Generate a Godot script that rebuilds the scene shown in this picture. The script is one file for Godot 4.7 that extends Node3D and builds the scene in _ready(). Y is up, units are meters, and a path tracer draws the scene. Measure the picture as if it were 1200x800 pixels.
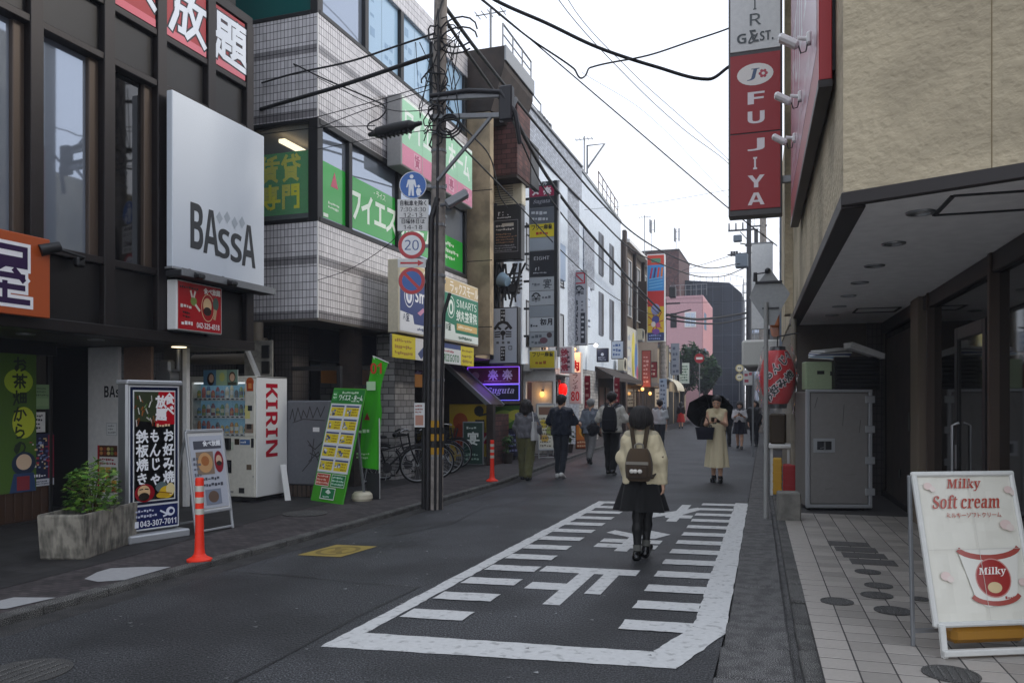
extends Node3D
# A narrow shopping street, seen from the edge of the road under an overcast sky.

const EYE := 1.58
var M := {}
var T := {}
var used := {}
var font_bold: SystemFont
var font_plain: SystemFont
var font_serif: SystemFont
var head_cache: MB
var hand_cache: MB

# ---------------------------------------------------------------- mesh collector
class MB:
	var v := PackedVector3Array()
	var n := PackedVector3Array()
	var c := PackedColorArray()
	var col := Color(1, 1, 1)
	var xf := Transform3D()

	func paint(s) -> MB:
		col = (Color(s) if s is String else s).srgb_to_linear()
		return self

	func tri_n(a: Vector3, b: Vector3, d: Vector3, na: Vector3, nb: Vector3, nd: Vector3) -> void:
		v.push_back(xf * a); v.push_back(xf * d); v.push_back(xf * b)
		var bs := xf.basis
		n.push_back((bs * na).normalized()); n.push_back((bs * nd).normalized()); n.push_back((bs * nb).normalized())
		c.push_back(col); c.push_back(col); c.push_back(col)

	func tri(a: Vector3, b: Vector3, d: Vector3) -> void:
		var nn := (b - a).cross(d - a).normalized()
		tri_n(a, b, d, nn, nn, nn)

	func quad(a: Vector3, b: Vector3, d: Vector3, e: Vector3) -> void:
		var nn := (d - a).cross(e - b).normalized()
		tri_n(a, b, d, nn, nn, nn)
		tri_n(a, d, e, nn, nn, nn)

	func box(p: Vector3, s: Vector3, bev := 0.0) -> void:
		var h := s * 0.5
		bev = minf(bev, minf(h.x, minf(h.y, h.z)) * 0.8)
		if bev <= 0.0:
			var k := [Vector3(-h.x, -h.y, -h.z), Vector3(h.x, -h.y, -h.z), Vector3(h.x, h.y, -h.z), Vector3(-h.x, h.y, -h.z), Vector3(-h.x, -h.y, h.z), Vector3(h.x, -h.y, h.z), Vector3(h.x, h.y, h.z), Vector3(-h.x, h.y, h.z)]
			for f in [[4, 5, 6, 7], [1, 0, 3, 2], [5, 1, 2, 6], [0, 4, 7, 3], [7, 6, 2, 3], [0, 1, 5, 4]]:
				quad(p + k[f[0]], p + k[f[1]], p + k[f[2]], p + k[f[3]])
			return
		var ax := [Vector3(1, 0, 0), Vector3(0, 1, 0), Vector3(0, 0, 1)]
		for i in 3:
			var j := (i + 1) % 3
			var l := (i + 2) % 3
			for s1 in [-1.0, 1.0]:
				var o: Vector3 = p + ax[i] * h[i] * s1
				var u: Vector3 = ax[j] * (h[j] - bev) * s1
				var w: Vector3 = ax[l] * (h[l] - bev)
				quad(o - u - w, o + u - w, o + u + w, o - u + w)
				for s2 in [-1.0, 1.0]:
					var q0: Vector3 = p + ax[i] * h[i] * s1 + ax[j] * (h[j] - bev) * s2
					var q1: Vector3 = p + ax[i] * (h[i] - bev) * s1 + ax[j] * h[j] * s2
					var w2: Vector3 = ax[l] * (h[l] - bev) * s1 * s2
					quad(q0 - w2, q1 - w2, q1 + w2, q0 + w2)
		for sx in [-1.0, 1.0]:
			for sy in [-1.0, 1.0]:
				for sz in [-1.0, 1.0]:
					var e := Vector3(h.x * sx, h.y * sy, h.z * sz)
					var g := Vector3(bev * sx, bev * sy, bev * sz)
					var a0 := p + e - Vector3(0, g.y, g.z)
					var a1 := p + e - Vector3(g.x, 0, g.z)
					var a2 := p + e - Vector3(g.x, g.y, 0)
					if sx * sy * sz > 0:
						tri(a0, a1, a2)
					else:
						tri(a0, a2, a1)

	func box2(lo: Vector3, hi: Vector3, bev := 0.0) -> void:
		box((lo + hi) * 0.5, (hi - lo).abs(), bev)

	# a bar of cross-section w x h from a to b
	func bar(a: Vector3, b: Vector3, w: float, h: float, bev := 0.0) -> void:
		var z := (b - a).normalized()
		var up := Vector3.UP if absf(z.y) < 0.95 else Vector3(0, 0, 1)
		var x := up.cross(z).normalized()
		var keep := xf
		xf = xf * Transform3D(Basis(x, z.cross(x), z), (a + b) * 0.5)
		box(Vector3.ZERO, Vector3(w, h, a.distance_to(b)), bev)
		xf = keep

	func cyl(a: Vector3, b: Vector3, r0: float, r1: float, k := 12, caps := true) -> void:
		var z := (b - a).normalized()
		var up := Vector3.UP if absf(z.y) < 0.95 else Vector3(0, 0, 1)
		var x := up.cross(z).normalized()
		var y := z.cross(x)
		var lean := (r0 - r1) / maxf(a.distance_to(b), 0.0001)
		for i in k:
			var t0 := TAU * i / k
			var t1 := TAU * (i + 1) / k
			var d0 := x * cos(t0) + y * sin(t0)
			var d1 := x * cos(t1) + y * sin(t1)
			var n0 := d0 + z * lean
			var n1 := d1 + z * lean
			tri_n(a + d0 * r0, a + d1 * r0, b + d1 * r1, n0, n1, n1)
			tri_n(a + d0 * r0, b + d1 * r1, b + d0 * r1, n0, n1, n0)
			if caps:
				tri_n(a, a + d1 * r0, a + d0 * r0, -z, -z, -z)
				tri_n(b, b + d0 * r1, b + d1 * r1, z, z, z)

	func tube(p: Array, r: float, k := 6) -> void:
		var m := p.size()
		var ring := []
		var last := Vector3.ZERO
		for i in m:
			var d: Vector3 = (p[mini(i + 1, m - 1)] - p[maxi(i - 1, 0)]).normalized()
			var x: Vector3
			if i == 0:
				x = (Vector3.UP if absf(d.y) < 0.9 else Vector3(1, 0, 0)).cross(d).normalized()
			else:
				x = (last - d * last.dot(d)).normalized()
			last = x
			ring.append([x, d.cross(x)])
		for i in m - 1:
			for j in k:
				var t0 := TAU * j / k
				var t1 := TAU * (j + 1) / k
				var a0: Vector3 = ring[i][0] * cos(t0) + ring[i][1] * sin(t0)
				var a1: Vector3 = ring[i][0] * cos(t1) + ring[i][1] * sin(t1)
				var b0: Vector3 = ring[i + 1][0] * cos(t0) + ring[i + 1][1] * sin(t0)
				var b1: Vector3 = ring[i + 1][0] * cos(t1) + ring[i + 1][1] * sin(t1)
				tri_n(p[i] + a0 * r, p[i] + a1 * r, p[i + 1] + b1 * r, a0, a1, b1)
				tri_n(p[i] + a0 * r, p[i + 1] + b1 * r, p[i + 1] + b0 * r, a0, b1, b0)

	# profile: Vector2(radius, height) from the bottom up, about the y axis
	func lathe(p: Array, k := 20, at := Vector3.ZERO) -> void:
		for i in p.size() - 1:
			var a: Vector2 = p[i]
			var b: Vector2 = p[i + 1]
			var nr := Vector2(b.y - a.y, a.x - b.x).normalized()
			for j in k:
				var t0 := TAU * j / k
				var t1 := TAU * (j + 1) / k
				var d0 := Vector3(cos(t0), 0, -sin(t0))
				var d1 := Vector3(cos(t1), 0, -sin(t1))
				var n0 := d0 * nr.x + Vector3.UP * nr.y
				var n1 := d1 * nr.x + Vector3.UP * nr.y
				tri_n(at + d0 * a.x + Vector3.UP * a.y, at + d1 * a.x + Vector3.UP * a.y, at + d1 * b.x + Vector3.UP * b.y, n0, n1, n1)
				tri_n(at + d0 * a.x + Vector3.UP * a.y, at + d1 * b.x + Vector3.UP * b.y, at + d0 * b.x + Vector3.UP * b.y, n0, n1, n0)

	func ball(p: Vector3, r: Vector3, k := 12) -> void:
		var m := k / 2
		for i in m:
			for j in k:
				var q := []
				for e in [[i, j], [i, j + 1], [i + 1, j + 1], [i + 1, j]]:
					var ph: float = PI * e[0] / m
					var th: float = TAU * e[1] / k
					q.append(Vector3(sin(ph) * cos(th), cos(ph), sin(ph) * sin(th)))
				tri_n(p + q[0] * r, p + q[1] * r, p + q[2] * r, q[0] / r, q[1] / r, q[2] / r)
				tri_n(p + q[0] * r, p + q[2] * r, p + q[3] * r, q[0] / r, q[2] / r, q[3] / r)

	# polygon in the xy plane, drawn out along z by depth (front face at z = depth)
	func prism(poly: PackedVector2Array, depth: float) -> void:
		if Geometry2D.is_polygon_clockwise(poly):
			poly.reverse()
		var ix := Geometry2D.triangulate_polygon(poly)
		for i in range(0, ix.size(), 3):
			var a := poly[ix[i]]
			var b := poly[ix[i + 1]]
			var d := poly[ix[i + 2]]
			if (b - a).cross(d - a) < 0:
				var sw := b
				b = d
				d = sw
			tri(Vector3(a.x, a.y, depth), Vector3(b.x, b.y, depth), Vector3(d.x, d.y, depth))
			if depth != 0.0:
				tri(Vector3(a.x, a.y, 0), Vector3(d.x, d.y, 0), Vector3(b.x, b.y, 0))
		if depth == 0.0:
			return
		for i in poly.size():
			var a := poly[i]
			var b := poly[(i + 1) % poly.size()]
			quad(Vector3(a.x, a.y, 0), Vector3(b.x, b.y, 0), Vector3(b.x, b.y, depth), Vector3(a.x, a.y, depth))

	func add(o: MB, t: Transform3D) -> void:
		var tt := xf * t
		for i in o.v.size():
			v.push_back(tt * o.v[i])
			n.push_back((tt.basis * o.n[i]).normalized())
			c.push_back(o.c[i])

	# closed loft through rings of equal size; each ring is an array of Vector3 going round counter-clockwise seen from above, bottom ring first
	func loft(rings: Array, close := true) -> void:
		var k: int = rings[0].size()
		var m := rings.size()
		var nr := []
		for i in m:
			var row := []
			for j in k:
				var dj: Vector3 = rings[i][(j + 1) % k] - rings[i][(j + k - 1) % k]
				var di: Vector3 = rings[mini(i + 1, m - 1)][j] - rings[maxi(i - 1, 0)][j]
				row.append(dj.cross(di).normalized())
			nr.append(row)
		for i in m - 1:
			for j in k:
				var l := (j + 1) % k
				tri_n(rings[i][j], rings[i][l], rings[i + 1][l], nr[i][j], nr[i][l], nr[i + 1][l])
				tri_n(rings[i][j], rings[i + 1][l], rings[i + 1][j], nr[i][j], nr[i + 1][l], nr[i + 1][j])
		if close:
			for e in [0, m - 1]:
				var mid := Vector3.ZERO
				for q in rings[e]:
					mid += q / k
				for j in k:
					if e:
						tri(mid, rings[e][j], rings[e][(j + 1) % k])
					else:
						tri(mid, rings[e][(j + 1) % k], rings[e][j])

	# smooth union of tapered capsules [a, b, ra, rb, colour], meshed as surface nets; clip: planes that cut it off flat
	func flesh(bones: Array, cell: float, blend := 0.03, clip: Array = [], rough := 0.0, freq := 8.0) -> void:
		var lo := Vector3(1e9, 1e9, 1e9)
		var hi := -lo
		for b in bones:
			var r: float = maxf(b[2], b[3])
			lo = lo.min((b[0] as Vector3).min(b[1]) - Vector3.ONE * r)
			hi = hi.max((b[0] as Vector3).max(b[1]) + Vector3.ONE * r)
		lo -= Vector3.ONE * cell * 3
		hi += Vector3.ONE * cell * 3
		var nx := int((hi.x - lo.x) / cell) + 1
		var ny := int((hi.y - lo.y) / cell) + 1
		var nz := int((hi.z - lo.z) / cell) + 1
		var sxy := nx * ny
		var d := PackedFloat32Array()
		d.resize(sxy * nz)
		d.fill(1.0)
		var raw := PackedFloat32Array()
		raw.resize(sxy * nz)
		raw.fill(9.0)
		var own := PackedByteArray()
		own.resize(sxy * nz)
		var pad := blend + cell * 2.5
		for bi in bones.size():
			var a: Vector3 = bones[bi][0]
			var e: Vector3 = bones[bi][1]
			var ra: float = bones[bi][2]
			var rb: float = bones[bi][3]
			var r := maxf(ra, rb) + pad
			var l3 := ((a.min(e) - Vector3.ONE * r - lo) / cell).max(Vector3.ZERO)
			var h3 := ((a.max(e) + Vector3.ONE * r - lo) / cell).min(Vector3(nx - 1, ny - 1, nz - 1))
			var ae := e - a
			var inv := 1.0 / maxf(ae.length_squared(), 1e-9)
			for z in range(int(l3.z), int(h3.z) + 1):
				for y in range(int(l3.y), int(h3.y) + 1):
					var at := z * sxy + y * nx
					for x in range(int(l3.x), int(h3.x) + 1):
						var pa := Vector3(x, y, z) * cell + lo - a
						var t := clampf(pa.dot(ae) * inv, 0.0, 1.0)
						var q := (pa - ae * t).length() - (ra + (rb - ra) * t)
						var was := d[at + x]
						var h := blend - absf(was - q)
						d[at + x] = (minf(was, q) - h * h / blend * 0.25) if h > 0.0 else minf(was, q)
						if q < raw[at + x]:
							raw[at + x] = q
							own[at + x] = bi
		var noise: FastNoiseLite
		if rough > 0.0:
			noise = FastNoiseLite.new()
			noise.seed = 7
			noise.frequency = freq
			noise.fractal_octaves = 2
		for z in nz:
			for y in ny:
				var at := z * sxy + y * nx
				for x in nx:
					var q := d[at + x]
					if q > 0.09 or q < -0.09:
						continue
					var p := Vector3(x, y, z) * cell + lo
					if noise:
						q += noise.get_noise_3d(p.x, p.y * 0.6, p.z) * rough
					for pl in clip:
						q = maxf(q, (pl[0] as Vector3).dot(p) - pl[1])
					d[at + x] = q
		if clip:
			for i in d.size():
				if d[i] < -0.09:
					var p := Vector3(i % nx, (i / nx) % ny, i / sxy) * cell + lo
					for pl in clip:
						d[i] = maxf(d[i], (pl[0] as Vector3).dot(p) - pl[1])
		var idx := PackedInt32Array()
		idx.resize(sxy * nz)
		idx.fill(-1)
		var vp := PackedVector3Array()
		var vn := PackedVector3Array()
		var vc := PackedByteArray()
		var off := [0, 1, nx, nx + 1, sxy, sxy + 1, sxy + nx, sxy + nx + 1]
		var cor := [Vector3(0, 0, 0), Vector3(1, 0, 0), Vector3(0, 1, 0), Vector3(1, 1, 0), Vector3(0, 0, 1), Vector3(1, 0, 1), Vector3(0, 1, 1), Vector3(1, 1, 1)]
		var edges := [[0, 1], [2, 3], [4, 5], [6, 7], [0, 2], [1, 3], [4, 6], [5, 7], [0, 4], [1, 5], [2, 6], [3, 7]]
		for z in nz - 1:
			for y in ny - 1:
				var at := z * sxy + y * nx
				for x in nx - 1:
					var i := at + x
					var d0 := d[i]
					if d0 > cell * 2.0 or d0 < -cell * 2.0:
						continue
					var neg := 0
					for o in off:
						if d[i + o] < 0.0:
							neg += 1
					if neg == 0 or neg == 8:
						continue
					var s := Vector3.ZERO
					var k := 0
					for eg in edges:
						var qa: float = d[i + off[eg[0]]]
						var qb: float = d[i + off[eg[1]]]
						if (qa < 0.0) != (qb < 0.0):
							s += cor[eg[0]].lerp(cor[eg[1]], qa / (qa - qb))
							k += 1
					s /= k
					var g := Vector3(d[i + 1] - d0 + d[i + nx + 1] - d[i + nx] + d[i + sxy + nx + 1] - d[i + sxy + nx], d[i + nx] - d0 + d[i + nx + 1] - d[i + 1] + d[i + sxy + nx + 1] - d[i + sxy + 1], d[i + sxy] - d0 + d[i + sxy + nx] - d[i + nx] + d[i + sxy + nx + 1] - d[i + nx + 1])
					idx[i] = vp.size()
					vp.push_back((Vector3(x, y, z) + s) * cell + lo)
					vn.push_back(g.normalized())
					vc.push_back(own[i + off[0 if s.x < 0.5 else 1]])
		var cols := []
		for b in bones:
			cols.append((Color(b[4]) if b[4] is String else b[4]).srgb_to_linear() if b.size() > 4 else col)
		var st := [1, nx, sxy]
		for z in range(1, nz - 1):
			for y in range(1, ny - 1):
				var at := z * sxy + y * nx
				for x in range(1, nx - 1):
					var i := at + x
					if idx[i] < 0:
						continue
					for a in 3:
						var j: int = i + st[a]
						if (d[i] < 0.0) == (d[j] < 0.0):
							continue
						var u: int = st[(a + 1) % 3]
						var w: int = st[(a + 2) % 3]
						var f := [idx[i], idx[i - u], idx[i - u - w], idx[i - w]]
						if f.min() < 0:
							continue
						if d[i] >= 0.0:
							f.reverse()
						for t3 in [[0, 1, 2], [0, 2, 3]]:
							for e in [0, 2, 1]:
								var vi: int = f[t3[e]]
								v.push_back(xf * vp[vi])
								n.push_back((xf.basis * vn[vi]).normalized())
								c.push_back(cols[vc[vi]])

# ---------------------------------------------------------------- flat print on signs: u to the right, v up, each layer a hair further out
class Ink:
	var mb := MB.new()
	var z := 0.002
	var owner_node

	func step() -> float:
		z += 0.00025
		return z

	func rect(u0: float, v0: float, u1: float, v1: float, color) -> Ink:
		mb.paint(color)
		var h := step()
		mb.quad(Vector3(u0, v0, h), Vector3(u1, v0, h), Vector3(u1, v1, h), Vector3(u0, v1, h))
		return self

	func poly(p: Array, color, lay := -1.0) -> Ink:
		mb.paint(color)
		mb.xf = Transform3D(Basis(), Vector3(0, 0, step() if lay < 0.0 else lay))
		mb.prism(PackedVector2Array(p), 0.0)
		mb.xf = Transform3D()
		return self

	func disc(u: float, v: float, ru: float, rv: float, color, k := 24, a0 := 0.0, a1 := TAU) -> Ink:
		var p := []
		for i in k + (0 if a1 - a0 > 6.28 else 1):
			var t := a0 + (a1 - a0) * i / k
			p.append(Vector2(u + ru * cos(t), v + rv * sin(t)))
		return poly(p, color)

	func line(p: Array, w: float, color) -> Ink:
		for q in Geometry2D.offset_polyline(PackedVector2Array(p), w * 0.5, Geometry2D.JOIN_MITER, Geometry2D.END_BUTT):
			if not Geometry2D.is_polygon_clockwise(q):
				poly(Array(q), color)
		return self

	func frame(u0: float, v0: float, u1: float, v1: float, w: float, color) -> Ink:
		rect(u0, v0, u1, v0 + w, color); rect(u0, v1 - w, u1, v1, color)
		rect(u0, v0 + w, u0 + w, v1 - w, color); rect(u1 - w, v0 + w, u1, v1 - w, color)
		return self

	# strokes of Japanese characters; ch is the em size, weight the stroke width as a part of it; down: written from top to bottom
	func jp(text: String, u: float, top: float, em: float, weight: float, color, down := false, wide := 1.0, gap := 1.0) -> Ink:
		var pen := Vector2(u, top)
		var lay := z
		var most := 0
		for ch in text:
			var count := 0
			var shape: String = GLYPH.get(ch, "")
			if ch == "ー" and down:
				shape = "a1aj"
			for s in shape.split(" ", false):
				var p := PackedVector2Array()
				for i in range(0, s.length() - 1, 2):
					var gx := float(DIGIT.find(s[i])) / 20.0
					var gy := float(DIGIT.find(s[i + 1])) / 20.0
					p.append(pen + Vector2((0.06 + 0.88 * gx) * em * wide, -(0.06 + 0.88 * gy) * em))
				for q in Geometry2D.offset_polyline(p, em * weight * 0.5, Geometry2D.JOIN_MITER, Geometry2D.END_SQUARE):
					if not Geometry2D.is_polygon_clockwise(q):
						count += 1
						poly(Array(q), color, lay + count * 0.00018)
			most = maxi(most, count)
			if down:
				pen.y -= em * gap
			else:
				pen.x += em * wide * gap
		z = lay + most * 0.00018
		return self

	# Latin lettering fitted in a box of height h (and width w, if given) with its lower left corner at u, v0
	func latin(text: String, u: float, v0: float, h: float, color, font: Font, w := 0.0, slant := 0.0) -> Ink:
		var t := TextMesh.new()
		t.text = text
		t.font = font
		t.font_size = 48
		t.pixel_size = 0.01
		t.depth = 0.0
		t.curve_step = 2.0
		var a := t.surface_get_arrays(0)
		var p: PackedVector3Array = a[Mesh.ARRAY_VERTEX]
		var ix: PackedInt32Array = a[Mesh.ARRAY_INDEX] if a[Mesh.ARRAY_INDEX] != null else PackedInt32Array(range(p.size()))
		var box := AABB(p[0], Vector3.ZERO)
		for q in p:
			box = box.expand(q)
		var sy := h / box.size.y
		var sx := w / box.size.x if w > 0.0 else sy
		var hh := step()
		mb.paint(color)
		for i in range(0, ix.size(), 3):
			var k := []
			for j in 3:
				var q := p[ix[i + j]] - box.position
				k.append(Vector3(u + q.x * sx + q.y * sy * slant, v0 + q.y * sy, hh))
			if (k[1] - k[0]).cross(k[2] - k[0]).z < 0:
				mb.tri(k[0], k[2], k[1])
			else:
				mb.tri(k[0], k[1], k[2])
		return self

	# rows of marks too small to read
	func scribble(u0: float, v0: float, u1: float, v1: float, rows: int, color, seed_at: int) -> Ink:
		var r := RandomNumberGenerator.new()
		r.seed = seed_at
		var hh := (v1 - v0) / rows
		var lay := z
		for i in rows:
			var u := u0
			var v := v1 - hh * (i + 1)
			var end := u1 - (u1 - u0) * r.randf() * 0.3
			while u < end - hh * 0.2:
				var w := hh * r.randf_range(0.3, 0.62)
				rect(u, v + hh * r.randf_range(0.15, 0.4), minf(u + w, u1), v + hh * r.randf_range(0.55, 0.8), color)
				z = lay
				u += w + hh * 0.16
		step()
		return self

const DIGIT := "0123456789abcdefghijk"
const GLYPH := {
	"ワ": "2329 23i3h9eeaj", "フ": "23i3h9ee8j", "イ": "g2c71b b8bj", "エ": "33h3 a3ah 1hjh", "ス": "33g3d97f1i bcij", "・": "9aba 9bbb",
	"ホ": "25i5 a1aj 6a2g eaig", "ー": "1aja", "ム": "924g 2ghg dbij", "ラ": "42g2 28i8gd9j", "ッ": "5b6e 9aad f9eg9j", "ク": "823a 74h4fb6j",
	"モ": "33h3 1aja 939gcihi", "ル": "636b2i c2cihfjb", "リ": "525c g2gbdg8j", "ミ": "52f5 59ec 3dgi", "キ": "26h4 3bic 81ck", "ソ": "3268 h2gaae5j", "ト": "626j 69gd",
	"ビ": "424hhh g54a e0g3 i0k3", "チ": "g273 1aja b3bb6j", "ン": "3368 2jdfj7",
	"お": "26d5 717g5i3g4d8ae9ichgci f4i7", "み": "33b36e3g1d4acdjf g7fdbj", "も": "816e8idigefb 36d6 2bcb", "ん": "b11j 5c8bahdjgijc", "じ": "626f9jeiie c3d6 g2h5",
	"ゃ": "3ce8iagece 69bk b5c8", "き": "36g4 3bh9 92fe 5e6hej", "べ": "1c6698jg d4f7 g3i6", "か": "26c5bf8i6g 712i f5jb", "ら": "71c3 554ca9fageci6j", "の": "b38e5h2d47a3g5iagfbi",
	"ま": "34h4 39h9 a1af7j3h5eaeii", "れ": "515j 15750f98d5e8dggikf", "を": "35f5 813c99be h97d6hajhj", "く": "d14aej", "は": "322a4i 96j6 e2efbi8gbeji", "す": "15j5 c1ccahd 8a9h", "ゅ": "6a5dch", "ぐ": "d14aej g2i5",
	"好": "512c8i 856e1j 0797 b3i3f8 f8fici abkb", "焼": "1629 8569 515a1j 5a8h a3j3 e1e6 a7k7 c5cb h5hb 9bkb cbce9j gbgikikf", "鉄": "5107 51a6 2888 1c9c 585i 0jai d3b8 c6j6 abkb f1fcaj gckj",
	"板": "0696 515j 570e 589c b3k3 c3ca9j d8j8gebj dakj", "食": "a018 a0j8 57f7fd 575jah 5afa 5dfd gecg 9djj", "放": "5053 04a4 544c1j 49998i6i e0b8 c5k5 i6feaj c8fekj",
	"題": "219198 212898 2595 0aaa 5a5h 5d9d 2d0j 1g5ikj b1k1 f1e4 c4j4je c4ceje c7j7 cbjb eebg hekg", "賃": "4015 3339 g082 65j5 c1c9 89h9 5afafh 5a5hfh 5cfc 5fff 8h3k chhk",
	"貸": "5016 4449 74j3 c0e7j9 g0i2 5afafh 5a5hfh 5cfc 5fff 8h3k chhk", "専": "22i2 44g4ga 444aga 47g7 a0ac 0dkd eaeibj 5f8i", "門": "218188 212j 2484 2888 i1c1c8 i1ijfj c4i4 c8i8",
	"茶": "04k4 6166 e1e6 a62c a6ic 4cgc a9aj 6e3i eehi", "畑": "1629 8569 515a1j 5a8h b4j4jg b4bgjg baja f4fg", "止": "a1ai a8i8 474i 0iki",
	"楽": "a083 73d3da 737ada 76d6 2345 1a57 i3g5 f7ja 0dkd aaak 9d2j bdij", "肉": "34h4hiej 343j a0a5 a56b a6ea ab6h aceg", "初": "4063 05851e 494j 5a9d a4j4ihfi e4dc9j",
	"月": "51g1gjdj 515c2j 57g7 5cgc", "宴": "a0a2 22i2i6 2226 65e5ea 656aea 67e7 0dkd 8b5ggk edbh3k", "麻": "a0a2 23j3 333c0j 58b8 858j c8j8 f5fj 894f f9cf f9jf", "雀": "a0a5 5135 f1h5 852c 595j 59i9 5chc 5fhf 4jjj b9bj",
	"営": "5063 a0a3 f0e3 24i4i8 2428 67e7eb 676beb 4egegj 4e4jgj", "業": "7074 d0d4 3244 h2g4 15j5 39h9 3bhb 0eke a9ak 9e3j behj", "自": "a083 43g3gj 434jgj 48g8 4dgd",
	"転": "0393 16868c 161c8c 1989 0f9f 505k b4j4 a9k9 e9biig hdkj", "車": "33h3 46g6ge 464ege 4aga 0hkh a0ak", "除": "1171487c4f 111k d087 d0k7 b7h7 9bkb e7ej bd9h hdkh",
	"日": "41g1gj 414jgj 4aga", "曜": "03636g 030g6g 0969 91d1d6 f1j1j6 c88d aaak aaka adjd agjg ajkj fafj", "休": "5019 464k 76k6 d1dk d77g d7kg",
	"鍼": "5107 51a6 2888 1c9c 585i 0jai b4k4 g0kj b4b9 c8f8 cbfb cfff j79k", "灸": "8137 63e35c 96ic 4d5g gdeg ab2k acik", "整": "03a3 505a 1595 d0b5 c3k3 i3bb d5jb 2cic acaj afhf 5f5j 0jkj",
	"骨": "50f0f6 5056 93f3 27i7 5afafk 5a5k 5dfd 5gfg", "院": "1171487c4f 111k e0e2 93k3 b7i7 9bkb db9j gbgikikf", "室": "a0a2 22i2i5 2225 57f7 a74b 4bfc d9gd 5fff acaj 1jjj",
	"文": "a0a3 14j4 e4abj j 64ebik e41k", "和": "9023 0797 515k 580f 589d c4j4jg c4cgjg", "屋": "31i1i5 313c0k 35i5 47i7 a74b4bhb e9hc 6fhf aeak 3kjk", "土": "a1ai 38h8 0iki", "国": "11j1jj 111jjj 55f5 5afa 5ffg a5af",
}

# ---------------------------------------------------------------- building blocks
func V(x: float, y: float, z: float) -> Vector3:
	return Vector3(x, y, z)

func W(x: float, y: float) -> Vector2:
	return Vector2(x, y)

func numbered(called: String) -> String:
	var k: int = used.get(called, 0)
	used[called] = k + 1
	return called if k == 0 else "%s_%03d" % [called, k]

func tag(o: Node, label: String, category: String, group := "") -> Node:
	o.set_meta("label", label)
	o.set_meta("category", category)
	if group:
		o.set_meta("group", group)
	return o

func thing(called: String, label: String, category: String, at := Vector3.ZERO, turn := 0.0, group := "") -> Node3D:
	var o := Node3D.new()
	o.name = numbered(called)
	add_child(o)
	o.position = at
	o.rotation.y = turn
	tag(o, label, category, group)
	return o

func mesh_of(mb: MB) -> ArrayMesh:
	var a := []
	a.resize(Mesh.ARRAY_MAX)
	a[Mesh.ARRAY_VERTEX] = mb.v
	a[Mesh.ARRAY_NORMAL] = mb.n
	a[Mesh.ARRAY_COLOR] = mb.c
	var m := ArrayMesh.new()
	if mb.v.size():
		m.add_surface_from_arrays(Mesh.PRIMITIVE_TRIANGLES, a)
	return m

# one named mesh under parent (or at top level); in_world: the shape is given in world coordinates
func put(mb: MB, called: String, m: Material, parent: Node3D = null, in_world := false) -> MeshInstance3D:
	var o := MeshInstance3D.new()
	o.mesh = mesh_of(mb)
	o.material_override = m
	if parent == null:
		o.name = numbered(called)
		add_child(o)
	else:
		o.name = called
		parent.add_child(o, true)
		if in_world:
			var t := Transform3D()
			var p: Node = parent
			while p is Node3D and p != self:
				t = (p as Node3D).transform * t
				p = p.get_parent()
			o.transform = t.affine_inverse()
	return o

func structure(mb: MB, called: String, m: Material) -> MeshInstance3D:
	var o := put(mb, called, m)
	o.set_meta("kind", "structure")
	return o

func B(lo: Vector3, hi: Vector3, bev := 0.0) -> MB:
	var mb := MB.new()
	mb.box2(lo, hi, bev)
	return mb

# a box part, given in world coordinates
func wbox(parent: Node3D, called: String, m: Material, lo: Vector3, hi: Vector3, bev := 0.0) -> MeshInstance3D:
	return put(B(lo, hi, bev), called, m, parent, true)

# a box part, given in the thing's own coordinates
func lbox(parent: Node3D, called: String, m: Material, lo: Vector3, hi: Vector3, bev := 0.0) -> MeshInstance3D:
	return put(B(lo, hi, bev), called, m, parent)

# lay print on a face: t is the face's frame (x right, y up, z out)
func press(ink: Ink, parent: Node3D, t: Transform3D, called := "lettering", in_world := false, m: Material = null) -> MeshInstance3D:
	var o := put(ink.mb, called, m if m else M.ink, parent, in_world)
	o.transform = o.transform * t
	return o

func face(at: Vector3, turn := 0.0, tilt := 0.0) -> Transform3D:
	return Transform3D(Basis.from_euler(Vector3(tilt, turn, 0)), at)

func tint(i: int) -> float:
	return fposmod(sin(i * 12.9898) * 43758.5453, 1.0)

func mat(key: String, color, rough := 0.8, metal := 0.0, tex := "", scale := 1.0, bump := "", relief := 0.0, bump_scale := 0.0) -> StandardMaterial3D:
	if M.has(key):
		return M[key]
	var m := StandardMaterial3D.new()
	m.resource_name = key
	m.albedo_color = Color(color) if color is String else color
	m.roughness = rough
	m.metallic = metal
	m.vertex_color_use_as_albedo = false
	if tex:
		m.albedo_texture = T[tex]
		m.uv1_triplanar = true
		m.uv1_world_triplanar = true
		m.uv1_scale = Vector3.ONE * scale
	if bump:
		m.heightmap_enabled = true
		m.heightmap_texture = T[bump]
		m.heightmap_scale = relief
		m.uv1_triplanar = true
		m.uv1_world_triplanar = true
		m.uv1_scale = Vector3.ONE * (bump_scale if bump_scale > 0.0 else scale)
	M[key] = m
	return m

func weather(m: StandardMaterial3D, tex := "stain", scale := 0.25) -> StandardMaterial3D:
	m.detail_enabled = true
	m.detail_albedo = T[tex]
	m.detail_blend_mode = BaseMaterial3D.BLEND_MODE_MUL
	m.detail_uv_layer = BaseMaterial3D.DETAIL_UV_2
	m.uv2_triplanar = true
	m.uv2_world_triplanar = true
	m.uv2_scale = Vector3.ONE * scale
	return m

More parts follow.
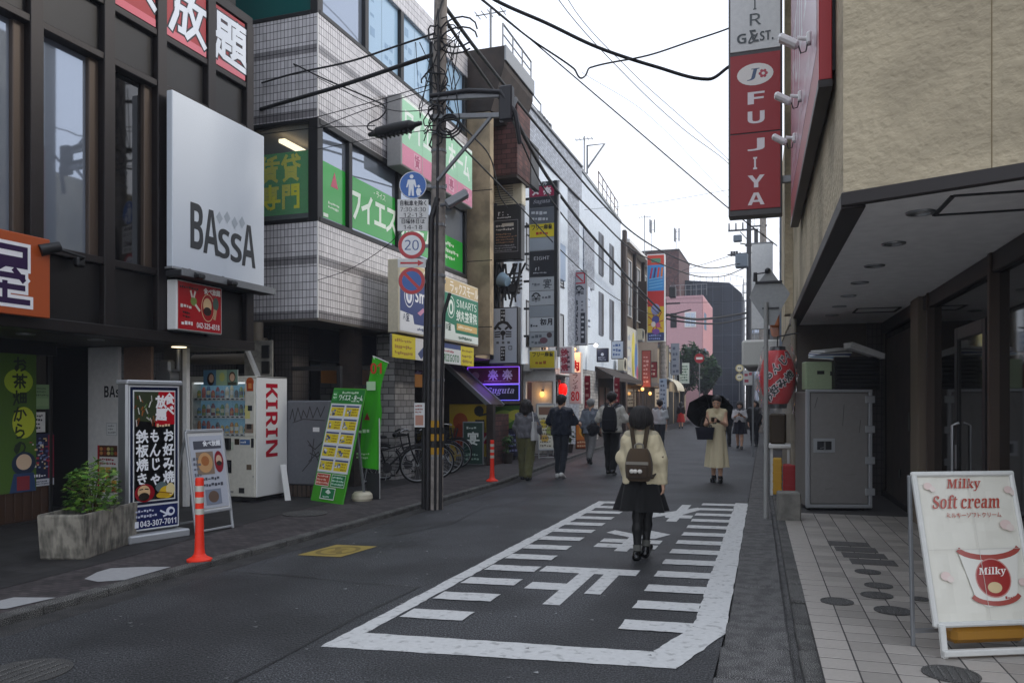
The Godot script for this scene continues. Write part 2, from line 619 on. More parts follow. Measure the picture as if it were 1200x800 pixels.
func noise_tex(key: String, freq: float, octaves: int, dark: float, light: float, size := 512, seed_at := 1, lo := 0.25, hi := 0.75, kind := FastNoiseLite.TYPE_SIMPLEX_SMOOTH) -> void:
	var f := FastNoiseLite.new()
	f.seed = seed_at
	f.frequency = freq
	f.noise_type = kind
	f.fractal_octaves = octaves
	var t := NoiseTexture2D.new()
	t.width = size
	t.height = size
	t.seamless = true
	t.noise = f
	var g := Gradient.new()
	g.offsets = PackedFloat32Array([lo, hi])
	g.colors = PackedColorArray([Color(dark, dark, dark), Color(light, light, light)])
	t.color_ramp = g
	T[key] = t

# a repeating pattern of tiles or bricks: cells across and down, joint in pixels, tones vary from tile to tile
func tile_tex(key: String, w: int, h: int, across: int, down: int, joint: int, face_lo: float, face_hi: float, joint_tone: float, bond := false) -> void:
	var im := Image.create(w, h, false, Image.FORMAT_RGB8)
	im.fill(Color(joint_tone, joint_tone, joint_tone))
	var cw := w / across
	var ch := h / down
	for j in down:
		for i in across:
			var k := lerpf(face_lo, face_hi, tint(i * 31 + j * 17 + 5))
			var x := i * cw + (cw / 2 if bond and j % 2 else 0)
			im.fill_rect(Rect2i(x, j * ch, mini(cw - joint, w - x), ch - joint), Color(k, k, k))
			if x + cw > w:
				im.fill_rect(Rect2i(0, j * ch, x + cw - joint - w, ch - joint), Color(k, k, k))
	T[key] = ImageTexture.create_from_image(im)

# vertical run-down dirt
func streak_tex() -> void:
	var im := Image.create(256, 256, false, Image.FORMAT_RGB8)
	var f := FastNoiseLite.new()
	f.seed = 17
	f.frequency = 0.05
	f.fractal_octaves = 3
	for x in 256:
		for y in 256:
			var a := f.get_noise_2d(x * 1.1, y * 0.3) * 0.7 + f.get_noise_2d(x * 0.4 + 300, y * 0.4) * 0.5
			var k := clampf(0.82 + a * 0.6, 0.35, 1.0)
			im.set_pixel(x, y, Color(k, k, k))
	T.streak = ImageTexture.create_from_image(im)

# ---------------------------------------------------------------- the scene
func _ready() -> void:
	# camera: 28 mm lens held level, turned 18.8 degrees left of the street, lens shifted up
	var cam := Camera3D.new()
	cam.name = "camera"
	cam.projection = Camera3D.PROJECTION_FRUSTUM
	cam.near = 0.05
	cam.far = 400.0
	cam.size = cam.near * 800.0 / 933.0
	cam.frustum_offset = W(0, cam.near * 72.0 / 933.0)
	cam.position = V(0, EYE, 0)
	cam.rotation.y = atan(318.0 / 933.0)
	add_child(cam)
	cam.current = true
	# sky: bright even overcast
	var env := Environment.new()
	env.background_mode = Environment.BG_SKY
	env.tonemap_mode = Environment.TONE_MAPPER_LINEAR
	env.tonemap_exposure = 1.16
	env.sdfgi_enabled = true
	env.ssao_enabled = true
	env.ssil_enabled = true
	env.fog_enabled = true
	env.fog_density = 0.0013
	env.fog_light_color = Color(0.86, 0.89, 0.95)
	var sky := ProceduralSkyMaterial.new()
	sky.sky_top_color = Color(0.9, 0.935, 1.0)
	sky.sky_horizon_color = Color(0.98, 0.985, 1.0)
	sky.sky_curve = 0.25
	sky.sky_energy_multiplier = 1.12
	sky.ground_bottom_color = Color(0.2, 0.2, 0.2)
	sky.ground_horizon_color = Color(0.6, 0.6, 0.6)
	env.sky = Sky.new()
	env.sky.sky_material = sky
	var we := WorldEnvironment.new()
	we.name = "environment"
	we.environment = env
	add_child(we)
	# sun: veiled, high, ahead and to the right
	var sun := DirectionalLight3D.new()
	sun.name = "sun"
	sun.light_energy = 0.5
	sun.light_color = Color(1.0, 0.97, 0.93)
	sun.light_angular_distance = 14.0
	sun.shadow_enabled = true
	add_child(sun)
	sun.look_at_from_position(Vector3.ZERO, -V(0.8, 0.52, -0.35), Vector3.UP)

	materials()
	ground_and_road()
	right_pavement()
	building_dark_frame()
	building_tiled()
	left_row()
	far_end()
	right_building()
	right_row()
	left_signs()
	street_poles()
	street_things()
	left_street_life()
	right_things()
	people()
	cables()

func materials() -> void:
	font_bold = SystemFont.new()
	font_bold.font_names = PackedStringArray(["Droid Sans"])
	font_bold.font_weight = 700
	font_plain = SystemFont.new()
	font_plain.font_names = PackedStringArray(["Droid Sans"])
	font_serif = SystemFont.new()
	font_serif.font_names = PackedStringArray(["Droid Serif"])
	font_serif.font_weight = 700
	noise_tex("stain", 0.012, 5, 0.8, 1.0, 512, 3, 0.25, 0.62)
	noise_tex("soft", 0.03, 5, 0.965, 1.0, 512, 5)
	noise_tex("speckle", 0.2, 2, 0.12, 1.0, 1024, 9, 0.3, 0.75)
	noise_tex("grit", 0.2, 3, 0.0, 1.0, 512, 12, 0.2, 0.8)
	noise_tex("stucco", 0.022, 5, 0.0, 1.0, 1024, 21, 0.3, 0.75, FastNoiseLite.TYPE_PERLIN)
	noise_tex("crack", 0.02, 5, 0.82, 1.0, 1024, 33, 0.12, 0.34)
	noise_tex("dapple", 0.2, 3, 0.78, 1.0, 512, 41, 0.25, 0.6)
	streak_tex()
	noise_tex("patchy", 0.012, 4, 0.72, 1.0, 512, 77, 0.3, 0.65)
	tile_tex("tiles", 560, 550, 20, 11, 4, 0.9, 1.0, 0.42)
	tile_tex("bricks", 256, 256, 8, 16, 2, 0.75, 1.0, 0.45, true)
	tile_tex("pavers", 512, 512, 16, 32, 2, 0.72, 1.0, 0.5, true)
	tile_tex("slabs", 256, 256, 4, 4, 2, 0.8, 1.0, 0.5)
	var ink := StandardMaterial3D.new()
	ink.vertex_color_use_as_albedo = true
	ink.roughness = 0.55
	M.ink = ink
	var gloss := ink.duplicate()
	gloss.roughness = 0.22
	M.gloss = gloss
	var cloth := ink.duplicate()
	cloth.roughness = 0.95
	cloth.rim_enabled = true
	cloth.rim = 0.15
	M.cloth = cloth
	var skin := ink.duplicate()
	skin.roughness = 0.6
	M.skin = skin
	weather(mat("asphalt", Color(0.425, 0.43, 0.445), 0.66, 0.0, "speckle", 0.33, "grit", 0.5), "patchy", 0.1)
	weather(mat("paint_road", Color(0.8, 0.8, 0.79), 0.8, 0.0, "soft", 1.1), "crack", 0.45)
	weather(mat("paint_yellow", Color(0.72, 0.6, 0.2), 0.85, 0.0, "dapple", 2.0), "crack", 0.7)
	weather(mat("sidewalk", Color(0.31, 0.28, 0.28), 0.9, 0.0, "pavers", 0.62), "stain", 0.3)
	weather(mat("forecourt", Color(0.2, 0.19, 0.19), 0.7, 0.0, "slabs", 0.8), "stain", 0.4)
	weather(mat("kerb", Color(0.62, 0.61, 0.59), 0.92, 0.0, "speckle", 0.6), "stain", 0.5)
	weather(mat("concrete", Color(0.52, 0.51, 0.48), 0.9, 0.0, "soft", 0.8, "grit", 0.15), "stain", 0.6)
	weather(mat("gutter", Color(0.66, 0.65, 0.64), 0.92, 0.0, "speckle", 0.6, "grit", 0.12), "stain", 0.8)
	for i in 4:
		mat("paving_%d" % i, Color(0.62, 0.595, 0.565) * [1.0, 0.95, 1.07, 0.91][i], 0.42, 0.0, "soft", 1.5)
	mat("grout", Color(0.25, 0.24, 0.235), 0.9)
	mat("bronze", Color(0.125, 0.1, 0.095), 0.42, 0.3, "soft", 0.8)
	mat("bronze_light", Color(0.3, 0.25, 0.21), 0.5, 0.2)
	mat("spandrel", Color(0.12, 0.113, 0.11), 0.36, 0.25, "soft", 0.4)
	var gl := mat("glass", Color(0.055, 0.05, 0.05), 0.04)
	gl.metallic_specular = 1.0
	var gs := mat("glass_shiny", Color(0.6, 0.64, 0.7), 0.03, 0.6)
	gs.metallic_specular = 1.0
	mat("dark", Color(0.08, 0.08, 0.085), 0.8)
	mat("black", Color(0.06, 0.06, 0.065), 0.5)
	mat("rubber", Color(0.07, 0.07, 0.07), 0.8)
	mat("white", Color(0.87, 0.87, 0.86), 0.5, 0.0, "soft", 0.6)
	mat("white_gloss", Color(0.9, 0.9, 0.89), 0.3)
	mat("cream_box", Color(0.8, 0.77, 0.68), 0.5, 0.0, "soft", 0.7)
	mat("grey_metal", Color(0.52, 0.53, 0.54), 0.45, 0.4, "soft", 1.2)
	mat("steel", Color(0.66, 0.67, 0.68), 0.32, 0.8)
	mat("dark_metal", Color(0.22, 0.22, 0.23), 0.5, 0.5)
	mat("red", Color(0.62, 0.05, 0.09), 0.4)
	mat("cable", Color(0.09, 0.09, 0.1), 0.7)
	weather(mat("pole_concrete", Color(0.6, 0.57, 0.54), 0.9, 0.0, "soft", 0.7), "stain", 0.7)
	weather(mat("wall_tile", Color(0.86, 0.85, 0.86), 0.2, 0.0, "tiles", 0.715), "soft", 0.2)
	weather(mat("wall_tile_dark", Color(0.58, 0.57, 0.58), 0.2, 0.0, "tiles", 0.715), "soft", 0.2)
	weather(mat("tile_brown", Color(0.3, 0.28, 0.27), 0.5, 0.0, "tiles", 0.715), "soft", 0.2)
	weather(mat("brick_grey", Color(0.66, 0.69, 0.74), 0.45, 0.0, "bricks", 0.8), "soft", 0.3)
	weather(mat("brick_white", Color(0.72, 0.71, 0.7), 0.7, 0.0, "bricks", 0.5), "soft", 0.3)
	weather(mat("brick_red", Color(0.4, 0.25, 0.23), 0.8, 0.0, "bricks", 0.5), "stain", 0.3)
	weather(mat("beige_wall", Color(0.66, 0.59, 0.48), 0.85, 0.0, "soft", 0.4), "stain", 0.2)
	weather(mat("brown_dark", Color(0.22, 0.18, 0.155), 0.8, 0.0, "soft", 0.5), "stain", 0.3)
	weather(mat("stucco_wall", Color(0.77, 0.715, 0.605), 0.95, 0.0, "soft", 0.75, "stucco", 0.6), "stain", 0.11)
	weather(mat("stucco_white", Color(0.82, 0.86, 0.9), 0.6, 0.0, "soft", 0.5, "stucco", 0.3), "soft", 0.1)
	mat("soffit", Color(0.93, 0.925, 0.92), 0.7, 0.0, "soft", 0.3)
	mat("film_green", Color(0.18, 0.62, 0.24), 0.15)
	mat("film_blue", Color(0.62, 0.74, 0.84), 0.12)
	var tape := mat("orange", Color(0.95, 0.2, 0.08), 0.55)
	tape.emission_enabled = false
	mat("reflective", Color(0.8, 0.79, 0.74), 0.4, 0.2)

func xz(line: Array, z: float) -> float:
	for i in line.size() - 1:
		if z <= line[i].y and z >= line[i + 1].y:
			return lerpf(line[i].x, line[i + 1].x, inverse_lerp(line[i].y, line[i + 1].y, z))
	return line[0].x if z > line[0].y else line[-1].x

# a level sheet between two lines running down the street; lines are arrays of W(x, z)
func sheet(a: Array, b: Array, y: float, z0: float, z1: float, step := 1.5) -> MB:
	var mb := MB.new()
	var z := z0
	while z > z1 + 0.001:
		var w := maxf(z - step, z1)
		mb.quad(V(xz(a, w), y, w), V(xz(a, z), y, z), V(xz(b, z), y, z), V(xz(b, w), y, w))
		z = w
	return mb

const KERB_L := [Vector2(-5.25, 12), Vector2(-5.22, -5), Vector2(-5.15, -9), Vector2(-5.17, -14.6), Vector2(-5.47, -18.6), Vector2(-5.88, -24.9), Vector2(-6.5, -36.7), Vector2(-6.45, -45), Vector2(-7.0, -68), Vector2(-7.0, -96)]
const EDGE_R := [Vector2(-0.4, 12), Vector2(-0.38, -6), Vector2(-0.43, -8.2), Vector2(-0.53, -13), Vector2(-0.82, -26.6), Vector2(-1.34, -55), Vector2(-1.9, -96)]

func ground_and_road() -> void:
	var g := MB.new()
	g.quad(V(-190, -0.08, 190), V(190, -0.08, 190), V(190, -0.08, -190), V(-190, -0.08, -190))
	structure(g, "ground", M.asphalt)
	var road := structure(sheet(KERB_L, EDGE_R, 0.0, 12, -96), "road", M.asphalt)
	# crossing road at the far end
	structure(B(V(-40, -0.05, -106), V(40, -0.004, -96)), "road", M.asphalt)
	structure(sheet([W(-14, 12), W(-14, -96)], KERB_L.map(func(p): return p - W(0.1, 0)), 0.06, 12, -96), "sidewalk", M.sidewalk)
	structure(sheet([W(-10.4, 12), W(-10.4, -18)], [W(-6.0, 12), W(-6.04, -4.8), W(-6.13, -6.2), W(-6.5, -9.3), W(-6.73, -13.7), W(-6.8, -18)], 0.064, 12, -17.8), "forecourt_paving", M.forecourt)
	# kerb stones
	var kerb := structure(sheet(KERB_L.map(func(p): return p - W(0.11, 0)), KERB_L, 0.02, 12, -96), "kerb", M.kerb)
	var stone := B(V(-0.12, -0.04, -0.296), V(0, 0.068, 0.296), 0.012)
	var stone_mesh := mesh_of(stone)
	var z := 3.0
	while z > -42.0:
		var x := xz(KERB_L, z)
		var s := MeshInstance3D.new()
		s.mesh = stone_mesh
		s.material_override = M.kerb
		s.name = "kerb_stone"
		kerb.add_child(s, true)
		s.position = V(x, (tint(int(z * 10)) - 0.5) * 0.006, z)
		s.rotation.y = -atan2(xz(KERB_L, z - 0.3) - xz(KERB_L, z + 0.3), 0.6)
		z -= 0.6
	# worn pale gutter line beside the left kerb
	# painted oblong with rungs
	var white: Material = M.paint_road
	var y := 0.004
	var ol := MB.new()
	var spots := MB.new()
	var rs := RandomNumberGenerator.new()
	rs.seed = 19
	for i in 170:
		var sz := -2.5 - pow(rs.randf(), 1.6) * 16.0
		var sx := rs.randf_range(-4.9, -0.7)
		var sr := rs.randf_range(0.008, 0.022)
		spots.paint(Color(0.5, 0.5, 0.5) * rs.randf_range(0.6, 1.2))
		spots.tri(V(sx - sr, 0.0055, sz), V(sx + sr, 0.0055, sz + sr * 0.6), V(sx + sr * 0.3, 0.0055, sz - sr * 1.4))
	put(spots, "gum_spots", M.ink, road).set_meta("kind", "stuff")
	put(sheet([W(-5.0, 12), W(-5.0, -6.2)], [W(-2.95, 12), W(-2.95, -6.2)], 0.002, 12, -6.2, 20.0), "asphalt_patch", weather(mat("asphalt_dark", Color(0.39, 0.395, 0.405), 0.72, 0.0, "speckle", 0.33, "grit", 0.5), "patchy", 0.1), road)
	put(sheet(KERB_L, KERB_L.map(func(p): return p + W(0.24, 0)), 0.0025, 12, -60), "gutter_strip", weather(mat("gutter_dark", Color(0.4, 0.39, 0.38), 0.9, 0.0, "speckle", 0.5), "stain", 0.5), road)
	var seam := Ink.new()
	for q in [[W(-5.0, -6.2), W(-4.2, -6.23), W(-3.5, -6.18), W(-2.95, -6.2)], [W(-2.95, -6.2), W(-2.98, -5.2), W(-2.93, -4.0), W(-2.96, -2.0)], [W(-4.4, -8.5), W(-4.1, -9.6), W(-4.25, -11.0), W(-3.9, -12.6)], [W(-1.0, -13.6), W(-2.2, -13.5), W(-3.4, -13.8), W(-4.9, -13.7)]]:
		seam.line(q, 0.014, Color(0.13, 0.13, 0.13))
	var so := put(seam.mb, "tar_seam", M.ink, road)
	so.transform = Transform3D(Basis(V(1, 0, 0), V(0, 0, 1), V(0, 1, 0)), V(0, 0.001, 0))
	for q in [[W(-2.84, -4.48), W(-0.6, -4.79), W(-0.66, -5.08), W(-2.71, -4.85)],
			[W(-2.84, -4.49), W(-2.71, -4.86), W(-2.66, -12.55), W(-2.8, -12.55)],
			[W(-0.6, -4.8), W(-0.37, -5.62), W(-0.6, -5.72), W(-0.78, -5.08)],
			[W(-0.37, -5.625), W(-0.52, -13.0), W(-0.71, -13.0), W(-0.6, -5.725)]]:
		ol.xf = Transform3D(Basis(V(1, 0, 0), V(0, 0, 1), V(0, -1, 0)), V(0, y, 0))
		ol.prism(ragged(q), 0.0)
		y += 0.0006
	put(ol, "painted_outline", white, road)
	for k in 13:
		var t := k / 12.0
		var m := MB.new()
		var z0 := lerpf(-5.28, -12.3, t)
		m.xf = Transform3D(Basis(V(1, 0, 0), V(0, 0, 1), V(0, -1, 0)), V(0, y, 0))
		m.prism(ragged([W(-2.68, z0), W(-2.2, z0 - 0.06), W(-2.2, z0 - 0.31), W(-2.68, z0 - 0.25)]), 0.0)
		put(m, "painted_rung", white, road)
		m = MB.new()
		var xr := lerpf(-0.6, -0.7, t)
		z0 = lerpf(-5.55, -12.6, t)
		m.xf = Transform3D(Basis(V(1, 0, 0), V(0, 0, 1), V(0, -1, 0)), V(0, y, 0))
		m.prism(ragged([W(xr - 0.49, z0 + 0.05), W(xr, z0), W(xr, z0 - 0.25), W(xr - 0.49, z0 - 0.2)]), 0.0)
		put(m, "painted_rung", white, road)
	# stop lettering, written for traffic coming the other way
	for k in 3:
		var ink := Ink.new()
		ink.z = 0.004
		ink.jp("止まれ"[k], -0.5, 0.5, 1.0, 0.16, Color(1, 1, 1))
		var o := put(ink.mb, "stop_lettering", white, road)
		o.transform = Transform3D(Basis(V(-0.86, 0, 0.08), V(0, 0, [1.6, 1.5, 1.9][k]), V(0, 1, 0)), V([-1.72, -1.64, -1.6][k], 0.0, [-6.75, -9.1, -11.6][k]))
	# yellow plate on the left
	var ye := Ink.new()
	ye.z = 0.004
	ye.rect(-0.24, -0.33, 0.24, 0.33, Color(0.6, 0.52, 0.25))
	ye.disc(0, 0, 0.2, 0.26, Color(0.45, 0.38, 0.16)).disc(0, 0, 0.155, 0.2, Color(0.6, 0.52, 0.25)).line([W(-0.12, 0.17), W(0.12, -0.17)], 0.06, Color(0.45, 0.38, 0.16))
	ye.rect(-0.05, -0.13, 0.05, 0.13, Color(0.5, 0.42, 0.18))
	var yo := put(ye.mb, "yellow_road_mark", M.ink, road)
	yo.transform = Transform3D(Basis(V(1, 0, -0.1), V(0.1, 0, -1), V(0, 1, 0)), V(-4.5, 0, -7.45))
	# pale repairs on the pavement
	for p in [[W(-5.42, -4.35), W(-5.36, -4.72), W(-5.68, -4.62), W(-5.72, -4.2)], [W(-5.34, -5.38), W(-5.36, -5.95), W(-5.62, -5.86), W(-5.84, -5.72), W(-5.82, -5.55), W(-5.7, -5.3), W(-5.5, -5.25)]]:
		var r := MB.new()
		r.xf = Transform3D(Basis(V(1, 0, 0), V(0, 0, 1), V(0, -1, 0)), V(0, 0.066, 0))
		r.prism(PackedVector2Array(p), 0.0)
		put(r, "pavement_patch", mat("patch", Color(0.62, 0.62, 0.62), 0.9, 0.0, "soft", 1.0), kerb)
	manhole(V(-6.2, 0.066, -9.4), 0.3, "round iron manhole cover in the left pavement before the green board")
	manhole(V(-4.2, 0.003, -3.5), 0.24, "dark manhole cover in the near left of the road")
	manhole(V(0.89, 0.062, -5.01), 0.15, "round drain cover in the tiles beside the milk white board's foot")
	manhole(V(0.39, 0.062, -6.56), 0.12, "leftmost small drain cover in the right tiles, near the kerb")
	manhole(V(0.76, 0.062, -6.4), 0.13, "second nearest drain cover in a row in the right tiles")
	manhole(V(0.7, 0.062, -6.87), 0.12, "middle drain cover of the row in the right tiles")
	manhole(V(0.75, 0.062, -7.24), 0.11, "drain cover just beyond the middle one of the row in the right tiles")
	manhole(V(0.72, 0.062, -7.8), 0.11, "farthest drain cover of the row, next to the dark grating strips")
	manhole(V(1.0, 0.062, -6.85), 0.07, "smallest drain cover in the right tiles, right of the row")

# a polygon whose edges wander by a few millimetres, as worn paint does
func ragged(p: Array) -> PackedVector2Array:
	var out := PackedVector2Array()
	for i in p.size():
		var a: Vector2 = p[i]
		var b: Vector2 = p[(i + 1) % p.size()]
		var n := maxi(1, int(a.distance_to(b) / 0.07))
		for k in n:
			var q := a.lerp(b, k / float(n))
			var e := 0.007 if k else 0.002
			out.append(q + W(tint(int(q.x * 911) + k) - 0.5, tint(int(q.y * 733) + k * 3) - 0.5) * 2.0 * e)
	return out

func manhole(at: Vector3, r: float, label: String) -> void:
	var t := thing("manhole_cover", label, "manhole cover", at, 0.0, "iron covers in the ground")
	var m := MB.new()
	m.lathe([W(r, 0.0), W(r, 0.006), W(r * 0.9, 0.006), W(r * 0.88, 0.003), W(0.0, 0.004)], 24)
	put(m, "cover", mat("iron", Color(0.5, 0.49, 0.475), 0.7, 0.05, "speckle", 0.8), t)
	m = MB.new()
	for i in 5:
		var q := -0.6 + 0.3 * i
		var h := sqrt(1.0 - q * q) * r * 0.8
		m.box(V(q * r, 0.006, 0), V(r * 0.1, 0.003, h * 2))
	put(m, "rib", M.kerb, t)

const RT := 0.0311   # the right-hand frontage runs 1.8 degrees off the left-hand one
func rf(x: float, y: float, z: float) -> Vector3:
	return V(x * cos(RT) + z * sin(RT), y, -x * sin(RT) + z * cos(RT))

func right_pavement() -> void:
	var pave := MB.new()
	pave.xf = Transform3D(Basis(Vector3.UP, RT), Vector3.ZERO)
	pave.box2(V(0.36, -0.07, -14.4), V(4.5, 0.0582, -0.5))
	var pv := structure(pave, "tiled_pavement", M.grout)
	var tile := mesh_of(B(V(-0.095, -0.02, -0.0925), V(0.095, 0.0, 0.0925), 0.0015))
	var n := 0
	for j in 37:
		for i in 8:
			if n >= 300:
				break
			var x := 0.46 + i * 0.2
			var zz := -4.2 - j * 0.2
			var s := MeshInstance3D.new()
			s.mesh = tile
			var k := int(tint(i * 7 + j * 13) * 3.9)
			s.material_override = M["paving_%d" % (2 if i == 0 else k)]
			s.name = "paving_tile"
			pv.add_child(s, true)
			s.position = rf(x, 0.06 + tint(n) * 0.0015, zz)
			s.rotation.y = RT
			n += 1
	var rest := MB.new()
	rest.xf = pave.xf
	for j in 48:
		for i in 20:
			var zz := -2.2 - j * 0.2
			if zz <= -4.1 and zz >= -11.5 and i < 8:
				continue
			rest.box(V(0.46 + i * 0.2, 0.0505, zz), V(0.19, 0.02, 0.185), 0.0015)
	put(rest, "paving_tiles", M.paving_0, pv).set_meta("kind", "stuff")
	# three dark grating strips
	for k in 4:
		var gz := -9.25 + k * 0.33
		var t := thing("drain_grating", ["farthest", "second farthest", "second nearest", "nearest"][k] + " of four dark grating strips set in the right tiles", "grating", rf(0.95 + k * 0.04, 0.062, gz), RT, "grating strips in the tiles")
		lbox(t, "grate", mat("iron_dark", Color(0.3, 0.29, 0.28), 0.8), V(-0.2, -0.01, -0.135), V(0.2, 0.004, 0.135))
		var m := MB.new()
		for i in 9:
			m.box(V(-0.176 + i * 0.044, 0.005, 0), V(0.02, 0.004, 0.22))
		put(m, "rib", M.iron_dark, t)
	# concrete gutter slabs and kerb stones on the right
	var gut := structure(sheet(EDGE_R, [W(0.2, 12), W(0.2, -4), W(-0.1, -14), W(-0.5, -27), W(-1.04, -55), W(-1.6, -96)], -0.03, 12, -96), "gutter", M.gutter)
	var z := 1.0
	while z > -34.0:
		var e := xz(EDGE_R, z)
		var e2 := xz([W(0.2, 12), W(0.2, -4), W(-0.1, -14), W(-0.5, -27), W(-0.6, -34)], z)
		var near := z > -5.7
		var m := MB.new()
		m.box(Vector3.ZERO, V(e2 - e - 0.02 - 0.11, 0.05, 0.59), 0.008)
		var s := put(m, "gutter_slab", M.gutter, gut)
		s.position = V((e + e2 - 0.11) * 0.5, -0.018 + tint(int(z * 7)) * 0.006 + (0.01 if near else 0.0), z)
		s.rotation.y = RT + (tint(int(z * 5)) - 0.5) * 0.02
		s.rotation.z = 0.03
		m = MB.new()
		m.box(Vector3.ZERO, V(0.14, 0.12, 0.592), 0.012)
		s = put(m, "kerb_stone", M.kerb, gut)
		s.position = V(e2 + 0.005, 0.0 if z < -6.2 else -0.02, z)
		s.rotation.y = RT + (0.02 if near else 0.0)
		z -= 0.6
	# pavement further along on the right
	structure(sheet([W(-0.1 + 0.07, -14), W(-0.43, -27), W(-0.97, -55), W(-1.53, -96)], [W(6, -14), W(6, -96)], 0.05, -14, -96), "sidewalk", M.sidewalk)

func glass_clear() -> StandardMaterial3D:
	if not M.has("glass_clear"):
		var m := mat("glass_clear", Color(0.75, 0.8, 0.8, 0.12), 0.02)
		m.transparency = BaseMaterial3D.TRANSPARENCY_ALPHA
		m.metallic_specular = 0.8
	return M.glass_clear

func glow(key: String, color: Color, energy: float, base := Color(0.8, 0.8, 0.8)) -> StandardMaterial3D:
	if not M.has(key):
		var m := mat(key, base, 0.5)
		m.emission_enabled = true
		m.emission = color
		m.emission_energy_multiplier = energy
	return M[key]

const EAST := PI / 2   # turn of a face that looks across the street from the left frontage

# left: the dark steel and glass front with the big white sign
func building_dark_frame() -> void:
	var b := thing("restaurant_building", "dark brown steel and glass building front carrying the big white hair salon sign", "building", V(-7.75, 0, -10.3))
	var x := -7.75
	var posts := [-10.22, -9.36, -8.4, -7.54, -6.55, -5.6, -4.65, -3.7, -2.75, -1.8, -0.85, 0.1, 1.05, 2.0]
	# body behind the frontage
	wbox(b, "wall", M.spandrel, V(-14, 2.5, -10.31), V(x - 0.3, 10.2, 2.2))
	wbox(b, "end_wall", M.bronze, V(x - 0.3, 2.4, -10.31), V(x - 0.02, 7.3, -10.26))
	for i in posts.size():
		wbox(b, "steel_post", M.bronze, V(x - 0.1, 2.4, posts[i] - 0.07), V(x + 0.03, 7.35, posts[i] + 0.07), 0.012)
		wbox(b, "post_flange", M.bronze, V(x + 0.03, 2.4, posts[i] - 0.08), V(x + 0.045, 7.35, posts[i] + 0.08), 0.004)
		if i == posts.size() - 1:
			break
		var z0: float = posts[i] + 0.07
		var z1: float = posts[i + 1] - 0.07
		wbox(b, "lower_panel", M.spandrel, V(x - 0.12, 2.52, z0), V(x - 0.04, 3.24, z1), 0.01)
		wbox(b, "upper_panel", M.spandrel, V(x - 0.12, 5.8, z0), V(x - 0.04, 6.36, z1), 0.01)
		for yy in [3.24, 5.7, 6.36]:
			wbox(b, "rail", M.bronze, V(x - 0.12, yy, z0), V(x + 0.03, yy + 0.09, z1), 0.01)
		var w := wbox(b, "window_frame", M.bronze_light, V(x - 0.16, 3.335, z0 + 0.002), V(x - 0.06, 5.695, z0 + 0.14), 0.008)
		wbox(w, "pane", M.glass_shiny if i > 2 else M.glass, V(x - 0.13, 3.335, z0 + 0.142), V(x - 0.115, 5.695, z1))
	wbox(b, "bottom_beam", M.bronze, V(x - 0.2, 2.38, -10.31), V(x + 0.06, 2.52, 2.2), 0.012)
	wbox(b, "roof_edge", M.bronze, V(x - 0.3, 7.35, -10.31), V(x + 0.02, 7.5, 2.2), 0.01)
	wbox(b, "soffit", mat("soffit_dark", Color(0.3, 0.28, 0.26), 0.6), V(-12.0, 2.38, -10.28), V(x - 0.2, 2.42, 2.2))
	for p in [W(-8.35, -6.2), W(-8.3, -6.9), W(-8.2, -7.8), W(-8.15, -9.2), W(-8.3, -5.2)]:
		var m := MB.new()
		m.lathe([W(0.0, -0.004), W(0.075, -0.004), W(0.085, -0.012), W(0.1, -0.012), W(0.1, 0.0)], 20)
		m.xf = Transform3D()
		var o := put(m, "downlight", M.steel if p.y > -9 else glow("downlight_lit", Color(1, 0.92, 0.75), 1.6), b, true)
		o.position += V(p.x, 2.38, p.y)
	# ground floor, set back
	wbox(b, "floor_slab", M.forecourt, V(-14, -0.05, -10.28), V(-9.0, 0.07, 2.2))
	wbox(b, "lintel", M.dark, V(-9.3, 2.2, -8.02), V(-9.1, 2.38, 2.2))
	wbox(b, "back_wall", M.dark, V(-12.1, 0.07, -10.28), V(-12.0, 2.38, 2.2))
	wbox(b, "inner_wall", M.dark, V(-12.0, 0.07, -8.95), V(-9.42, 2.38, -8.85))
	for k in 6:
		var z1 := -8.0 + k * 0.95
		var d := wbox(b, "door_frame", M.black, V(-9.22, 0.07, z1), V(-9.14, 2.2, z1 + 0.05), 0.006)
		var gp := wbox(d, "pane", M.glass, V(-9.19, 0.55, z1 + 0.05), V(-9.175, 2.2, z1 + 0.95))
		wbox(d, "kick_board", mat("wood_dark", Color(0.27, 0.18, 0.12), 0.6, 0.0, "soft", 1.0), V(-9.2, 0.07, z1 + 0.05), V(-9.165, 0.5, z1 + 0.95))
		for q in 7:
			wbox(d, "slat", M.wood_dark, V(-9.165, 0.09, z1 + 0.09 + q * 0.125), V(-9.15, 0.48, z1 + 0.17 + q * 0.125), 0.004)
		wbox(d, "rail", M.black, V(-9.21, 0.5, z1 + 0.05), V(-9.15, 0.55, z1 + 0.95))
	# white panel beside the entrance, facing down the street
	wbox(b, "white_panel", M.white, V(-9.4, 0.07, -8.86), V(-8.85, 2.37, -8.8), 0.004)
	var s := Ink.new()
	s.latin("BA", 0.3, 1.66, 0.16, "26282b", font_bold, 0.2)
	s.latin("s", 0.51, 1.66, 0.11, "26282b", font_bold, 0.06)
	s.rect(0.34, 1.12, 0.53, 1.3, "b9bcbd").rect(0.35, 1.13, 0.52, 1.29, "dcdedd").scribble(0.37, 1.14, 0.51, 1.28, 3, "8f9293", 4)
	s.rect(0.18, 0.3, 0.54, 0.98, "e6e4e0").rect(0.18, 0.3, 0.215, 0.98, "b0202c").rect(0.215, 0.82, 0.54, 0.98, "53372a")
	for i in 9:
		s.disc(0.25 + (i % 5) * 0.065, 0.87 + (i / 5) * 0.06, 0.03, 0.026, ["c98d4c", "8c3b24", "d9c07a", "7c8f43", "a8552f"][i % 5], 10)
	s.scribble(0.23, 0.7, 0.53, 0.81, 2, "a32630", 8)
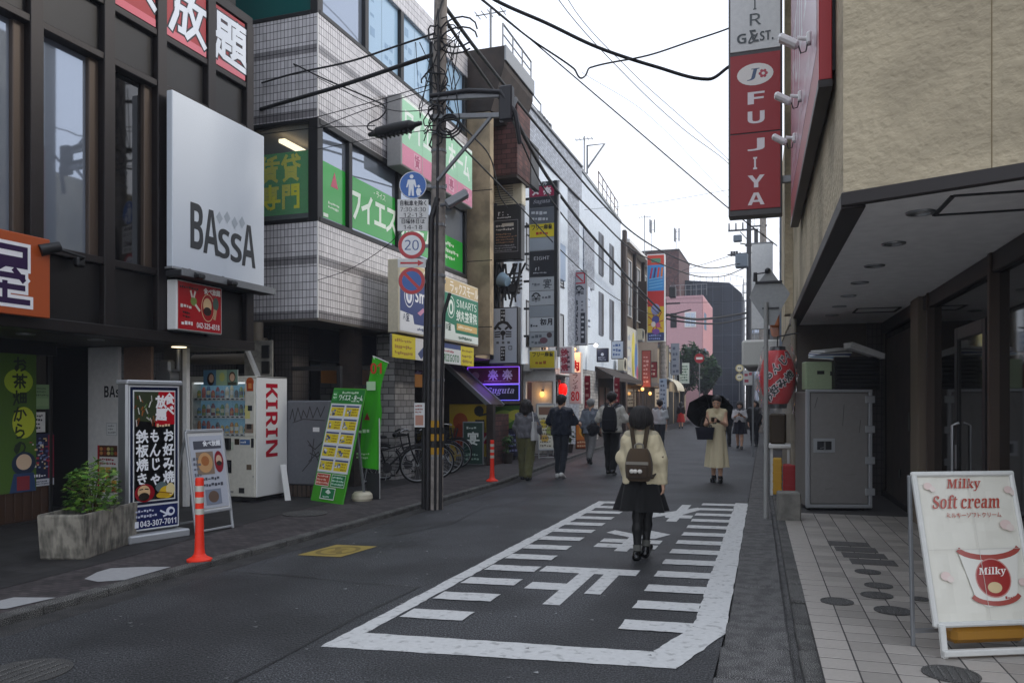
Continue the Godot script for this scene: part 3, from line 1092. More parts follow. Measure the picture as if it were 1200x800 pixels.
	for i in 12:
		s.rect(0.225 + (i % 3) * 0.105, 0.32 + (i / 3) * 0.092, 0.32 + (i % 3) * 0.105, 0.4 + (i / 3) * 0.092, ["d7a84b", "7d9a4e", "c9683e", "d8d2c0", "b6b94f"][i % 5])
	press(s, b, face(V(-9.4, 0, -8.8)), "notices", true)
	wbox(b, "brown_panel", mat("panel_pink", Color(0.5, 0.4, 0.34), 0.7, 0.0, "soft", 0.8), V(-8.85, 1.32, -8.95), V(-8.37, 2.37, -8.9))
	wbox(b, "lower_brown_panel", M.brown_dark, V(-8.85, 0.07, -8.96), V(-8.37, 1.32, -8.92))
	wbox(b, "service_wall", mat("service", Color(0.36, 0.35, 0.33), 0.8, 0.0, "soft", 0.6), V(-8.6, 0.07, -9.5), V(-8.3, 2.37, -9.4))
	var gm := MB.new()
	gm.cyl(V(-8.45, 1.95, -9.4), V(-8.45, 1.95, -9.22), 0.13, 0.13, 16)
	gm.box(V(-8.45, 2.1, -9.3), V(0.2, 0.2, 0.14), 0.03)
	gm.tube([V(-8.45, 1.8, -9.3), V(-8.45, 1.4, -9.3), V(-8.45, 0.1, -9.35)], 0.025)
	gm.tube([V(-8.35, 2.05, -9.3), V(-8.25, 2.05, -9.3), V(-8.25, 2.35, -9.3)], 0.03)
	put(gm, "gas_meter", M.grey_metal, b, true)
	wbox(b, "corner_post", M.white, V(-8.29, 0.07, -9.5), V(-8.22, 2.38, -9.43))

	# posters on the doors
	var g := thing("door_banner", "tall green banner with dark brush lettering at the left glass door", "banner", V(-9.14, 0.45, -7.75))
	lbox(g, "cloth", mat("banner_green", Color(0.3, 0.43, 0.14), 0.8, 0.0, "soft", 2.0), V(-0.008, 0, 0.0), V(0.0, 1.75, 1.0))
	var k := Ink.new()
	k.disc(0.28, 1.58, 0.17, 0.14, "b7c934").disc(0.75, 1.4, 0.2, 0.16, "a3bd2c").disc(0.82, 0.88, 0.16, 0.2, "c3cf3a")
	k.jp("お茶畑からの", 0.66, 1.72, 0.21, 0.12, "20301a", true)
	k.disc(0.82, 0.36, 0.17, 0.15, "26324d").disc(0.82, 0.38, 0.11, 0.1, "e3c6a8").poly([W(0.62, 0.0), W(0.99, 0.0), W(0.96, 0.24), W(0.68, 0.24)], "31486f").rect(0.72, 0.02, 0.9, 0.2, "8c2f38")
	press(k, g, face(V(0, 0, 1.0), EAST))
	var po := thing("poster", "navy and crimson poster with a white heading strip on the glass door", "poster", V(-9.15, 0.5, -7.6))
	lbox(po, "sheet", mat("navy", Color(0.1, 0.12, 0.26), 0.5), V(-0.004, 0, -0.42), V(0, 0.68, 0.0))
	k = Ink.new()
	k.rect(0.33, 0.1, 0.42, 0.66, "8a1f3b").rect(0.0, 0.0, 0.42, 0.09, "cfd2da")
	var r := RandomNumberGenerator.new()
	r.seed = 5
	for i in 46:
		var u := r.randf_range(0.03, 0.33)
		var v := r.randf_range(0.2, 0.62)
		k.rect(u, v, u + r.randf_range(0.015, 0.05), v + r.randf_range(0.01, 0.03), ["d9d5cf", "b33a4c", "8aa0c8", "e0c48a", "55608f"][i % 5])
	k.scribble(0.04, 0.1, 0.34, 0.17, 1, "e8e8ec", 3).scribble(0.02, 0.015, 0.4, 0.075, 2, "30344e", 9)
	press(k, po, face(V(0, 0, 0), EAST))
	var nt := thing("notice", "white sheet with handwritten rows above the navy poster", "notice", V(-9.15, 1.2, -7.62))
	lbox(nt, "sheet", M.white, V(-0.003, 0, -0.27), V(0, 0.26, 0.0))
	press(Ink.new().scribble(0.03, 0.03, 0.25, 0.24, 4, "2c2c34", 17), nt, face(Vector3.ZERO, EAST))
	nt = thing("notice", "pale green sheet hung inside the glass door above the white notice", "notice", V(-9.15, 1.5, -7.68))
	lbox(nt, "sheet", mat("pale_green", Color(0.5, 0.62, 0.45), 0.6), V(-0.003, 0, -0.3), V(0, 0.32, 0.0))
	press(Ink.new().rect(0.04, 0.04, 0.26, 0.14, "8fae7d").scribble(0.04, 0.16, 0.27, 0.29, 3, "4a6342", 18), nt, face(Vector3.ZERO, EAST))

	# big white salon sign
	var sg := thing("salon_sign", "big white salon sign reading BASSA fixed to the dark steel front", "sign", V(-7.63, 3.36, -8.38))
	lbox(sg, "panel", mat("sign_white", Color(0.82, 0.85, 0.88), 0.5), V(0, 0, -1.94), V(0.1, 2.3, 0.0), 0.01)
	lbox(sg, "edge_trim", M.steel, V(-0.02, -0.03, -1.95), V(0.11, 0.0, 0.01), 0.004)
	lbox(sg, "lamp_tray", M.dark_metal, V(0.0, -0.13, -1.98), V(0.26, -0.05, 0.02), 0.01)
	lbox(sg, "lamp_tray_lip", M.grey_metal, V(0.26, -0.13, -1.98), V(0.275, -0.03, 0.02), 0.004)
	k = Ink.new()
	k.latin("B", 0.33, 0.3, 0.62, "2d3034", font_bold, 0.25)
	k.latin("A", 0.58, 0.28, 0.62, "2d3034", font_bold, 0.32)
	k.latin("S", 0.88, 0.27, 0.42, "2d3034", font_bold, 0.25)
	k.latin("S", 1.15, 0.26, 0.42, "2d3034", font_bold, 0.25)
	k.latin("A", 1.4, 0.24, 0.62, "2d3034", font_bold, 0.32)
	for q in 4:
		var cu := 0.91 + q * 0.165
		var cv := 0.83 + 0.04 * (q % 2)
		k.poly([W(cu - 0.07, cv), W(cu, cv - 0.09), W(cu + 0.07, cv), W(cu, cv + 0.09)], "a9b3bb")
	press(k, sg, face(V(0.1, 0, 0.0), EAST))

	# small red sign with a telephone number
	var rs := thing("restaurant_sign", "small red framed sign with white phone number under the white salon sign", "sign", V(-7.64, 2.56, -8.48))
	lbox(rs, "case", M.white_gloss, V(-0.06, -0.015, -0.88), V(0.1, 0.645, 0.015), 0.01)
	k = Ink.new()
	k.rect(0.01, 0.0, 0.86, 0.63, "b3121f")
	k.jp("食べ放題", 0.5, 0.6, 0.085, 0.16, "f0e9e4").scribble(0.04, 0.53, 0.48, 0.6, 1, "3a1518", 41)
	k.latin("042-325-4518", 0.36, 0.04, 0.075, "f3eeee", font_bold, 0.46).scribble(0.07, 0.04, 0.33, 0.13, 1, "f3eeee", 3)
	k.disc(0.58, 0.33, 0.13, 0.19, "e8c9a0").disc(0.58, 0.33, 0.12, 0.18, "a5101c").disc(0.57, 0.36, 0.085, 0.105, "e0bf92").disc(0.57, 0.28, 0.08, 0.06, "2b1c17")
	k.disc(0.74, 0.4, 0.06, 0.09, "4d5f55").line([W(0.74, 0.32), W(0.71, 0.18)], 0.05, "c7a07a")
	k.disc(0.3, 0.39, 0.06, 0.06, "7f9448").line([W(0.27, 0.44), W(0.24, 0.53)], 0.03, "e8ded2").line([W(0.3, 0.44), W(0.33, 0.53)], 0.03, "e8ded2").line([W(0.33, 0.35), W(0.42, 0.27)], 0.035, "e8ded2")
	k.scribble(0.05, 0.27, 0.26, 0.35, 1, "e6dcd6", 5).scribble(0.09, 0.15, 0.26, 0.25, 2, "221316", 6)
	press(k, rs, face(V(0.1, 0, 0.0), EAST), "lettering", false, M.gloss)
	for q in 2:
		var arm := MB.new()
		arm.tube([V(-0.05, 0.78, -0.12 - q * 0.66), V(0.2, 0.78, -0.12 - q * 0.66), V(0.3, 0.72, -0.12 - q * 0.66)], 0.018)
		arm.box(V(0.34, 0.69, -0.14 - q * 0.66), V(0.12, 0.07, 0.12), 0.02)
		put(arm, "spot_lamp", M.black, rs)

	# orange restaurant sign at the left edge of the view
	var os := thing("restaurant_sign", "orange sign with white edged dark lettering at the left edge of the picture", "sign", V(-7.64, 2.5, -6.6))
	lbox(os, "panel", mat("orange_panel", Color(0.68, 0.31, 0.13), 0.4), V(0, 0, 0), V(0.06, 0.86, 2.6), 0.008)
	k = Ink.new()
	k.jp("和屋", 1.07, 0.76, 0.66, 0.2, "f2f0f2").jp("和屋", 1.07, 0.76, 0.66, 0.09, "35264a")
	press(k, os, face(V(0.06, 0, 2.6), EAST), "lettering", false, M.gloss)
	var lamp := thing("sign_lamp", "black spot lamp on an arm beside the orange sign's right end", "lamp", V(-7.7, 3.22, -7.05))
	var lm := MB.new()
	lm.tube([V(0, 0, -0.02), V(0.14, 0.02, 0.02), V(0.2, 0.04, 0.42)], 0.016)
	lm.cyl(V(0.2, 0.07, 0.4), V(0.12, 0.0, 0.58), 0.055, 0.065, 14)
	lm.box(V(0.02, -0.02, -0.02), V(0.09, 0.11, 0.12), 0.02)
	put(lm, "lamp_head", M.black, lamp)

	# red all-you-can-eat band at the top, one panel in each bay
	for q in 5:
		var bay := thing("red_sign_panel", ["red rooftop sign panel reading 題, at the far end of the dark building", "red rooftop sign panel reading 放, second from the far end", "red rooftop sign panel with a white べ, third from the far end", "red rooftop sign panel reading 食, fourth from the far end", "red rooftop sign panel nearest the left edge, without a character"][q], "sign", V(x + 0.02, 6.46, posts[q] + 0.1))
		lbox(bay, "panel", M.red, V(-0.04, 0, 0), V(0.0, 0.86, posts[q + 1] - posts[q] - 0.2), 0.006)
		k = Ink.new()
		var wd: float = posts[q + 1] - posts[q] - 0.2
		k.rect(0.0, 0.0, wd, 0.1, "cf6a74")
		if q < 4:
			k.jp(["題", "放", "べ", "食"][q], wd * 0.5 - 0.38, 0.82, 0.76, 0.17, "2b1d24").jp(["題", "放", "べ", "食"][q], wd * 0.5 - 0.38, 0.82, 0.76, 0.11, "dfe6ee")
		press(k, bay, face(V(0.0, 0, wd), EAST), "lettering", false, M.gloss)

# left: the pale tiled building with green window films
func building_tiled() -> void:
	var b := thing("tiled_building", "pale mosaic tiled office building with green lettered window films", "building", V(-7.2, 0, -11.28))
	var zs := -11.28
	var x := -7.2
	var ze := -17.8
	for band in [[2.97, 4.55], [6.25, 7.95], [9.4, 9.9]]:
		wbox(b, "tiled_wall", M.wall_tile, V(x - 0.22, band[0], ze), V(x, band[1], zs))
		wbox(b, "tiled_wall", M.wall_tile, V(-15, band[0], zs - 0.22), V(x - 0.222, band[1], zs))
	for yb in [[2.97, 3.1], [3.86, 4.0], [6.27, 6.4], [7.32, 7.45]]:
		wbox(b, "dark_tile_band", M.wall_tile_dark, V(x, yb[0], ze), V(x + 0.004, yb[1], zs + 0.004))
		wbox(b, "dark_tile_band", M.wall_tile_dark, V(-15, yb[0], zs), V(x - 0.001, yb[1], zs + 0.004))
	wbox(b, "corner_bead", M.white, V(x - 0.01, 2.97, zs - 0.01), V(x + 0.012, 4.55, zs + 0.012), 0.003)
	wbox(b, "corner_bead", M.white, V(x - 0.01, 6.25, zs - 0.01), V(x + 0.012, 7.95, zs + 0.012), 0.003)
	wbox(b, "tiled_wall", M.wall_tile, V(-15, 4.55, zs - 0.22), V(-8.75, 6.25, zs))
	wbox(b, "tiled_wall", M.wall_tile, V(-15, 7.95, zs - 0.22), V(-10.5, 9.4, zs))
	wbox(b, "far_wall", M.beige_wall, V(-15, 2.97, ze), V(x - 0.222, 9.9, ze + 0.2))
	wbox(b, "far_wall", M.tile_brown, V(-15, 0, ze), V(-8.1, 2.93, ze + 0.2))
	wbox(b, "back_wall", M.beige_wall, V(-15, 0, ze), V(-14.8, 9.9, zs))
	wbox(b, "roof", M.concrete, V(-15, 9.7, ze + 0.2), V(x - 0.22, 9.78, zs - 0.22))
	wbox(b, "floor_slab", mat("ceiling", Color(0.55, 0.5, 0.44), 0.8), V(-14.8, 4.45, ze + 0.2), V(x - 0.22, 4.54, zs - 0.22))
	wbox(b, "floor_slab", M.ceiling, V(-14.8, 6.26, ze + 0.2), V(x - 0.22, 6.4, zs - 0.22))
	wbox(b, "overhang_soffit", M.soffit_dark, V(-15, 2.93, ze), V(x, 2.968, zs))
	# windows: side facing down the street
	var side := wbox(b, "side_window", M.black, V(-7.38, 4.55, zs - 0.16), V(x, 6.25, zs + 0.002), 0.006)
	wbox(side, "sill", M.black, V(-8.75, 4.55, zs - 0.1), V(-7.382, 4.62, zs + 0.01), 0.005)
	wbox(side, "head", M.black, V(-8.75, 6.19, zs - 0.1), V(-7.382, 6.25, zs + 0.01), 0.005)
	wbox(side, "pane", glass_clear(), V(-8.75, 4.62, zs - 0.07), V(-7.382, 6.19, zs - 0.06))
	wbox(side, "window_film", M.film_green, V(-8.75, 4.72, zs - 0.085), V(-7.42, 5.76, zs - 0.075))
	wbox(side, "ceiling_tube", glow("tube_lit", Color(1, 0.95, 0.8), 1.7), V(-8.3, 6.1, zs - 1.3), V(-8.18, 6.16, zs - 0.5))
	var k := Ink.new()
	k.jp("賃貸", 0.38, 1.0, 0.45, 0.12, "d9d81c", false, 0.9).jp("専門", 0.38, 0.52, 0.45, 0.12, "d9d81c", false, 0.9)
	press(k, side, face(V(-8.75, 4.72, zs - 0.075)), "lettering", true, M.gloss)
	var upper := wbox(b, "side_window", M.black, V(-7.34, 7.95, zs - 0.16), V(x, 9.4, zs + 0.002), 0.006)
	wbox(upper, "sill", M.black, V(-10.5, 7.95, zs - 0.1), V(-7.342, 8.02, zs + 0.01), 0.005)
	wbox(upper, "pane", mat("film_teal", Color(0.1, 0.34, 0.33), 0.1), V(-10.5, 8.02, zs - 0.07), V(-7.342, 9.4, zs - 0.06))
	# windows along the street: lower row
	var stops := [-11.34, -12.36, -14.25, -16.1, -17.75]
	for i in 4:
		var z0: float = stops[i]
		var z1: float = stops[i + 1]
		var w := wbox(b, "street_window", M.black, V(x - 0.14, 4.55, z1), V(x + 0.01, 4.64, z0), 0.006)
		wbox(w, "head", M.black, V(x - 0.14, 6.15, z1), V(x + 0.01, 6.25, z0), 0.006)
		wbox(w, "mullion", M.black, V(x - 0.14, 4.64, z1), V(x + 0.006, 6.15, z1 + 0.09), 0.006)
		wbox(w, "jamb", M.dark_metal, V(x - 0.1, 4.64, z0 - 0.05), V(x - 0.01, 6.15, z0), 0.006)
		wbox(w, "pane", M.glass_shiny, V(x - 0.08, 4.64, z1 + 0.09), V(x - 0.07, 6.15, z0 - 0.05))
		wbox(w, "window_film", M.film_green, V(x - 0.07, 4.7 if i else 4.68, z1 + 0.1), V(x - 0.066, 5.62 if i < 3 else 5.4, z0 - 0.06))
		k = Ink.new()
		if i == 0:
			k.poly([W(0.38, 0.55), W(0.62, 0.55), W(0.5, 0.82)], "b33552").rect(0.15, 0.0, 0.3, 0.06, "d7e4d5").scribble(0.3, 0.15, 0.75, 0.3, 2, "cfe6cc", 2)
		elif i == 1:
			k.jp("ワイエス", -0.08, 0.74, 0.58, 0.14, "dcecdc", false, 0.82).jp("アパ・ライス", 0.55, 0.88, 0.13, 0.12, "c9e6c4")
		elif i == 2:
			k.jp("ホーム", 0.08, 0.74, 0.58, 0.14, "dcecdc", false, 0.95)
		else:
			k.scribble(0.15, 0.15, 1.3, 0.6, 3, "cfe6cc", 6)
		press(k, w, face(V(x - 0.066, 4.7, z0 - 0.06), EAST), "lettering", true, M.gloss)
	# upper row with pale blue film
	stops = [-11.34, -12.97, -14.4, -15.9, -17.75]
	for i in 4:
		var z0: float = stops[i]
		var z1: float = stops[i + 1]
		var w := wbox(b, "street_window", M.black, V(x - 0.14, 7.95, z1), V(x + 0.01, 8.03, z0), 0.006)
		wbox(w, "mullion", M.black, V(x - 0.14, 8.03, z1), V(x + 0.006, 9.4, z1 + 0.13), 0.006)
		wbox(w, "pane", M.film_blue if i != 0 else M.glass_shiny, V(x - 0.08, 8.03, z1 + 0.13), V(x - 0.07, 9.4, z0))
		if i > 0:
			k = Ink.new()
			k.rect(0.62, 0.0, 0.64, 1.3, "8ba5b8").scribble(0.18, 0.35, 0.5, 1.25, 3, "7f9fbd", 20 + i).scribble(0.75, 0.1, 1.1, 0.6, 2, "7f9fbd", 30 + i)
			press(k, w, face(V(x - 0.07, 8.03, z0), EAST), "lettering", true, M.gloss)
	# ground floor, set back under the overhang
	wbox(b, "ground_floor_wall", M.tile_brown, V(-15, 0, -12.1), V(-8.3, 2.93, -11.9))
	wbox(b, "side_door", M.dark, V(-8.95, 0.07, -11.9), V(-8.45, 2.3, -11.88))
	wbox(b, "shop_wall", M.tile_brown, V(-8.3, 0, -12.4), V(-8.1, 2.93, -11.9))
	wbox(b, "shop_wall", M.dark, V(-8.2, 2.35, ze + 0.2), V(-8.0, 2.93, -12.4))
	for i in 4:
		var z0 := -12.45 - i * 1.25
		var w := wbox(b, "shop_window", M.brown_dark, V(-8.16, 0.1, z0 - 1.25), V(-8.04, 2.35, z0 - 1.17), 0.008)
		wbox(w, "pane", M.glass, V(-8.12, 0.45, z0 - 1.17), V(-8.1, 2.35, z0))
		wbox(w, "stall_riser", M.brown_dark, V(-8.14, 0.06, z0 - 1.17), V(-8.06, 0.45, z0))
		wbox(w, "amber_panel", mat("amber", Color(0.55, 0.36, 0.12), 0.6), V(-8.1, 1.95, z0 - 0.95), V(-8.09, 2.25, z0 - 0.35))
	wbox(b, "white_brick_pillar", M.brick_white, V(-7.65, 0.06, -15.0), V(-7.25, 2.93, -14.1))
	wbox(b, "brown_pillar", M.brown_dark, V(-7.65, 0.06, -13.0), V(-7.35, 2.93, -12.7))
	# louvre, ducts and pipes in the gap between the two buildings
	wbox(b, "louvre", M.dark, V(-9.2, 2.1, -11.86), V(-8.5, 2.9, -11.8))
	var d := MB.new()
	d.tube([V(-9.6, 2.32, -11.2), V(-8.5, 2.32, -11.2), V(-8.36, 2.36, -11.2), V(-8.3, 2.5, -11.2), V(-8.3, 2.92, -11.2)], 0.09, 12)
	d.tube([V(-9.6, 2.62, -11.3), V(-8.2, 2.62, -11.3)], 0.05, 8)
	put(d, "duct", mat("duct", Color(0.5, 0.46, 0.4), 0.6), b, true)
	# grey service cabinet with scrawls
	var c := thing("service_cabinet", "grey metal service cabinet scrawled with black graffiti beside the drink machine", "cabinet", V(-7.2, 0.06, -11.3))
	lbox(c, "body", mat("cabinet_grey", Color(0.4, 0.41, 0.43), 0.55, 0.2, "soft", 0.9), V(-0.42, 0.2, -0.3), V(0.38, 1.56, 0.28), 0.02)
	lbox(c, "top_rail", M.black, V(-0.5, 2.05, -0.05), V(0.42, 2.12, 0.03))
	lbox(c, "side_rail", M.black, V(0.36, 1.56, -0.05), V(0.42, 2.05, 0.03))
	lbox(c, "plinth", M.brown_dark, V(-0.4, 0, -0.28), V(0.36, 0.2, 0.24))
	for q in 9:
		lbox(c, "slat", M.bronze_light, V(-0.38 + q * 0.084, 0.01, 0.24), V(-0.33 + q * 0.084, 0.19, 0.26), 0.004)
	k = Ink.new()
	k.line([W(-0.35, 1.25), W(-0.3, 1.42), W(-0.26, 1.22), W(-0.2, 1.44), W(-0.14, 1.26), W(-0.1, 1.4), W(-0.03, 1.28), W(0.02, 1.46), W(0.08, 1.28), W(0.16, 1.45), W(0.22, 1.3), W(0.3, 1.47)], 0.014, "222326")
	k.line([W(-0.3, 1.2), W(-0.1, 1.26), W(0.3, 1.24)], 0.012, "222326")
	k.line([W(-0.12, 0.42), W(0.05, 0.6), W(0.1, 0.95)], 0.014, "222326").line([W(0.0, 0.85), W(0.12, 0.78), W(0.28, 0.92)], 0.016, "222326").line([W(0.02, 0.72), W(0.16, 0.66), W(0.3, 0.76)], 0.016, "222326").line([W(0.0, 0.58), W(0.18, 0.74), W(0.26, 0.6)], 0.014, "222326").line([W(-0.02, 0.92), W(0.06, 0.82), W(0.22, 0.52)], 0.014, "222326")
	k.rect(0.08, 1.06, 0.2, 1.13, "d2d2cf")
	press(k, c, face(V(0, 0, 0.28)), "graffiti")

# a window set in a wall that faces across the street: frame, pane, sill
func wall_window(b: Node3D, x: float, y0: float, y1: float, z0: float, z1: float, fm: Material, pane: Material, proud := 0.02, bars := 1) -> void:
	var w := wbox(b, "window", fm, V(x - 0.05, y0 - 0.04, z1 - 0.05), V(x + proud + 0.03, y0, z0 + 0.05), 0.006)
	wbox(w, "head", fm, V(x - 0.05, y1, z1 - 0.05), V(x + proud, y1 + 0.05, z0 + 0.05), 0.006)
	for z in [z0, z1 - 0.05]:
		wbox(w, "jamb", fm, V(x - 0.05, y0, z), V(x + proud, y1, z + 0.05), 0.006)
	wbox(w, "pane", pane, V(x - 0.02, y0, z1), V(x + 0.004, y1, z0))
	for i in bars:
		var z := lerpf(z0, z1, (i + 1.0) / (bars + 1.0))
		wbox(w, "glazing_bar", fm, V(x + 0.004, y0, z - 0.02), V(x + proud, y1, z + 0.02))

func railing(b: Node3D, m: Material, a: Vector3, e: Vector3, h: float, posts: int) -> void:
	var mb := MB.new()
	mb.tube([a + Vector3.UP * h, e + Vector3.UP * h], 0.025)
	mb.tube([a + Vector3.UP * h * 0.55, e + Vector3.UP * h * 0.55], 0.018)
	for i in posts:
		var p := a.lerp(e, i / (posts - 1.0))
		mb.tube([p, p + Vector3.UP * h], 0.02)
	put(mb, "roof_railing", m, b, true)

func antenna(called: String, label: String, at: Vector3, h: float, kind: int) -> void:
	var t := thing(called, label, "antenna", at)
	var m := MB.new()
	m.tube([Vector3.ZERO, V(0, h, 0)], 0.03)
	put(m, "mast", M.grey_metal, t)
	m = MB.new()
	if kind == 0:
		for i in 5:
			m.tube([V(-0.35 + i * 0.17, h - 0.12, -0.2), V(-0.35 + i * 0.17, h - 0.12, 0.2)], 0.012)
		m.tube([V(-0.4, h - 0.12, 0), V(0.4, h - 0.12, 0)], 0.014)
	else:
		for a in [0.0, 2.1, 4.2]:
			m.box(V(cos(a) * 0.3, h - 0.7, sin(a) * 0.3), V(0.14, 1.4, 0.1), 0.02)
			m.tube([V(0, h - 0.4, 0), V(cos(a) * 0.3, h - 0.4, sin(a) * 0.3)], 0.02)
			m.tube([V(0, h - 1.1, 0), V(cos(a) * 0.3, h - 1.1, sin(a) * 0.3)], 0.02)
	put(m, "aerial", M.grey_metal, t)

func air_conditioner(at: Vector3, turn: float, label: String) -> void:
	var t := thing("air_conditioner", label, "air conditioner", at, turn, "outdoor air conditioning units")
	lbox(t, "case", M.cream_box, V(-0.4, 0, -0.15), V(0.4, 0.62, 0.15), 0.02)
	var m := MB.new()
	for i in 9:
		m.cyl(V(-0.1, 0.31, 0.15), V(-0.1, 0.31, 0.16), 0.24 - i * 0.025, 0.24 - i * 0.025, 20, false)
		m.box(V(-0.1, 0.07 + i * 0.06, 0.158), V(0.5, 0.012, 0.012))
	put(m, "fan_grille", M.dark_metal, t)
	lbox(t, "bracket", M.grey_metal, V(-0.38, -0.06, -0.2), V(0.38, 0.0, 0.14))

func left_row() -> void:
	# beige building with a deep brown overhang
	var b := thing("beige_building", "beige rendered building with a deep red brown overhanging bay near its top", "building", V(-6.6, 0, -17.95))
	wbox(b, "wall", M.beige_wall, V(-14, 2.75, -18.2), V(-6.68, 8.6, -17.95))
	wbox(b, "recessed_wall", M.beige_wall, V(-14, 2.7, -20.2), V(-7.15, 8.6, -18.2))
	wbox(b, "lower_wall", M.brown_dark, V(-14, 0, -22.0), V(-7.15, 2.7, -20.3))
	for yy in [3.4, 5.0, 6.7]:
		wbox(b, "wall_joint", M.brown_dark, V(-7.4, yy, -17.952), V(-6.62, yy + 0.02, -17.947))
	wbox(b, "brick_bay", M.brick_red, V(-7.15, 7.35, -20.1), V(-6.34, 9.2, -19.02), 0.01)
	wbox(b, "bay_soffit", M.brown_dark, V(-7.15, 7.27, -20.1), V(-6.36, 7.348, -19.03))
	var m := MB.new()
	m.xf = Transform3D(Basis(V(1, 0, 0), Vector3.UP, V(0, 0, 1)), V(0, 0, -20.2))
	m.prism(PackedVector2Array([W(-7.6, 8.6), W(-6.63, 8.6), W(-6.3, 9.6), W(-6.3, 10.1), W(-7.6, 10.1)]), 2.3)
	put(m, "sloping_cornice", M.brown_dark, b, true)
	wbox(b, "cornice_edge", M.grey_metal, V(-6.3, 9.75, -20.2), V(-6.25, 10.12, -17.9), 0.01)
	wbox(b, "roof_block", M.beige_wall, V(-13, 8.6, -20.2), V(-7.6, 10.1, -18.0))
	railing(b, M.grey_metal, V(-6.35, 10.1, -17.95), V(-6.35, 10.1, -20.2), 0.55, 4)
	for i in 3:
		wbox(b, "pipe", M.dark_metal, V(-7.15, 2.7, -19.3 - i * 0.28), V(-7.07, 6.8, -19.22 - i * 0.28), 0.02)
	wbox(b, "dark_panel", M.brown_dark, V(-7.16, 3.9, -20.15), V(-7.1, 6.6, -19.7))
	var hb := thing("dark_board", "dark board hung edge on beyond the red brick bay, above the sign tower", "sign", V(-6.45, 7.4, -20.7))
	lbox(hb, "board", M.black, V(-0.07, 0, -0.35), V(0.07, 1.2, 0.4), 0.02)
	lbox(hb, "bracket", M.dark_metal, V(-0.75, 1.0, -0.04), V(-0.07, 1.06, 0.02))
	antenna("roof_antenna", "thin mast with small aerial bars on the beige building's roof", V(-6.9, 10.1, -18.6), 1.3, 0)
	air_conditioner(V(-6.8, 6.72, -19.75), 0.0, "outdoor unit on top of the black hanging menu sign")
	# clutter of pipes and a blue bucket fan between the two hanging signs
	var cl := thing("pipe_cluster", "tangle of dark pipes and a pale blue vent hood below the black hanging sign", "pipes", V(-6.8, 4.1, -19.5))
	var r := RandomNumberGenerator.new()
	r.seed = 77
	m = MB.new()
	for i in 16:
		var x := r.randf_range(-0.45, 0.3)
		m.tube([V(x, r.randf_range(-0.1, 0.2), r.randf_range(-0.2, 0.1)), V(x + r.randf_range(-0.1, 0.1), 0.5, r.randf_range(-0.2, 0.1)), V(x + r.randf_range(-0.3, 0.3), 1.1, -0.1)], r.randf_range(0.015, 0.04))
	for i in 5:
		m.bar(V(-0.5, 0.3 + i * 0.12, 0.0), V(0.4, 0.45 + i * 0.1, -0.1), 0.03, 0.04)
	m.box(V(0.05, 0.45, -0.15), V(0.5, 0.25, 0.25), 0.03)
	put(m, "pipes", M.black, cl)
	m = MB.new()
	m.cyl(V(-0.12, 0.68, 0.05), V(0.08, 0.6, 0.12), 0.2, 0.12, 16)
	put(m, "vent_hood", mat("blue_grey", Color(0.5, 0.6, 0.68), 0.5), cl)

	# white and grey brick building behind the sign tower
	b = thing("grey_brick_building", "tall grey brick building with a white upper band behind the sign tower", "building", V(-7.0, 0, -22.0))
	wbox(b, "white_wall", M.stucco_white, V(-14, 2.7, -27.4), V(-7.25, 9.25, -20.2))
	wbox(b, "brick_parapet", M.brick_grey, V(-14, 9.25, -29.3), V(-7.2, 10.45, -20.2))
	wbox(b, "coping", M.grey_metal, V(-14, 10.45, -29.3), V(-7.14, 10.53, -20.2), 0.01)
	wbox(b, "brick_pier", M.brick_grey, V(-14, 0, -29.3), V(-7.3, 9.25, -27.4))
	wbox(b, "ground_floor_wall", M.brick_white, V(-14, 0, -27.4), V(-7.3, 2.7, -22.0))
	wbox(b, "fascia", M.white, V(-7.3, 2.5, -27.3), V(-6.9, 2.72, -22.05), 0.01)
	for yy in [3.3, 5.6]:
		wall_window(b, -7.25, yy, yy + 1.3, -22.6, -24.2, M.dark_metal, M.glass)
		wall_window(b, -7.25, yy, yy + 1.3, -25.0, -26.8, M.dark_metal, M.glass)
	wbox(b, "balcony_panel", mat("blue_panel", Color(0.5, 0.58, 0.68), 0.4), V(-7.25, 5.7, -26.2), V(-7.0, 6.9, -24.9), 0.01)
	wbox(b, "door", M.brown_dark, V(-7.3, 0.06, -23.6), V(-7.26, 2.2, -22.5))
	wbox(b, "door", M.black, V(-7.3, 0.06, -25.6), V(-7.26, 2.3, -24.2))
	railing(b, M.grey_metal, V(-7.4, 10.5, -22.1), V(-7.4, 10.5, -24.6), 0.7, 3)
	wbox(b, "roof_unit", M.grey_metal, V(-8.4, 10.5, -26.2), V(-7.5, 11.1, -24.8), 0.02)
	for i in 4:
		wbox(b, "roof_unit_fin", M.dark_metal, V(-7.5, 10.55, -26.1 + i * 0.34), V(-7.46, 11.05, -25.9 + i * 0.34), 0.01)

	# white rendered building
	b = thing("white_building", "bright white rendered building with narrow dark recessed windows", "building", V(-7.4, 0, -29.3))
	var x0 := -7.25
	var p := PackedVector2Array([W(-7.35, -29.3), W(-7.64, -39.2), W(-15, -39.2), W(-15, -29.3)])
	m = MB.new()
	m.xf = Transform3D(Basis(V(1, 0, 0), V(0, 0, 1), V(0, -1, 0)), V(0, 10.5, 0))
	m.prism(p, 7.6)
	put(m, "wall", M.stucco_white, b, true)
	m = MB.new()
	m.xf = Transform3D(Basis(V(1, 0, 0), V(0, 0, 1), V(0, -1, 0)), V(0, 10.62, 0))
	m.prism(PackedVector2Array([W(-7.3, -29.3), W(-7.59, -39.2), W(-15, -39.2), W(-15, -29.3)]), 0.118)
	put(m, "coping", M.grey_metal, b, true)
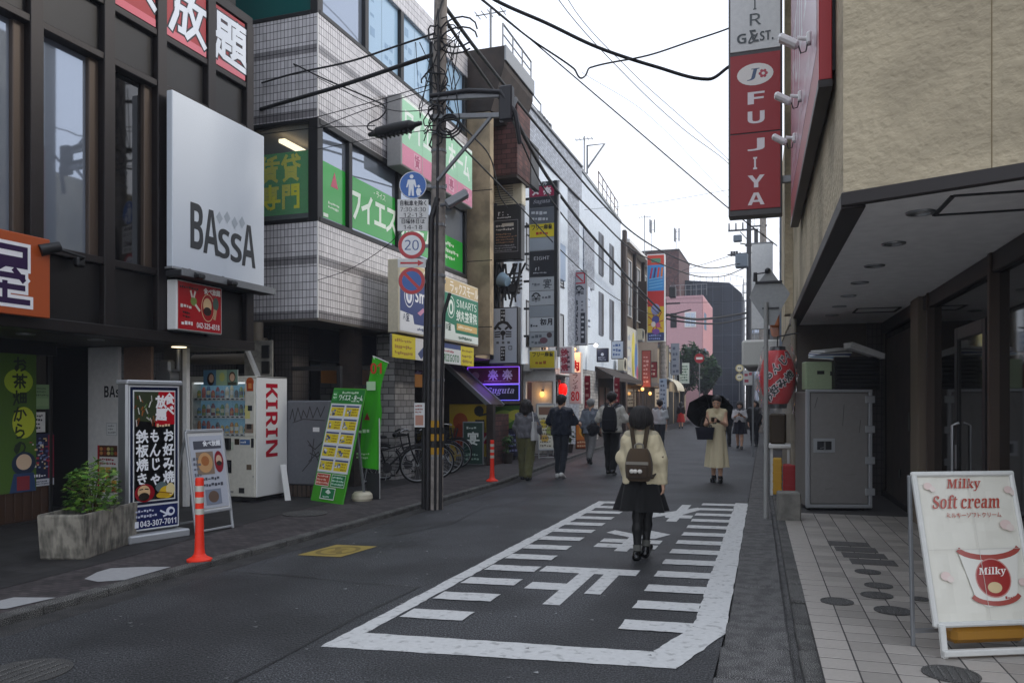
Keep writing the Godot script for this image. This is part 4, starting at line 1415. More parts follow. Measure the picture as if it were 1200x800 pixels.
	for col in [-33.4, -36.0]:
		for yy in [[4.5, 6.35], [7.1, 8.9]]:
			var xx := lerpf(-7.35, -7.64, (col + 29.3) / -9.9)
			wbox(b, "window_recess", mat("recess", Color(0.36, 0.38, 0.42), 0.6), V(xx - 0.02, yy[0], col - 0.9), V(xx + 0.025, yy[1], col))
			wbox(b, "window", M.dark_metal, V(xx, yy[0] + 0.05, col - 0.88), V(xx + 0.04, yy[1] - 0.05, col - 0.55))
	wbox(b, "grey_notch", M.brick_grey, V(-7.4, 6.2, -32.0), V(-7.33, 8.4, -30.2))
	wbox(b, "window", M.glass_shiny, V(-7.4, 4.6, -31.2), V(-7.32, 6.2, -30.6))
	wbox(b, "ground_floor_wall", M.brick_white, V(-15, 0, -33.0), V(-7.4, 2.9, -29.3))
	wbox(b, "ground_floor_wall", M.brown_dark, V(-15, 0, -39.2), V(-7.9, 2.9, -33.0))
	var aw := MB.new()
	aw.quad(V(-7.5, 3.15, -32.6), V(-6.6, 2.65, -32.6), V(-6.6, 2.65, -39.0), V(-7.5, 3.15, -39.0))
	aw.quad(V(-6.6, 2.65, -32.6), V(-6.6, 2.5, -32.6), V(-6.6, 2.5, -39.0), V(-6.6, 2.65, -39.0))
	aw.tri(V(-7.5, 3.15, -32.6), V(-7.5, 2.6, -32.6), V(-6.6, 2.6, -32.6))
	put(aw, "awning", M.brown_dark, b, true)
	for i in 4:
		wbox(b, "shop_panel", mat("wood_red", Color(0.3, 0.17, 0.14), 0.6, 0.0, "soft", 0.8), V(-7.9, 0.2, -33.4 - i * 1.4), V(-7.86, 2.3, -32.4 - i * 1.4 - 0.1))
	m = MB.new()
	m.tube([V(-7.3, 10.6, -30.6), V(-7.3, 11.7, -30.6), V(-6.6, 11.7, -30.6), V(-7.3, 10.8, -30.6)], 0.04)
	put(m, "roof_bracket", M.grey_metal, b, true)
	railing(b, mat("rust", Color(0.4, 0.3, 0.24), 0.8), V(-7.5, 10.6, -33.5), V(-7.75, 10.6, -39.0), 0.9, 6)
	antenna("roof_antenna", "slim aerial mast on the white building's roof", V(-8.0, 10.5, -33.0), 2.4, 0)

	# brown timbered building with white framed windows
	b = thing("timbered_building", "brown boarded building with white framed windows beyond the white one", "building", V(-7.7, 0, -39.3))
	p = PackedVector2Array([W(-7.62, -39.25), W(-7.72, -52.0), W(-15, -52.0), W(-15, -39.25)])
	m = MB.new()
	m.xf = Transform3D(Basis(V(1, 0, 0), V(0, 0, 1), V(0, -1, 0)), V(0, 9.6, 0))
	m.prism(p, 9.6)
	put(m, "wall", mat("boards", Color(0.42, 0.37, 0.32), 0.8, 0.0, "soft", 0.5), b, true)
	wbox(b, "downpipe", mat("pipe_brown", Color(0.25, 0.2, 0.18), 0.6), V(-7.6, 0, -39.7), V(-7.4, 10.2, -39.3), 0.03)
	wbox(b, "eaves", M.white, V(-15, 9.6, -52.0), V(-7.25, 9.78, -39.5), 0.01)
	for i in 4:
		wall_window(b, -7.64 - i * 0.02, 6.1, 9.0, -40.3 - i * 2.8, -41.9 - i * 2.8, M.white, M.glass, 0.06)
		wbox(b, "timber_post", M.brown_dark, V(-7.7, 5.5, -42.9 - i * 2.8), V(-7.5, 9.6, -42.6 - i * 2.8))
	wbox(b, "balcony_box", M.bronze_light, V(-7.75, 5.7, -47.2), V(-7.1, 8.4, -44.6), 0.02)
	wbox(b, "balcony_window", M.glass_shiny, V(-7.1, 6.6, -46.9), V(-7.08, 8.2, -44.9))
	wbox(b, "shop_banner", mat("banner_white", Color(0.78, 0.77, 0.72), 0.7), V(-7.62, 2.7, -43.4), V(-7.5, 5.5, -40.0), 0.01)
	var k := Ink.new()
	k.disc(1.9, 1.4, 0.5, 1.2, "d6c84a").disc(2.7, 1.2, 0.45, 0.9, "4a78b8").disc(3.1, 0.5, 0.3, 0.4, "c05a72").scribble(0.3, 0.4, 1.2, 2.5, 4, "9aa3b0", 3)
	press(k, b, face(V(-7.5, 2.7, -40.0), EAST), "banner_print", true)
	wbox(b, "shopfront", M.brown_dark, V(-7.7, 0.06, -52.0), V(-7.55, 2.5, -40.0))
	for i in 5:
		wbox(b, "shop_pane", M.glass, V(-7.56, 0.6, -42.0 - i * 2.0), V(-7.53, 2.3, -40.4 - i * 2.0))
	wbox(b, "fascia", mat("fascia_dark", Color(0.24, 0.22, 0.22), 0.6), V(-7.6, 2.5, -52.0), V(-7.0, 2.75, -39.9), 0.01)
	antenna("roof_antenna", "tall thin aerial above the timbered building's roof end", V(-8.4, 9.6, -51.0), 4.0, 0)

	# low shops further along
	b = thing("low_shop_building", "low pale shop building with a round white awning far along the left side", "building", V(-7.8, 0, -52.2))
	wbox(b, "wall", M.beige_wall, V(-15, 0, -68.0), V(-7.75, 5.2, -52.2))
	wbox(b, "roof_edge", M.grey_metal, V(-15, 5.2, -68.0), V(-7.6, 5.4, -52.2))
	for i in 4:
		wall_window(b, -7.75, 3.2, 4.5, -53.5 - i * 3.6, -55.6 - i * 3.6, M.white, M.glass_shiny, 0.06)
		wbox(b, "shopfront", M.dark, V(-7.75, 0.06, -55.9 - i * 3.6), V(-7.7, 2.4, -53.2 - i * 3.6))
	m = MB.new()
	for i in 10:
		var t0 := PI * 0.5 * i / 10
		var t1 := PI * 0.5 * (i + 1) / 10
		m.quad(V(-7.7 + sin(t0) * 1.0, 2.4 + cos(t0) * 0.9, -54.0), V(-7.7 + sin(t1) * 1.0, 2.4 + cos(t1) * 0.9, -54.0), V(-7.7 + sin(t1) * 1.0, 2.4 + cos(t1) * 0.9, -58.0), V(-7.7 + sin(t0) * 1.0, 2.4 + cos(t0) * 0.9, -58.0))
	put(m, "round_awning", M.cream_box, b, true)

func leaves(mb: MB, mid: Vector3, size: Vector3, n: int, leaf: float, seed_at: int, tones: Array) -> void:
	var r := RandomNumberGenerator.new()
	r.seed = seed_at
	var lumps := []
	for i in 14:
		var d := V(r.randfn(), r.randfn(), r.randfn()).normalized()
		lumps.append([d * r.randf_range(0.35, 0.85), r.randf_range(0.22, 0.45), tones[r.randi() % tones.size()]])
	for i in n:
		var l: Array = lumps[r.randi() % lumps.size()]
		var d: Vector3 = V(r.randfn(), r.randfn(), r.randfn()).normalized() * (l[1] * pow(r.randf(), 0.4))
		var p: Vector3 = mid + (l[0] + d) * size
		var up := V(r.randfn() * 0.6, 1.0, r.randfn() * 0.6).normalized()
		var out := (d + V(r.randfn(), r.randfn() * 0.4, r.randfn()) * 0.4).normalized()
		var x := up.cross(out).normalized()
		var y := out.lerp(Vector3.DOWN, 0.25).normalized()
		var s := leaf * r.randf_range(0.6, 1.25)
		mb.paint((l[2] as Color) * r.randf_range(0.75, 1.2))
		mb.quad(p - y * s * 0.5, p + x * s * 0.32, p + y * s * 0.6 + up * s * 0.08, p - x * s * 0.32)

func far_end() -> void:
	var b := thing("pink_building", "pale pink three storey building at the far bend of the street", "building", V(-8.0, 0, -72))
	wbox(b, "wall", mat("pink_wall", Color(0.76, 0.6, 0.62), 0.85, 0.0, "soft", 0.3), V(-9.9, 0, -82), V(-6.75, 10.9, -72))
	wbox(b, "roof_edge", M.pink_wall, V(-9.95, 10.9, -82), V(-6.7, 11.1, -71.95))
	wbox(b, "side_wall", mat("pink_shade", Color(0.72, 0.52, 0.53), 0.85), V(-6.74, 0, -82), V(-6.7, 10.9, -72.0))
	for yy in [5.2, 8.3]:
		var w := wbox(b, "window", M.white, V(-8.3, yy, -72.06), V(-7.3, yy + 1.35, -71.96))
		wbox(w, "pane", M.glass_shiny, V(-8.2, yy + 0.1, -71.97), V(-7.82, yy + 1.25, -71.94))
		wbox(w, "pane", M.glass_shiny, V(-7.76, yy + 0.1, -71.97), V(-7.4, yy + 1.25, -71.94))
	for yy in [5.0, 8.2]:
		wbox(b, "window", M.film_blue, V(-6.69, yy, -75.0), V(-6.67, yy + 1.5, -73.0))
	wbox(b, "dark_window", M.dark, V(-9.55, 8.3, -72.05), V(-9.0, 9.6, -71.97))
	railing(b, M.grey_metal, V(-9.6, 11.1, -72.2), V(-6.4, 11.1, -72.2), 1.0, 8)
	b = thing("brick_tower", "dull red brick tower block rising behind the pink building", "building", V(-10.6, 0, -85))
	wbox(b, "wall", M.brick_red, V(-14.5, 0, -95), V(-10.4, 17.6, -85))
	wbox(b, "parapet", M.brown_dark, V(-14.55, 17.6, -95), V(-10.35, 17.8, -84.95))
	antenna("phone_mast", "phone mast with three panel aerials on the red brick tower", V(-13.4, 17.7, -86), 3.6, 1)
	antenna("phone_mast", "slender grouped panel aerials at the right edge of the red brick tower", V(-10.8, 15.0, -86), 5.2, 1)
	# building wrapped in dark sheeting with scaffold
	b = thing("sheeted_building", "big building wrapped in dark blue grey scaffold sheeting closing the street", "building", V(-7.5, 0, -92))
	var sheet_m := weather(mat("sheeting", Color(0.14, 0.165, 0.22), 0.75, 0.0, "slabs", 0.16), "stain", 0.06)
	var m := MB.new()
	m.prism(PackedVector2Array([W(-13.5, 0), W(-4.3, 0), W(-4.3, 13.6), W(-5.6, 14.8), W(-13.5, 15.6)]), 8.0)
	var o := put(m, "sheeting", sheet_m, b, true)
	o.position += V(0, 0, -98.5)
	m = MB.new()
	for i in 9:
		m.tube([V(-12.6 + i * 1.05, 0, -90.4), V(-12.6 + i * 1.05, 15.6 - i * 0.14, -90.4)], 0.03, 5)
	for i in 8:
		m.tube([V(-12.6, 1.8 + i * 1.8, -90.42), V(-4.3, 1.8 + i * 1.8, -90.42)], 0.025, 5)
	put(m, "sheeting_poles", mat("sheet_pole", Color(0.26, 0.29, 0.34), 0.6), b, true)
	m = MB.new()
	for i in 4:
		for j in 2:
			m.tube([V(-4.1 + i * 0.55, 0, -90.6 - j * 0.9), V(-4.1 + i * 0.55, 15.2, -90.6 - j * 0.9)], 0.035, 5)
	for i in 16:
		m.tube([V(-4.2, 0.9 + i * 0.92, -90.6), V(-2.3, 0.9 + i * 0.92, -90.6)], 0.028, 5)
		m.bar(V(-4.2, 0.8 + i * 0.92, -91.1), V(-2.3, 0.8 + i * 0.92, -91.1), 0.5, 0.03)
	m.tube([V(-13.5, 16.4, -91), V(-6.0, 15.9, -91), V(-4.2, 15.4, -91)], 0.03, 5)
	for i in 14:
		m.tube([V(-13.4 + i * 0.66, 15.0, -91), V(-13.4 + i * 0.66, 16.3 - i * 0.06, -91)], 0.025, 5)
	put(m, "scaffold", M.grey_metal, b, true)
	# white block behind on the right
	b = thing("office_block", "pale concrete office block seen through the bare scaffold", "building", V(-3, 0, -99))
	wbox(b, "wall", M.concrete, V(-4.5, 0, -125), V(6, 15.8, -107))
	for i in 5:
		wbox(b, "window_band", M.glass_shiny, V(-4.2, 1.8 + i * 2.9, -107), V(5.6, 3.2 + i * 2.9, -106.95))
	# trees before the pink building
	for k in 2:
		var at: Vector3 = [V(-7.35, 0.06, -62.0), V(-6.1, 0.06, -66.5)][k]
		var t := thing("street_tree", ["dense dark green tree in front of the pink building's left half", "smaller green tree leaning over the road sign before the pink building"][k], "tree", at)
		m = MB.new()
		m.cyl(Vector3.ZERO, V(0.1, 2.4, 0), 0.14, 0.09, 10)
		for i in 5:
			m.tube([V(0.1, 2.0, 0), V(0.1 + cos(i * 1.3) * 0.5, 2.8, sin(i * 1.3) * 0.5), V(cos(i * 1.3) * 1.1, 3.6, sin(i * 1.3) * 1.1)], 0.05, 5)
		put(m, "trunk", mat("bark", Color(0.22, 0.19, 0.16), 0.9, 0.0, "soft", 2.0), t)
		m = MB.new()
		leaves(m, V(0, 4.2 - k * 0.3, 0), V(2.0 - k * 0.3, 2.3 - k * 0.3, 1.6), 3400, 0.27, 100 + k, [Color(0.16, 0.27, 0.12), Color(0.2, 0.33, 0.14), Color(0.13, 0.22, 0.11)])
		var lf := put(m, "crown", leaf_mat(), t)
		lf.set_meta("kind", "stuff")

func leaf_mat() -> StandardMaterial3D:
	if not M.has("leaf"):
		var m: StandardMaterial3D = M.ink.duplicate()
		m.roughness = 0.6
		m.backlight_enabled = true
		m.backlight = Color(0.1, 0.16, 0.05)
		M.leaf = m
	return M.leaf

# right: cream rendered building with the deep soffit
func right_building() -> void:
	var b := thing("cream_building", "cream rough rendered building overhanging a dark entrance on the right", "building", rf(0.56, 0, -5.74), RT)
	# own axes: x to the right of the wall's street face, z along the street
	var zb := -8.6
	var ztop := 9.6
	# near end wall, turned a little towards the road
	var a := 0.41
	var m := MB.new()
	m.quad(V(0, 2.98, 0), V(4.5 * cos(a), 2.98, 4.5 * sin(a)), V(4.5 * cos(a), ztop, 4.5 * sin(a)), V(0, ztop, 0))
	m.quad(V(0, 2.98, -7.5), V(0, 2.98, 0), V(0, ztop, 0), V(0, ztop, -7.5))
	m.quad(V(0, ztop, -7.5), V(0, ztop, 0), V(4.5 * cos(a), ztop, 4.5 * sin(a)), V(6, ztop, -7.5))
	m.quad(V(6, 2.98, -7.5), V(0, 2.98, -7.5), V(0, ztop, -7.5), V(6, ztop, -7.5))
	m.quad(V(4.5 * cos(a), 2.98, 4.5 * sin(a)), V(6, 2.98, -7.5), V(6, ztop, -7.5), V(4.5 * cos(a), ztop, 4.5 * sin(a)))
	m.box2(V(0.003, 2.98, -13.5), V(6, 6.9, -7.502))
	m.box2(V(-0.12, 2.98, -7.9), V(0.6, ztop, -7.504))
	put(m, "rendered_wall", M.stucco_wall, b)
	m = MB.new()
	m.xf = Transform3D(Basis(Vector3.UP, -a), Vector3.ZERO)
	m.box2(V(-0.01, 2.895, -0.05), V(4.5, 2.985, 0.014), 0.006)
	m.xf = Transform3D()
	m.box2(V(-0.012, 2.88, zb), V(0.14, 2.985, -0.01), 0.006)
	put(m, "fascia_strip", mat("fascia_brown", Color(0.14, 0.115, 0.11), 0.5), b)
	m = MB.new()
	for i in 2:
		m.xf = Transform3D(Basis(Vector3.UP, -a), Vector3.ZERO)
		m.box2(V(0.86 + i * 0.9, 2.98, -0.01), V(0.866 + i * 0.9, ztop, 0.002))
	put(m, "wall_joint", mat("joint", Color(0.5, 0.44, 0.33), 0.9), b)
	m = MB.new()
	m.quad(V(0.14, 2.9, 0.0), V(4.4, 2.9, 1.9), V(4.4, 2.9, zb), V(0.14, 2.9, zb))
	m.quad(V(0, 3.02, 0.0), V(4.4, 3.02, 1.9), V(4.4, 3.02, zb), V(0, 3.02, zb))
	put(m, "soffit", M.soffit, b)
	for q in [[0.64, 0.58, 1.0, 0.02, -0.62], [0.8, -6.4, 1.35, -6.25, -6.85]]:
		m = MB.new()
		var x0: float = q[0]
		var x1: float = q[2]
		if q[1] > 0:
			x1 = 1.45
		var za: float = 0.08 if q[1] > 0 else -6.3
		var ze: float = za - 0.55
		for e in [[x0, za, x1, za], [x0, ze, x1, ze], [x0, za, x0, ze], [x1, za, x1, ze]]:
			m.bar(V(e[0], 2.896, e[1]), V(e[2], 2.896, e[3]), 0.03, 0.012)
		put(m, "access_hatch", M.dark_metal, b)
	for i in 7:
		m = MB.new()
		m.lathe([W(0.0, 0.004), W(0.055, -0.0), W(0.066, -0.012), W(0.09, -0.012), W(0.095, 0.0)], 24)
		var o := put(m, "downlight", M.steel, b)
		o.position = V(0.53, 2.898, -0.35 - i * 1.12)
	# glass wall set back under the soffit
	var gx := 1.46
	wbox_l(b, "glass_wall", M.glass, V(gx + 0.02, 0.06, zb), V(gx + 0.035, 2.9, 0.6))
	wbox_l(b, "dark_interior", M.dark, V(gx + 0.6, 0.06, zb), V(gx + 0.7, 2.9, 0.6))
	wbox_l(b, "head_rail", M.bronze, V(gx - 0.04, 2.72, zb), V(gx + 0.04, 2.9, 0.6), 0.01)
	wbox_l(b, "base_rail", M.bronze, V(gx - 0.03, 0.06, zb), V(gx + 0.04, 0.16, 0.6), 0.01)
	wbox_l(b, "beige_column", mat("column_beige", Color(0.45, 0.4, 0.34), 0.6), V(gx - 0.1, 0.06, -5.66), V(gx + 0.06, 2.9, -5.16), 0.01)
	for z in [-4.85, -2.2, -0.4]:
		wbox_l(b, "mullion", M.bronze_light, V(gx - 0.06, 0.06, z - 0.035), V(gx + 0.05, 2.9, z + 0.035), 0.008)
	wbox_l(b, "brown_door", M.brown_dark, V(gx - 0.02, 0.06, -8.2), V(gx + 0.018, 2.6, -5.9), 0.01)
	wbox_l(b, "door_plate", M.black, V(gx - 0.03, 1.2, -6.25), V(gx - 0.02, 1.45, -6.1), 0.004)
	wbox_l(b, "outlet_plate", M.black, V(gx - 0.03, 0.5, -7.0), V(gx - 0.02, 0.62, -6.85), 0.004)
	var d := wbox_l(b, "glass_door", M.black, V(gx - 0.05, 0.1, -3.5), V(gx + 0.01, 2.35, -3.38), 0.008)
	for q in [[-2.44, -2.34, 0.1, 2.35], [-3.38, -2.44, 2.22, 2.35], [-3.38, -2.44, 0.1, 0.3]]:
		put(B(V(gx - 0.05, q[2], q[0]), V(gx + 0.01, q[3], q[1]), 0.008), "door_rail", M.black, d)
	put(B(V(gx - 0.03, 0.3, -3.38), V(gx - 0.02, 2.22, -2.44)), "pane", mat("door_glass", Color(0.1, 0.1, 0.09), 0.05), d)
	m = MB.new()
	m.tube([V(gx - 0.05, 0.75, -3.3), V(gx - 0.11, 0.78, -3.3), V(gx - 0.11, 1.35, -3.3), V(gx - 0.05, 1.38, -3.3)], 0.016, 8)
	put(m, "door_handle", M.steel, d)
	put(B(V(gx - 0.055, 0.9, -3.46), V(gx - 0.045, 1.15, -3.4), 0.004), "lock_plate", M.steel, d)
	# back wall of the recess
	wbox_l(b, "recess_back_wall", mat("recess_wall", Color(0.36, 0.33, 0.3), 0.8, 0.0, "soft", 0.5), V(0.02, 0.06, zb - 0.2), V(1.5, 2.9, zb))
	wbox_l(b, "brick_return", M.tile_brown, V(1.2, 0.06, zb), V(1.45, 2.9, zb + 0.04))
	wbox_l(b, "street_wall", mat("street_wall", Color(0.47, 0.44, 0.38), 0.8, 0.0, "soft", 0.5), V(0.02, 0.0, -13.5), V(0.3, 2.98, zb - 0.2))
	m = MB.new()
	m.tube([V(0.0, 0.06, zb + 1.35), V(0.0, 2.95, zb + 1.35)], 0.045, 10)
	m.tube([V(0.0, 1.0, zb + 1.42), V(0.0, 1.3, zb + 1.42)], 0.06, 10)
	put(m, "downpipe", mat("pipe_beige", Color(0.55, 0.52, 0.46), 0.6), b)
	# upper windows on the street face
	for z in [-1.6, -4.6]:
		wbox_l(b, "upper_window", M.dark_metal, V(-0.03, 5.2, z - 2.2), V(0.02, 9.5, z), 0.01)
	m = MB.new()
	m.tube([V(-0.05, 4.0, -7.9), V(-0.05, 9.5, -7.9)], 0.05, 8)
	put(m, "upper_downpipe", M.bronze_light, b)

	# red board along the street face, with three white lamps
	var s := thing("shop_board", "long red shop board on the cream wall with three white lamps over it", "sign", rf(0.56, 3.93, -6.2), RT)
	lbox(s, "panel", M.red, V(-0.12, 0, -4.8), V(-0.03, 3.4, 0.0), 0.006)
	lbox(s, "bottom_trim", M.bronze, V(-0.125, -0.06, -4.82), V(-0.025, 0.0, 0.01), 0.004)
	lbox(s, "wall_batten", M.dark_metal, V(-0.03, 0.1, -4.7), V(0.0, 3.3, -0.1))
	var k := Ink.new()
	k.rect(0.15, 0.3, 4.6, 3.2, "b58b98")
	k.latin("FUJIYA", 0.5, 1.0, 1.1, "e4dfe2", font_serif, 3.8).scribble(0.5, 0.45, 4.0, 0.8, 1, "cdb5bd", 71)
	press(k, s, face(V(-0.12, 0, -4.8), -EAST), "lettering", false, M.gloss)
	for i in 3:
		var l := thing("sign_lamp", "white arm lamp over the red board, " + ["nearest of the three", "middle one of the three", "farthest of the three"][i], "lamp", rf(0.44, [4.63, 4.66, 4.64][i], [-7.1, -8.5, -9.75][i]), RT, "arm lamps over the red board")
		l.scale = Vector3.ONE * 0.78
		m = MB.new()
		m.box(V(-0.02, 0, 0), V(0.05, 0.13, 0.1), 0.015)
		m.tube([V(-0.03, 0.0, 0), V(-0.14, 0.02, 0)], 0.025, 8)
		put(m, "bracket", M.white_gloss, l)
		m = MB.new()
		m.xf = Transform3D(Basis(V(0, 0, 1), -0.55), V(-0.2, -0.02, 0))
		m.box(V(-0.03, 0, 0), V(0.24, 0.08, 0.13), 0.025)
		put(m, "lamp_head", M.white_gloss, l)
		m = MB.new()
		m.tube([V(-0.03, -0.04, 0), V(-0.05, -0.14, 0.01), V(-0.1, -0.15, 0.0), V(-0.13, -0.04, 0)], 0.008, 5)
		put(m, "cord", M.cable, l)

	# hanging double sign
	s = thing("hanging_sign", "tall hanging sign, white over red, reading FUJIYA down its face", "sign", V(-0.41, 4.48, -13.0))
	lbox(s, "case", mat("sign_case", Color(0.3, 0.29, 0.29), 0.5), V(-0.4, 0.0, -0.14), V(0.4, 4.9, 0.12), 0.015)
	lbox(s, "red_face", M.red, V(-0.37, 0.1, 0.12), V(0.37, 1.27, 0.135), 0.004)
	lbox(s, "red_face", M.red, V(-0.37, 1.29, 0.12), V(0.37, 2.5, 0.135), 0.004)
	lbox(s, "white_face", M.white, V(-0.37, 2.56, 0.12), V(0.37, 4.85, 0.135), 0.004)
	lbox(s, "wall_bracket", M.grey_metal, V(0.4, 0.5, -0.05), V(0.7, 0.6, 0.05))
	lbox(s, "wall_bracket", M.grey_metal, V(0.4, 3.9, -0.05), V(0.7, 4.0, 0.05))
	k = Ink.new()
	var ys := [1.72, 1.42, 1.0, 0.71, 0.43, 0.16]
	for i in 6:
		k.latin("FUJIYA"[i], -0.11 + (0.08 if i == 3 else 0.0), ys[i], 0.19, "e7dcde", font_bold, 0.06 if i == 3 else 0.25)
	k.disc(0, 2.18, 0.27, 0.17, "e6dfd8").latin("J", -0.12, 2.09, 0.18, "2f4a6e", font_serif, 0.14, 0.25)
	for i in 6:
		k.disc(0.12 + 0.045 * cos(i * TAU / 6), 2.18 + 0.045 * sin(i * TAU / 6), 0.025, 0.025, "b3263a", 10)
	for i in 4:
		k.latin("AIRH"[i], -0.08 + (0.05 if i == 1 else 0.0), [3.42, 3.18, 2.94, 3.7][i], 0.18, "3c4346", font_plain, 0.05 if i == 1 else 0.17)
	k.latin("G", -0.27, 2.68, 0.15, "30383b", font_bold, 0.14).latin("U", -0.12, 2.66, 0.15, "30383b", font_bold, 0.09, 0.5).latin("E", -0.03, 2.68, 0.19, "30383b", font_bold, 0.09, -0.3).latin("ST.", 0.07, 2.68, 0.15, "30383b", font_bold, 0.2)
	press(k, s, face(V(0, 0, 0.135)), "lettering", false, M.gloss)

func wbox_l(parent: Node3D, called: String, m: Material, lo: Vector3, hi: Vector3, bev := 0.0) -> MeshInstance3D:
	return put(B(lo, hi, bev), called, m, parent)

func right_row() -> void:
	var b := thing("grey_panel_building", "narrow blue grey clad building just beyond the hanging sign on the right", "building", V(-0.1, 0, -19.5))
	wbox(b, "wall", mat("clad_grey", Color(0.5, 0.54, 0.6), 0.5, 0.1, "soft", 0.3), V(-0.08, 2.9, -27), V(4, 6.4, -19.4))
	wbox(b, "dark_shop_front", M.dark, V(0.0, 0.05, -27), V(6, 2.9, -19.6))
	for i in 3:
		wbox(b, "panel_joint", M.dark_metal, V(-0.083, 4.0 + i * 0.8, -27), V(-0.078, 4.02 + i * 0.8, -19.39))
	wbox(b, "sign_band", mat("orange_band", Color(0.72, 0.4, 0.2), 0.5), V(-0.3, 3.35, -22.5), V(-0.06, 4.1, -19.6), 0.05)
	wbox(b, "strip_light", glow("strip_lit", Color(1, 0.97, 0.9), 1.2), V(-0.25, 3.0, -20.4), V(0.1, 3.04, -20.3))
	wbox(b, "awning", mat("awning_grey", Color(0.82, 0.82, 0.8), 0.8), V(-0.95, 2.45, -23.0), V(0.0, 3.1, -20.0), 0.05)
	b = thing("shuttered_house", "plain grey house on the right, mostly hidden behind poles and signs", "building", V(-0.6, 0, -28))
	wbox(b, "wall", M.concrete, V(-0.45, 0, -52), V(6, 3.8, -27.2))
	wbox(b, "roof_edge", M.dark_metal, V(-0.5, 3.8, -52), V(6, 4.0, -27.15))
	for i in 5:
		wbox(b, "shutter", M.grey_metal, V(-0.5, 0.05, -31.5 - i * 4.4), V(-0.44, 2.6, -28.4 - i * 4.4))
	b = thing("corner_house", "low grey house at the far right end of the street", "building", V(-1.4, 0, -54))
	wbox(b, "wall", M.beige_wall, V(-1.2, 0, -92), V(6, 4.4, -53))
	wbox(b, "roof_edge", M.dark_metal, V(-1.3, 4.4, -92), V(6, 4.6, -53))
	# white sign panel standing above the pavement
	var s := thing("panel_sign", "blank white upright sign panel on a steel frame beyond the diamond plate", "sign", V(-0.56, 0, -24))
	lbox(s, "panel", M.white, V(-0.3, 3.7, -0.1), V(0.28, 6.15, 0.1), 0.01)
	lbox(s, "post", M.grey_metal, V(0.2, 0, -0.05), V(0.28, 3.7, 0.05))
	lbox(s, "edge_trim", M.grey_metal, V(-0.31, 6.15, -0.11), V(0.29, 6.18, 0.11))
	s = thing("small_sign", "small white sign with pale red lettering on the right kerbside", "sign", V(-0.95, 2.1, -24.5))
	lbox(s, "panel", M.white, V(-0.16, 0, -0.04), V(0.1, 0.46, 0.04), 0.01)
	lbox(s, "post", M.grey_metal, V(0.08, -2.1, -0.03), V(0.13, 0.3, 0.03))
	press(Ink.new().scribble(-0.13, 0.04, 0.08, 0.42, 2, "c05a68", 8), s, face(V(0, 0, 0.04)))
	# pair of round pale lamps or plates far down the right side
	s = thing("round_plates", "pair of round pale yellow plates one above the other far down the street", "sign", V(-2.6, 0, -52))
	lbox(s, "post", M.grey_metal, V(-0.03, 0, -0.03), V(0.03, 4.0, 0.03))
	for i in 2:
		var m := MB.new()
		m.cyl(V(0, 3.2 + i * 0.56, 0.03), V(0, 3.2 + i * 0.56, 0.07), 0.24, 0.24, 20)
		var o := put(m, "plate", mat("plate_yellow", Color(0.8, 0.74, 0.5), 0.5), s)
		var k := Ink.new()
		k.disc(0, 3.2 + i * 0.56, 0.17, 0.17, "e8e4d0").scribble(-0.1, 3.1 + i * 0.56, 0.12, 3.3 + i * 0.56, 1, "5a5648", i)
		press(k, o, face(V(0, 0, 0.07)))

func box_sign(called: String, label: String, at: Vector3, size: Vector3, turn: float, case_m: Material, face_m: Material, ink: Ink, group := "", category := "sign") -> Node3D:
	var s := thing(called, label, category, at, turn, group)
	lbox(s, "case", case_m, V(0, 0, -size.z), V(size.x, size.y, 0), 0.012)
	lbox(s, "face", face_m, V(0.03, 0.03, 0), V(size.x - 0.03, size.y - 0.03, 0.008))
	if ink:
		press(ink, s, face(V(0, 0, 0.008)))
	return s

func small_kanji_face(k: Ink, u: float, v: float, s: float, color) -> void:
	# the brush crest used on two of the signs: a roofed figure over a barred foot
	k.line([W(u - s * 0.5, v + s * 0.1), W(u - s * 0.25, v + s * 0.42), W(u, v + s * 0.5), W(u + s * 0.25, v + s * 0.42), W(u + s * 0.5, v + s * 0.1)], s * 0.16, color)
	k.line([W(u - s * 0.3, v + s * 0.22), W(u - s * 0.12, v + s * 0.08)], s * 0.12, color).line([W(u + s * 0.3, v + s * 0.22), W(u + s * 0.12, v + s * 0.08)], s * 0.12, color)
	for i in 3:
		k.line([W(u - s * 0.5, v - s * (0.08 + i * 0.12)), W(u - s * 0.16, v - s * (0.04 + i * 0.14))], s * 0.07, color)
		k.line([W(u + s * 0.5, v - s * (0.08 + i * 0.12)), W(u + s * 0.16, v - s * (0.04 + i * 0.14))], s * 0.07, color)
	k.disc(u, v - s * 0.12, s * 0.16, s * 0.14, color).rect(u - s * 0.05, v - s * 0.5, u + s * 0.05, v - s * 0.2, color)

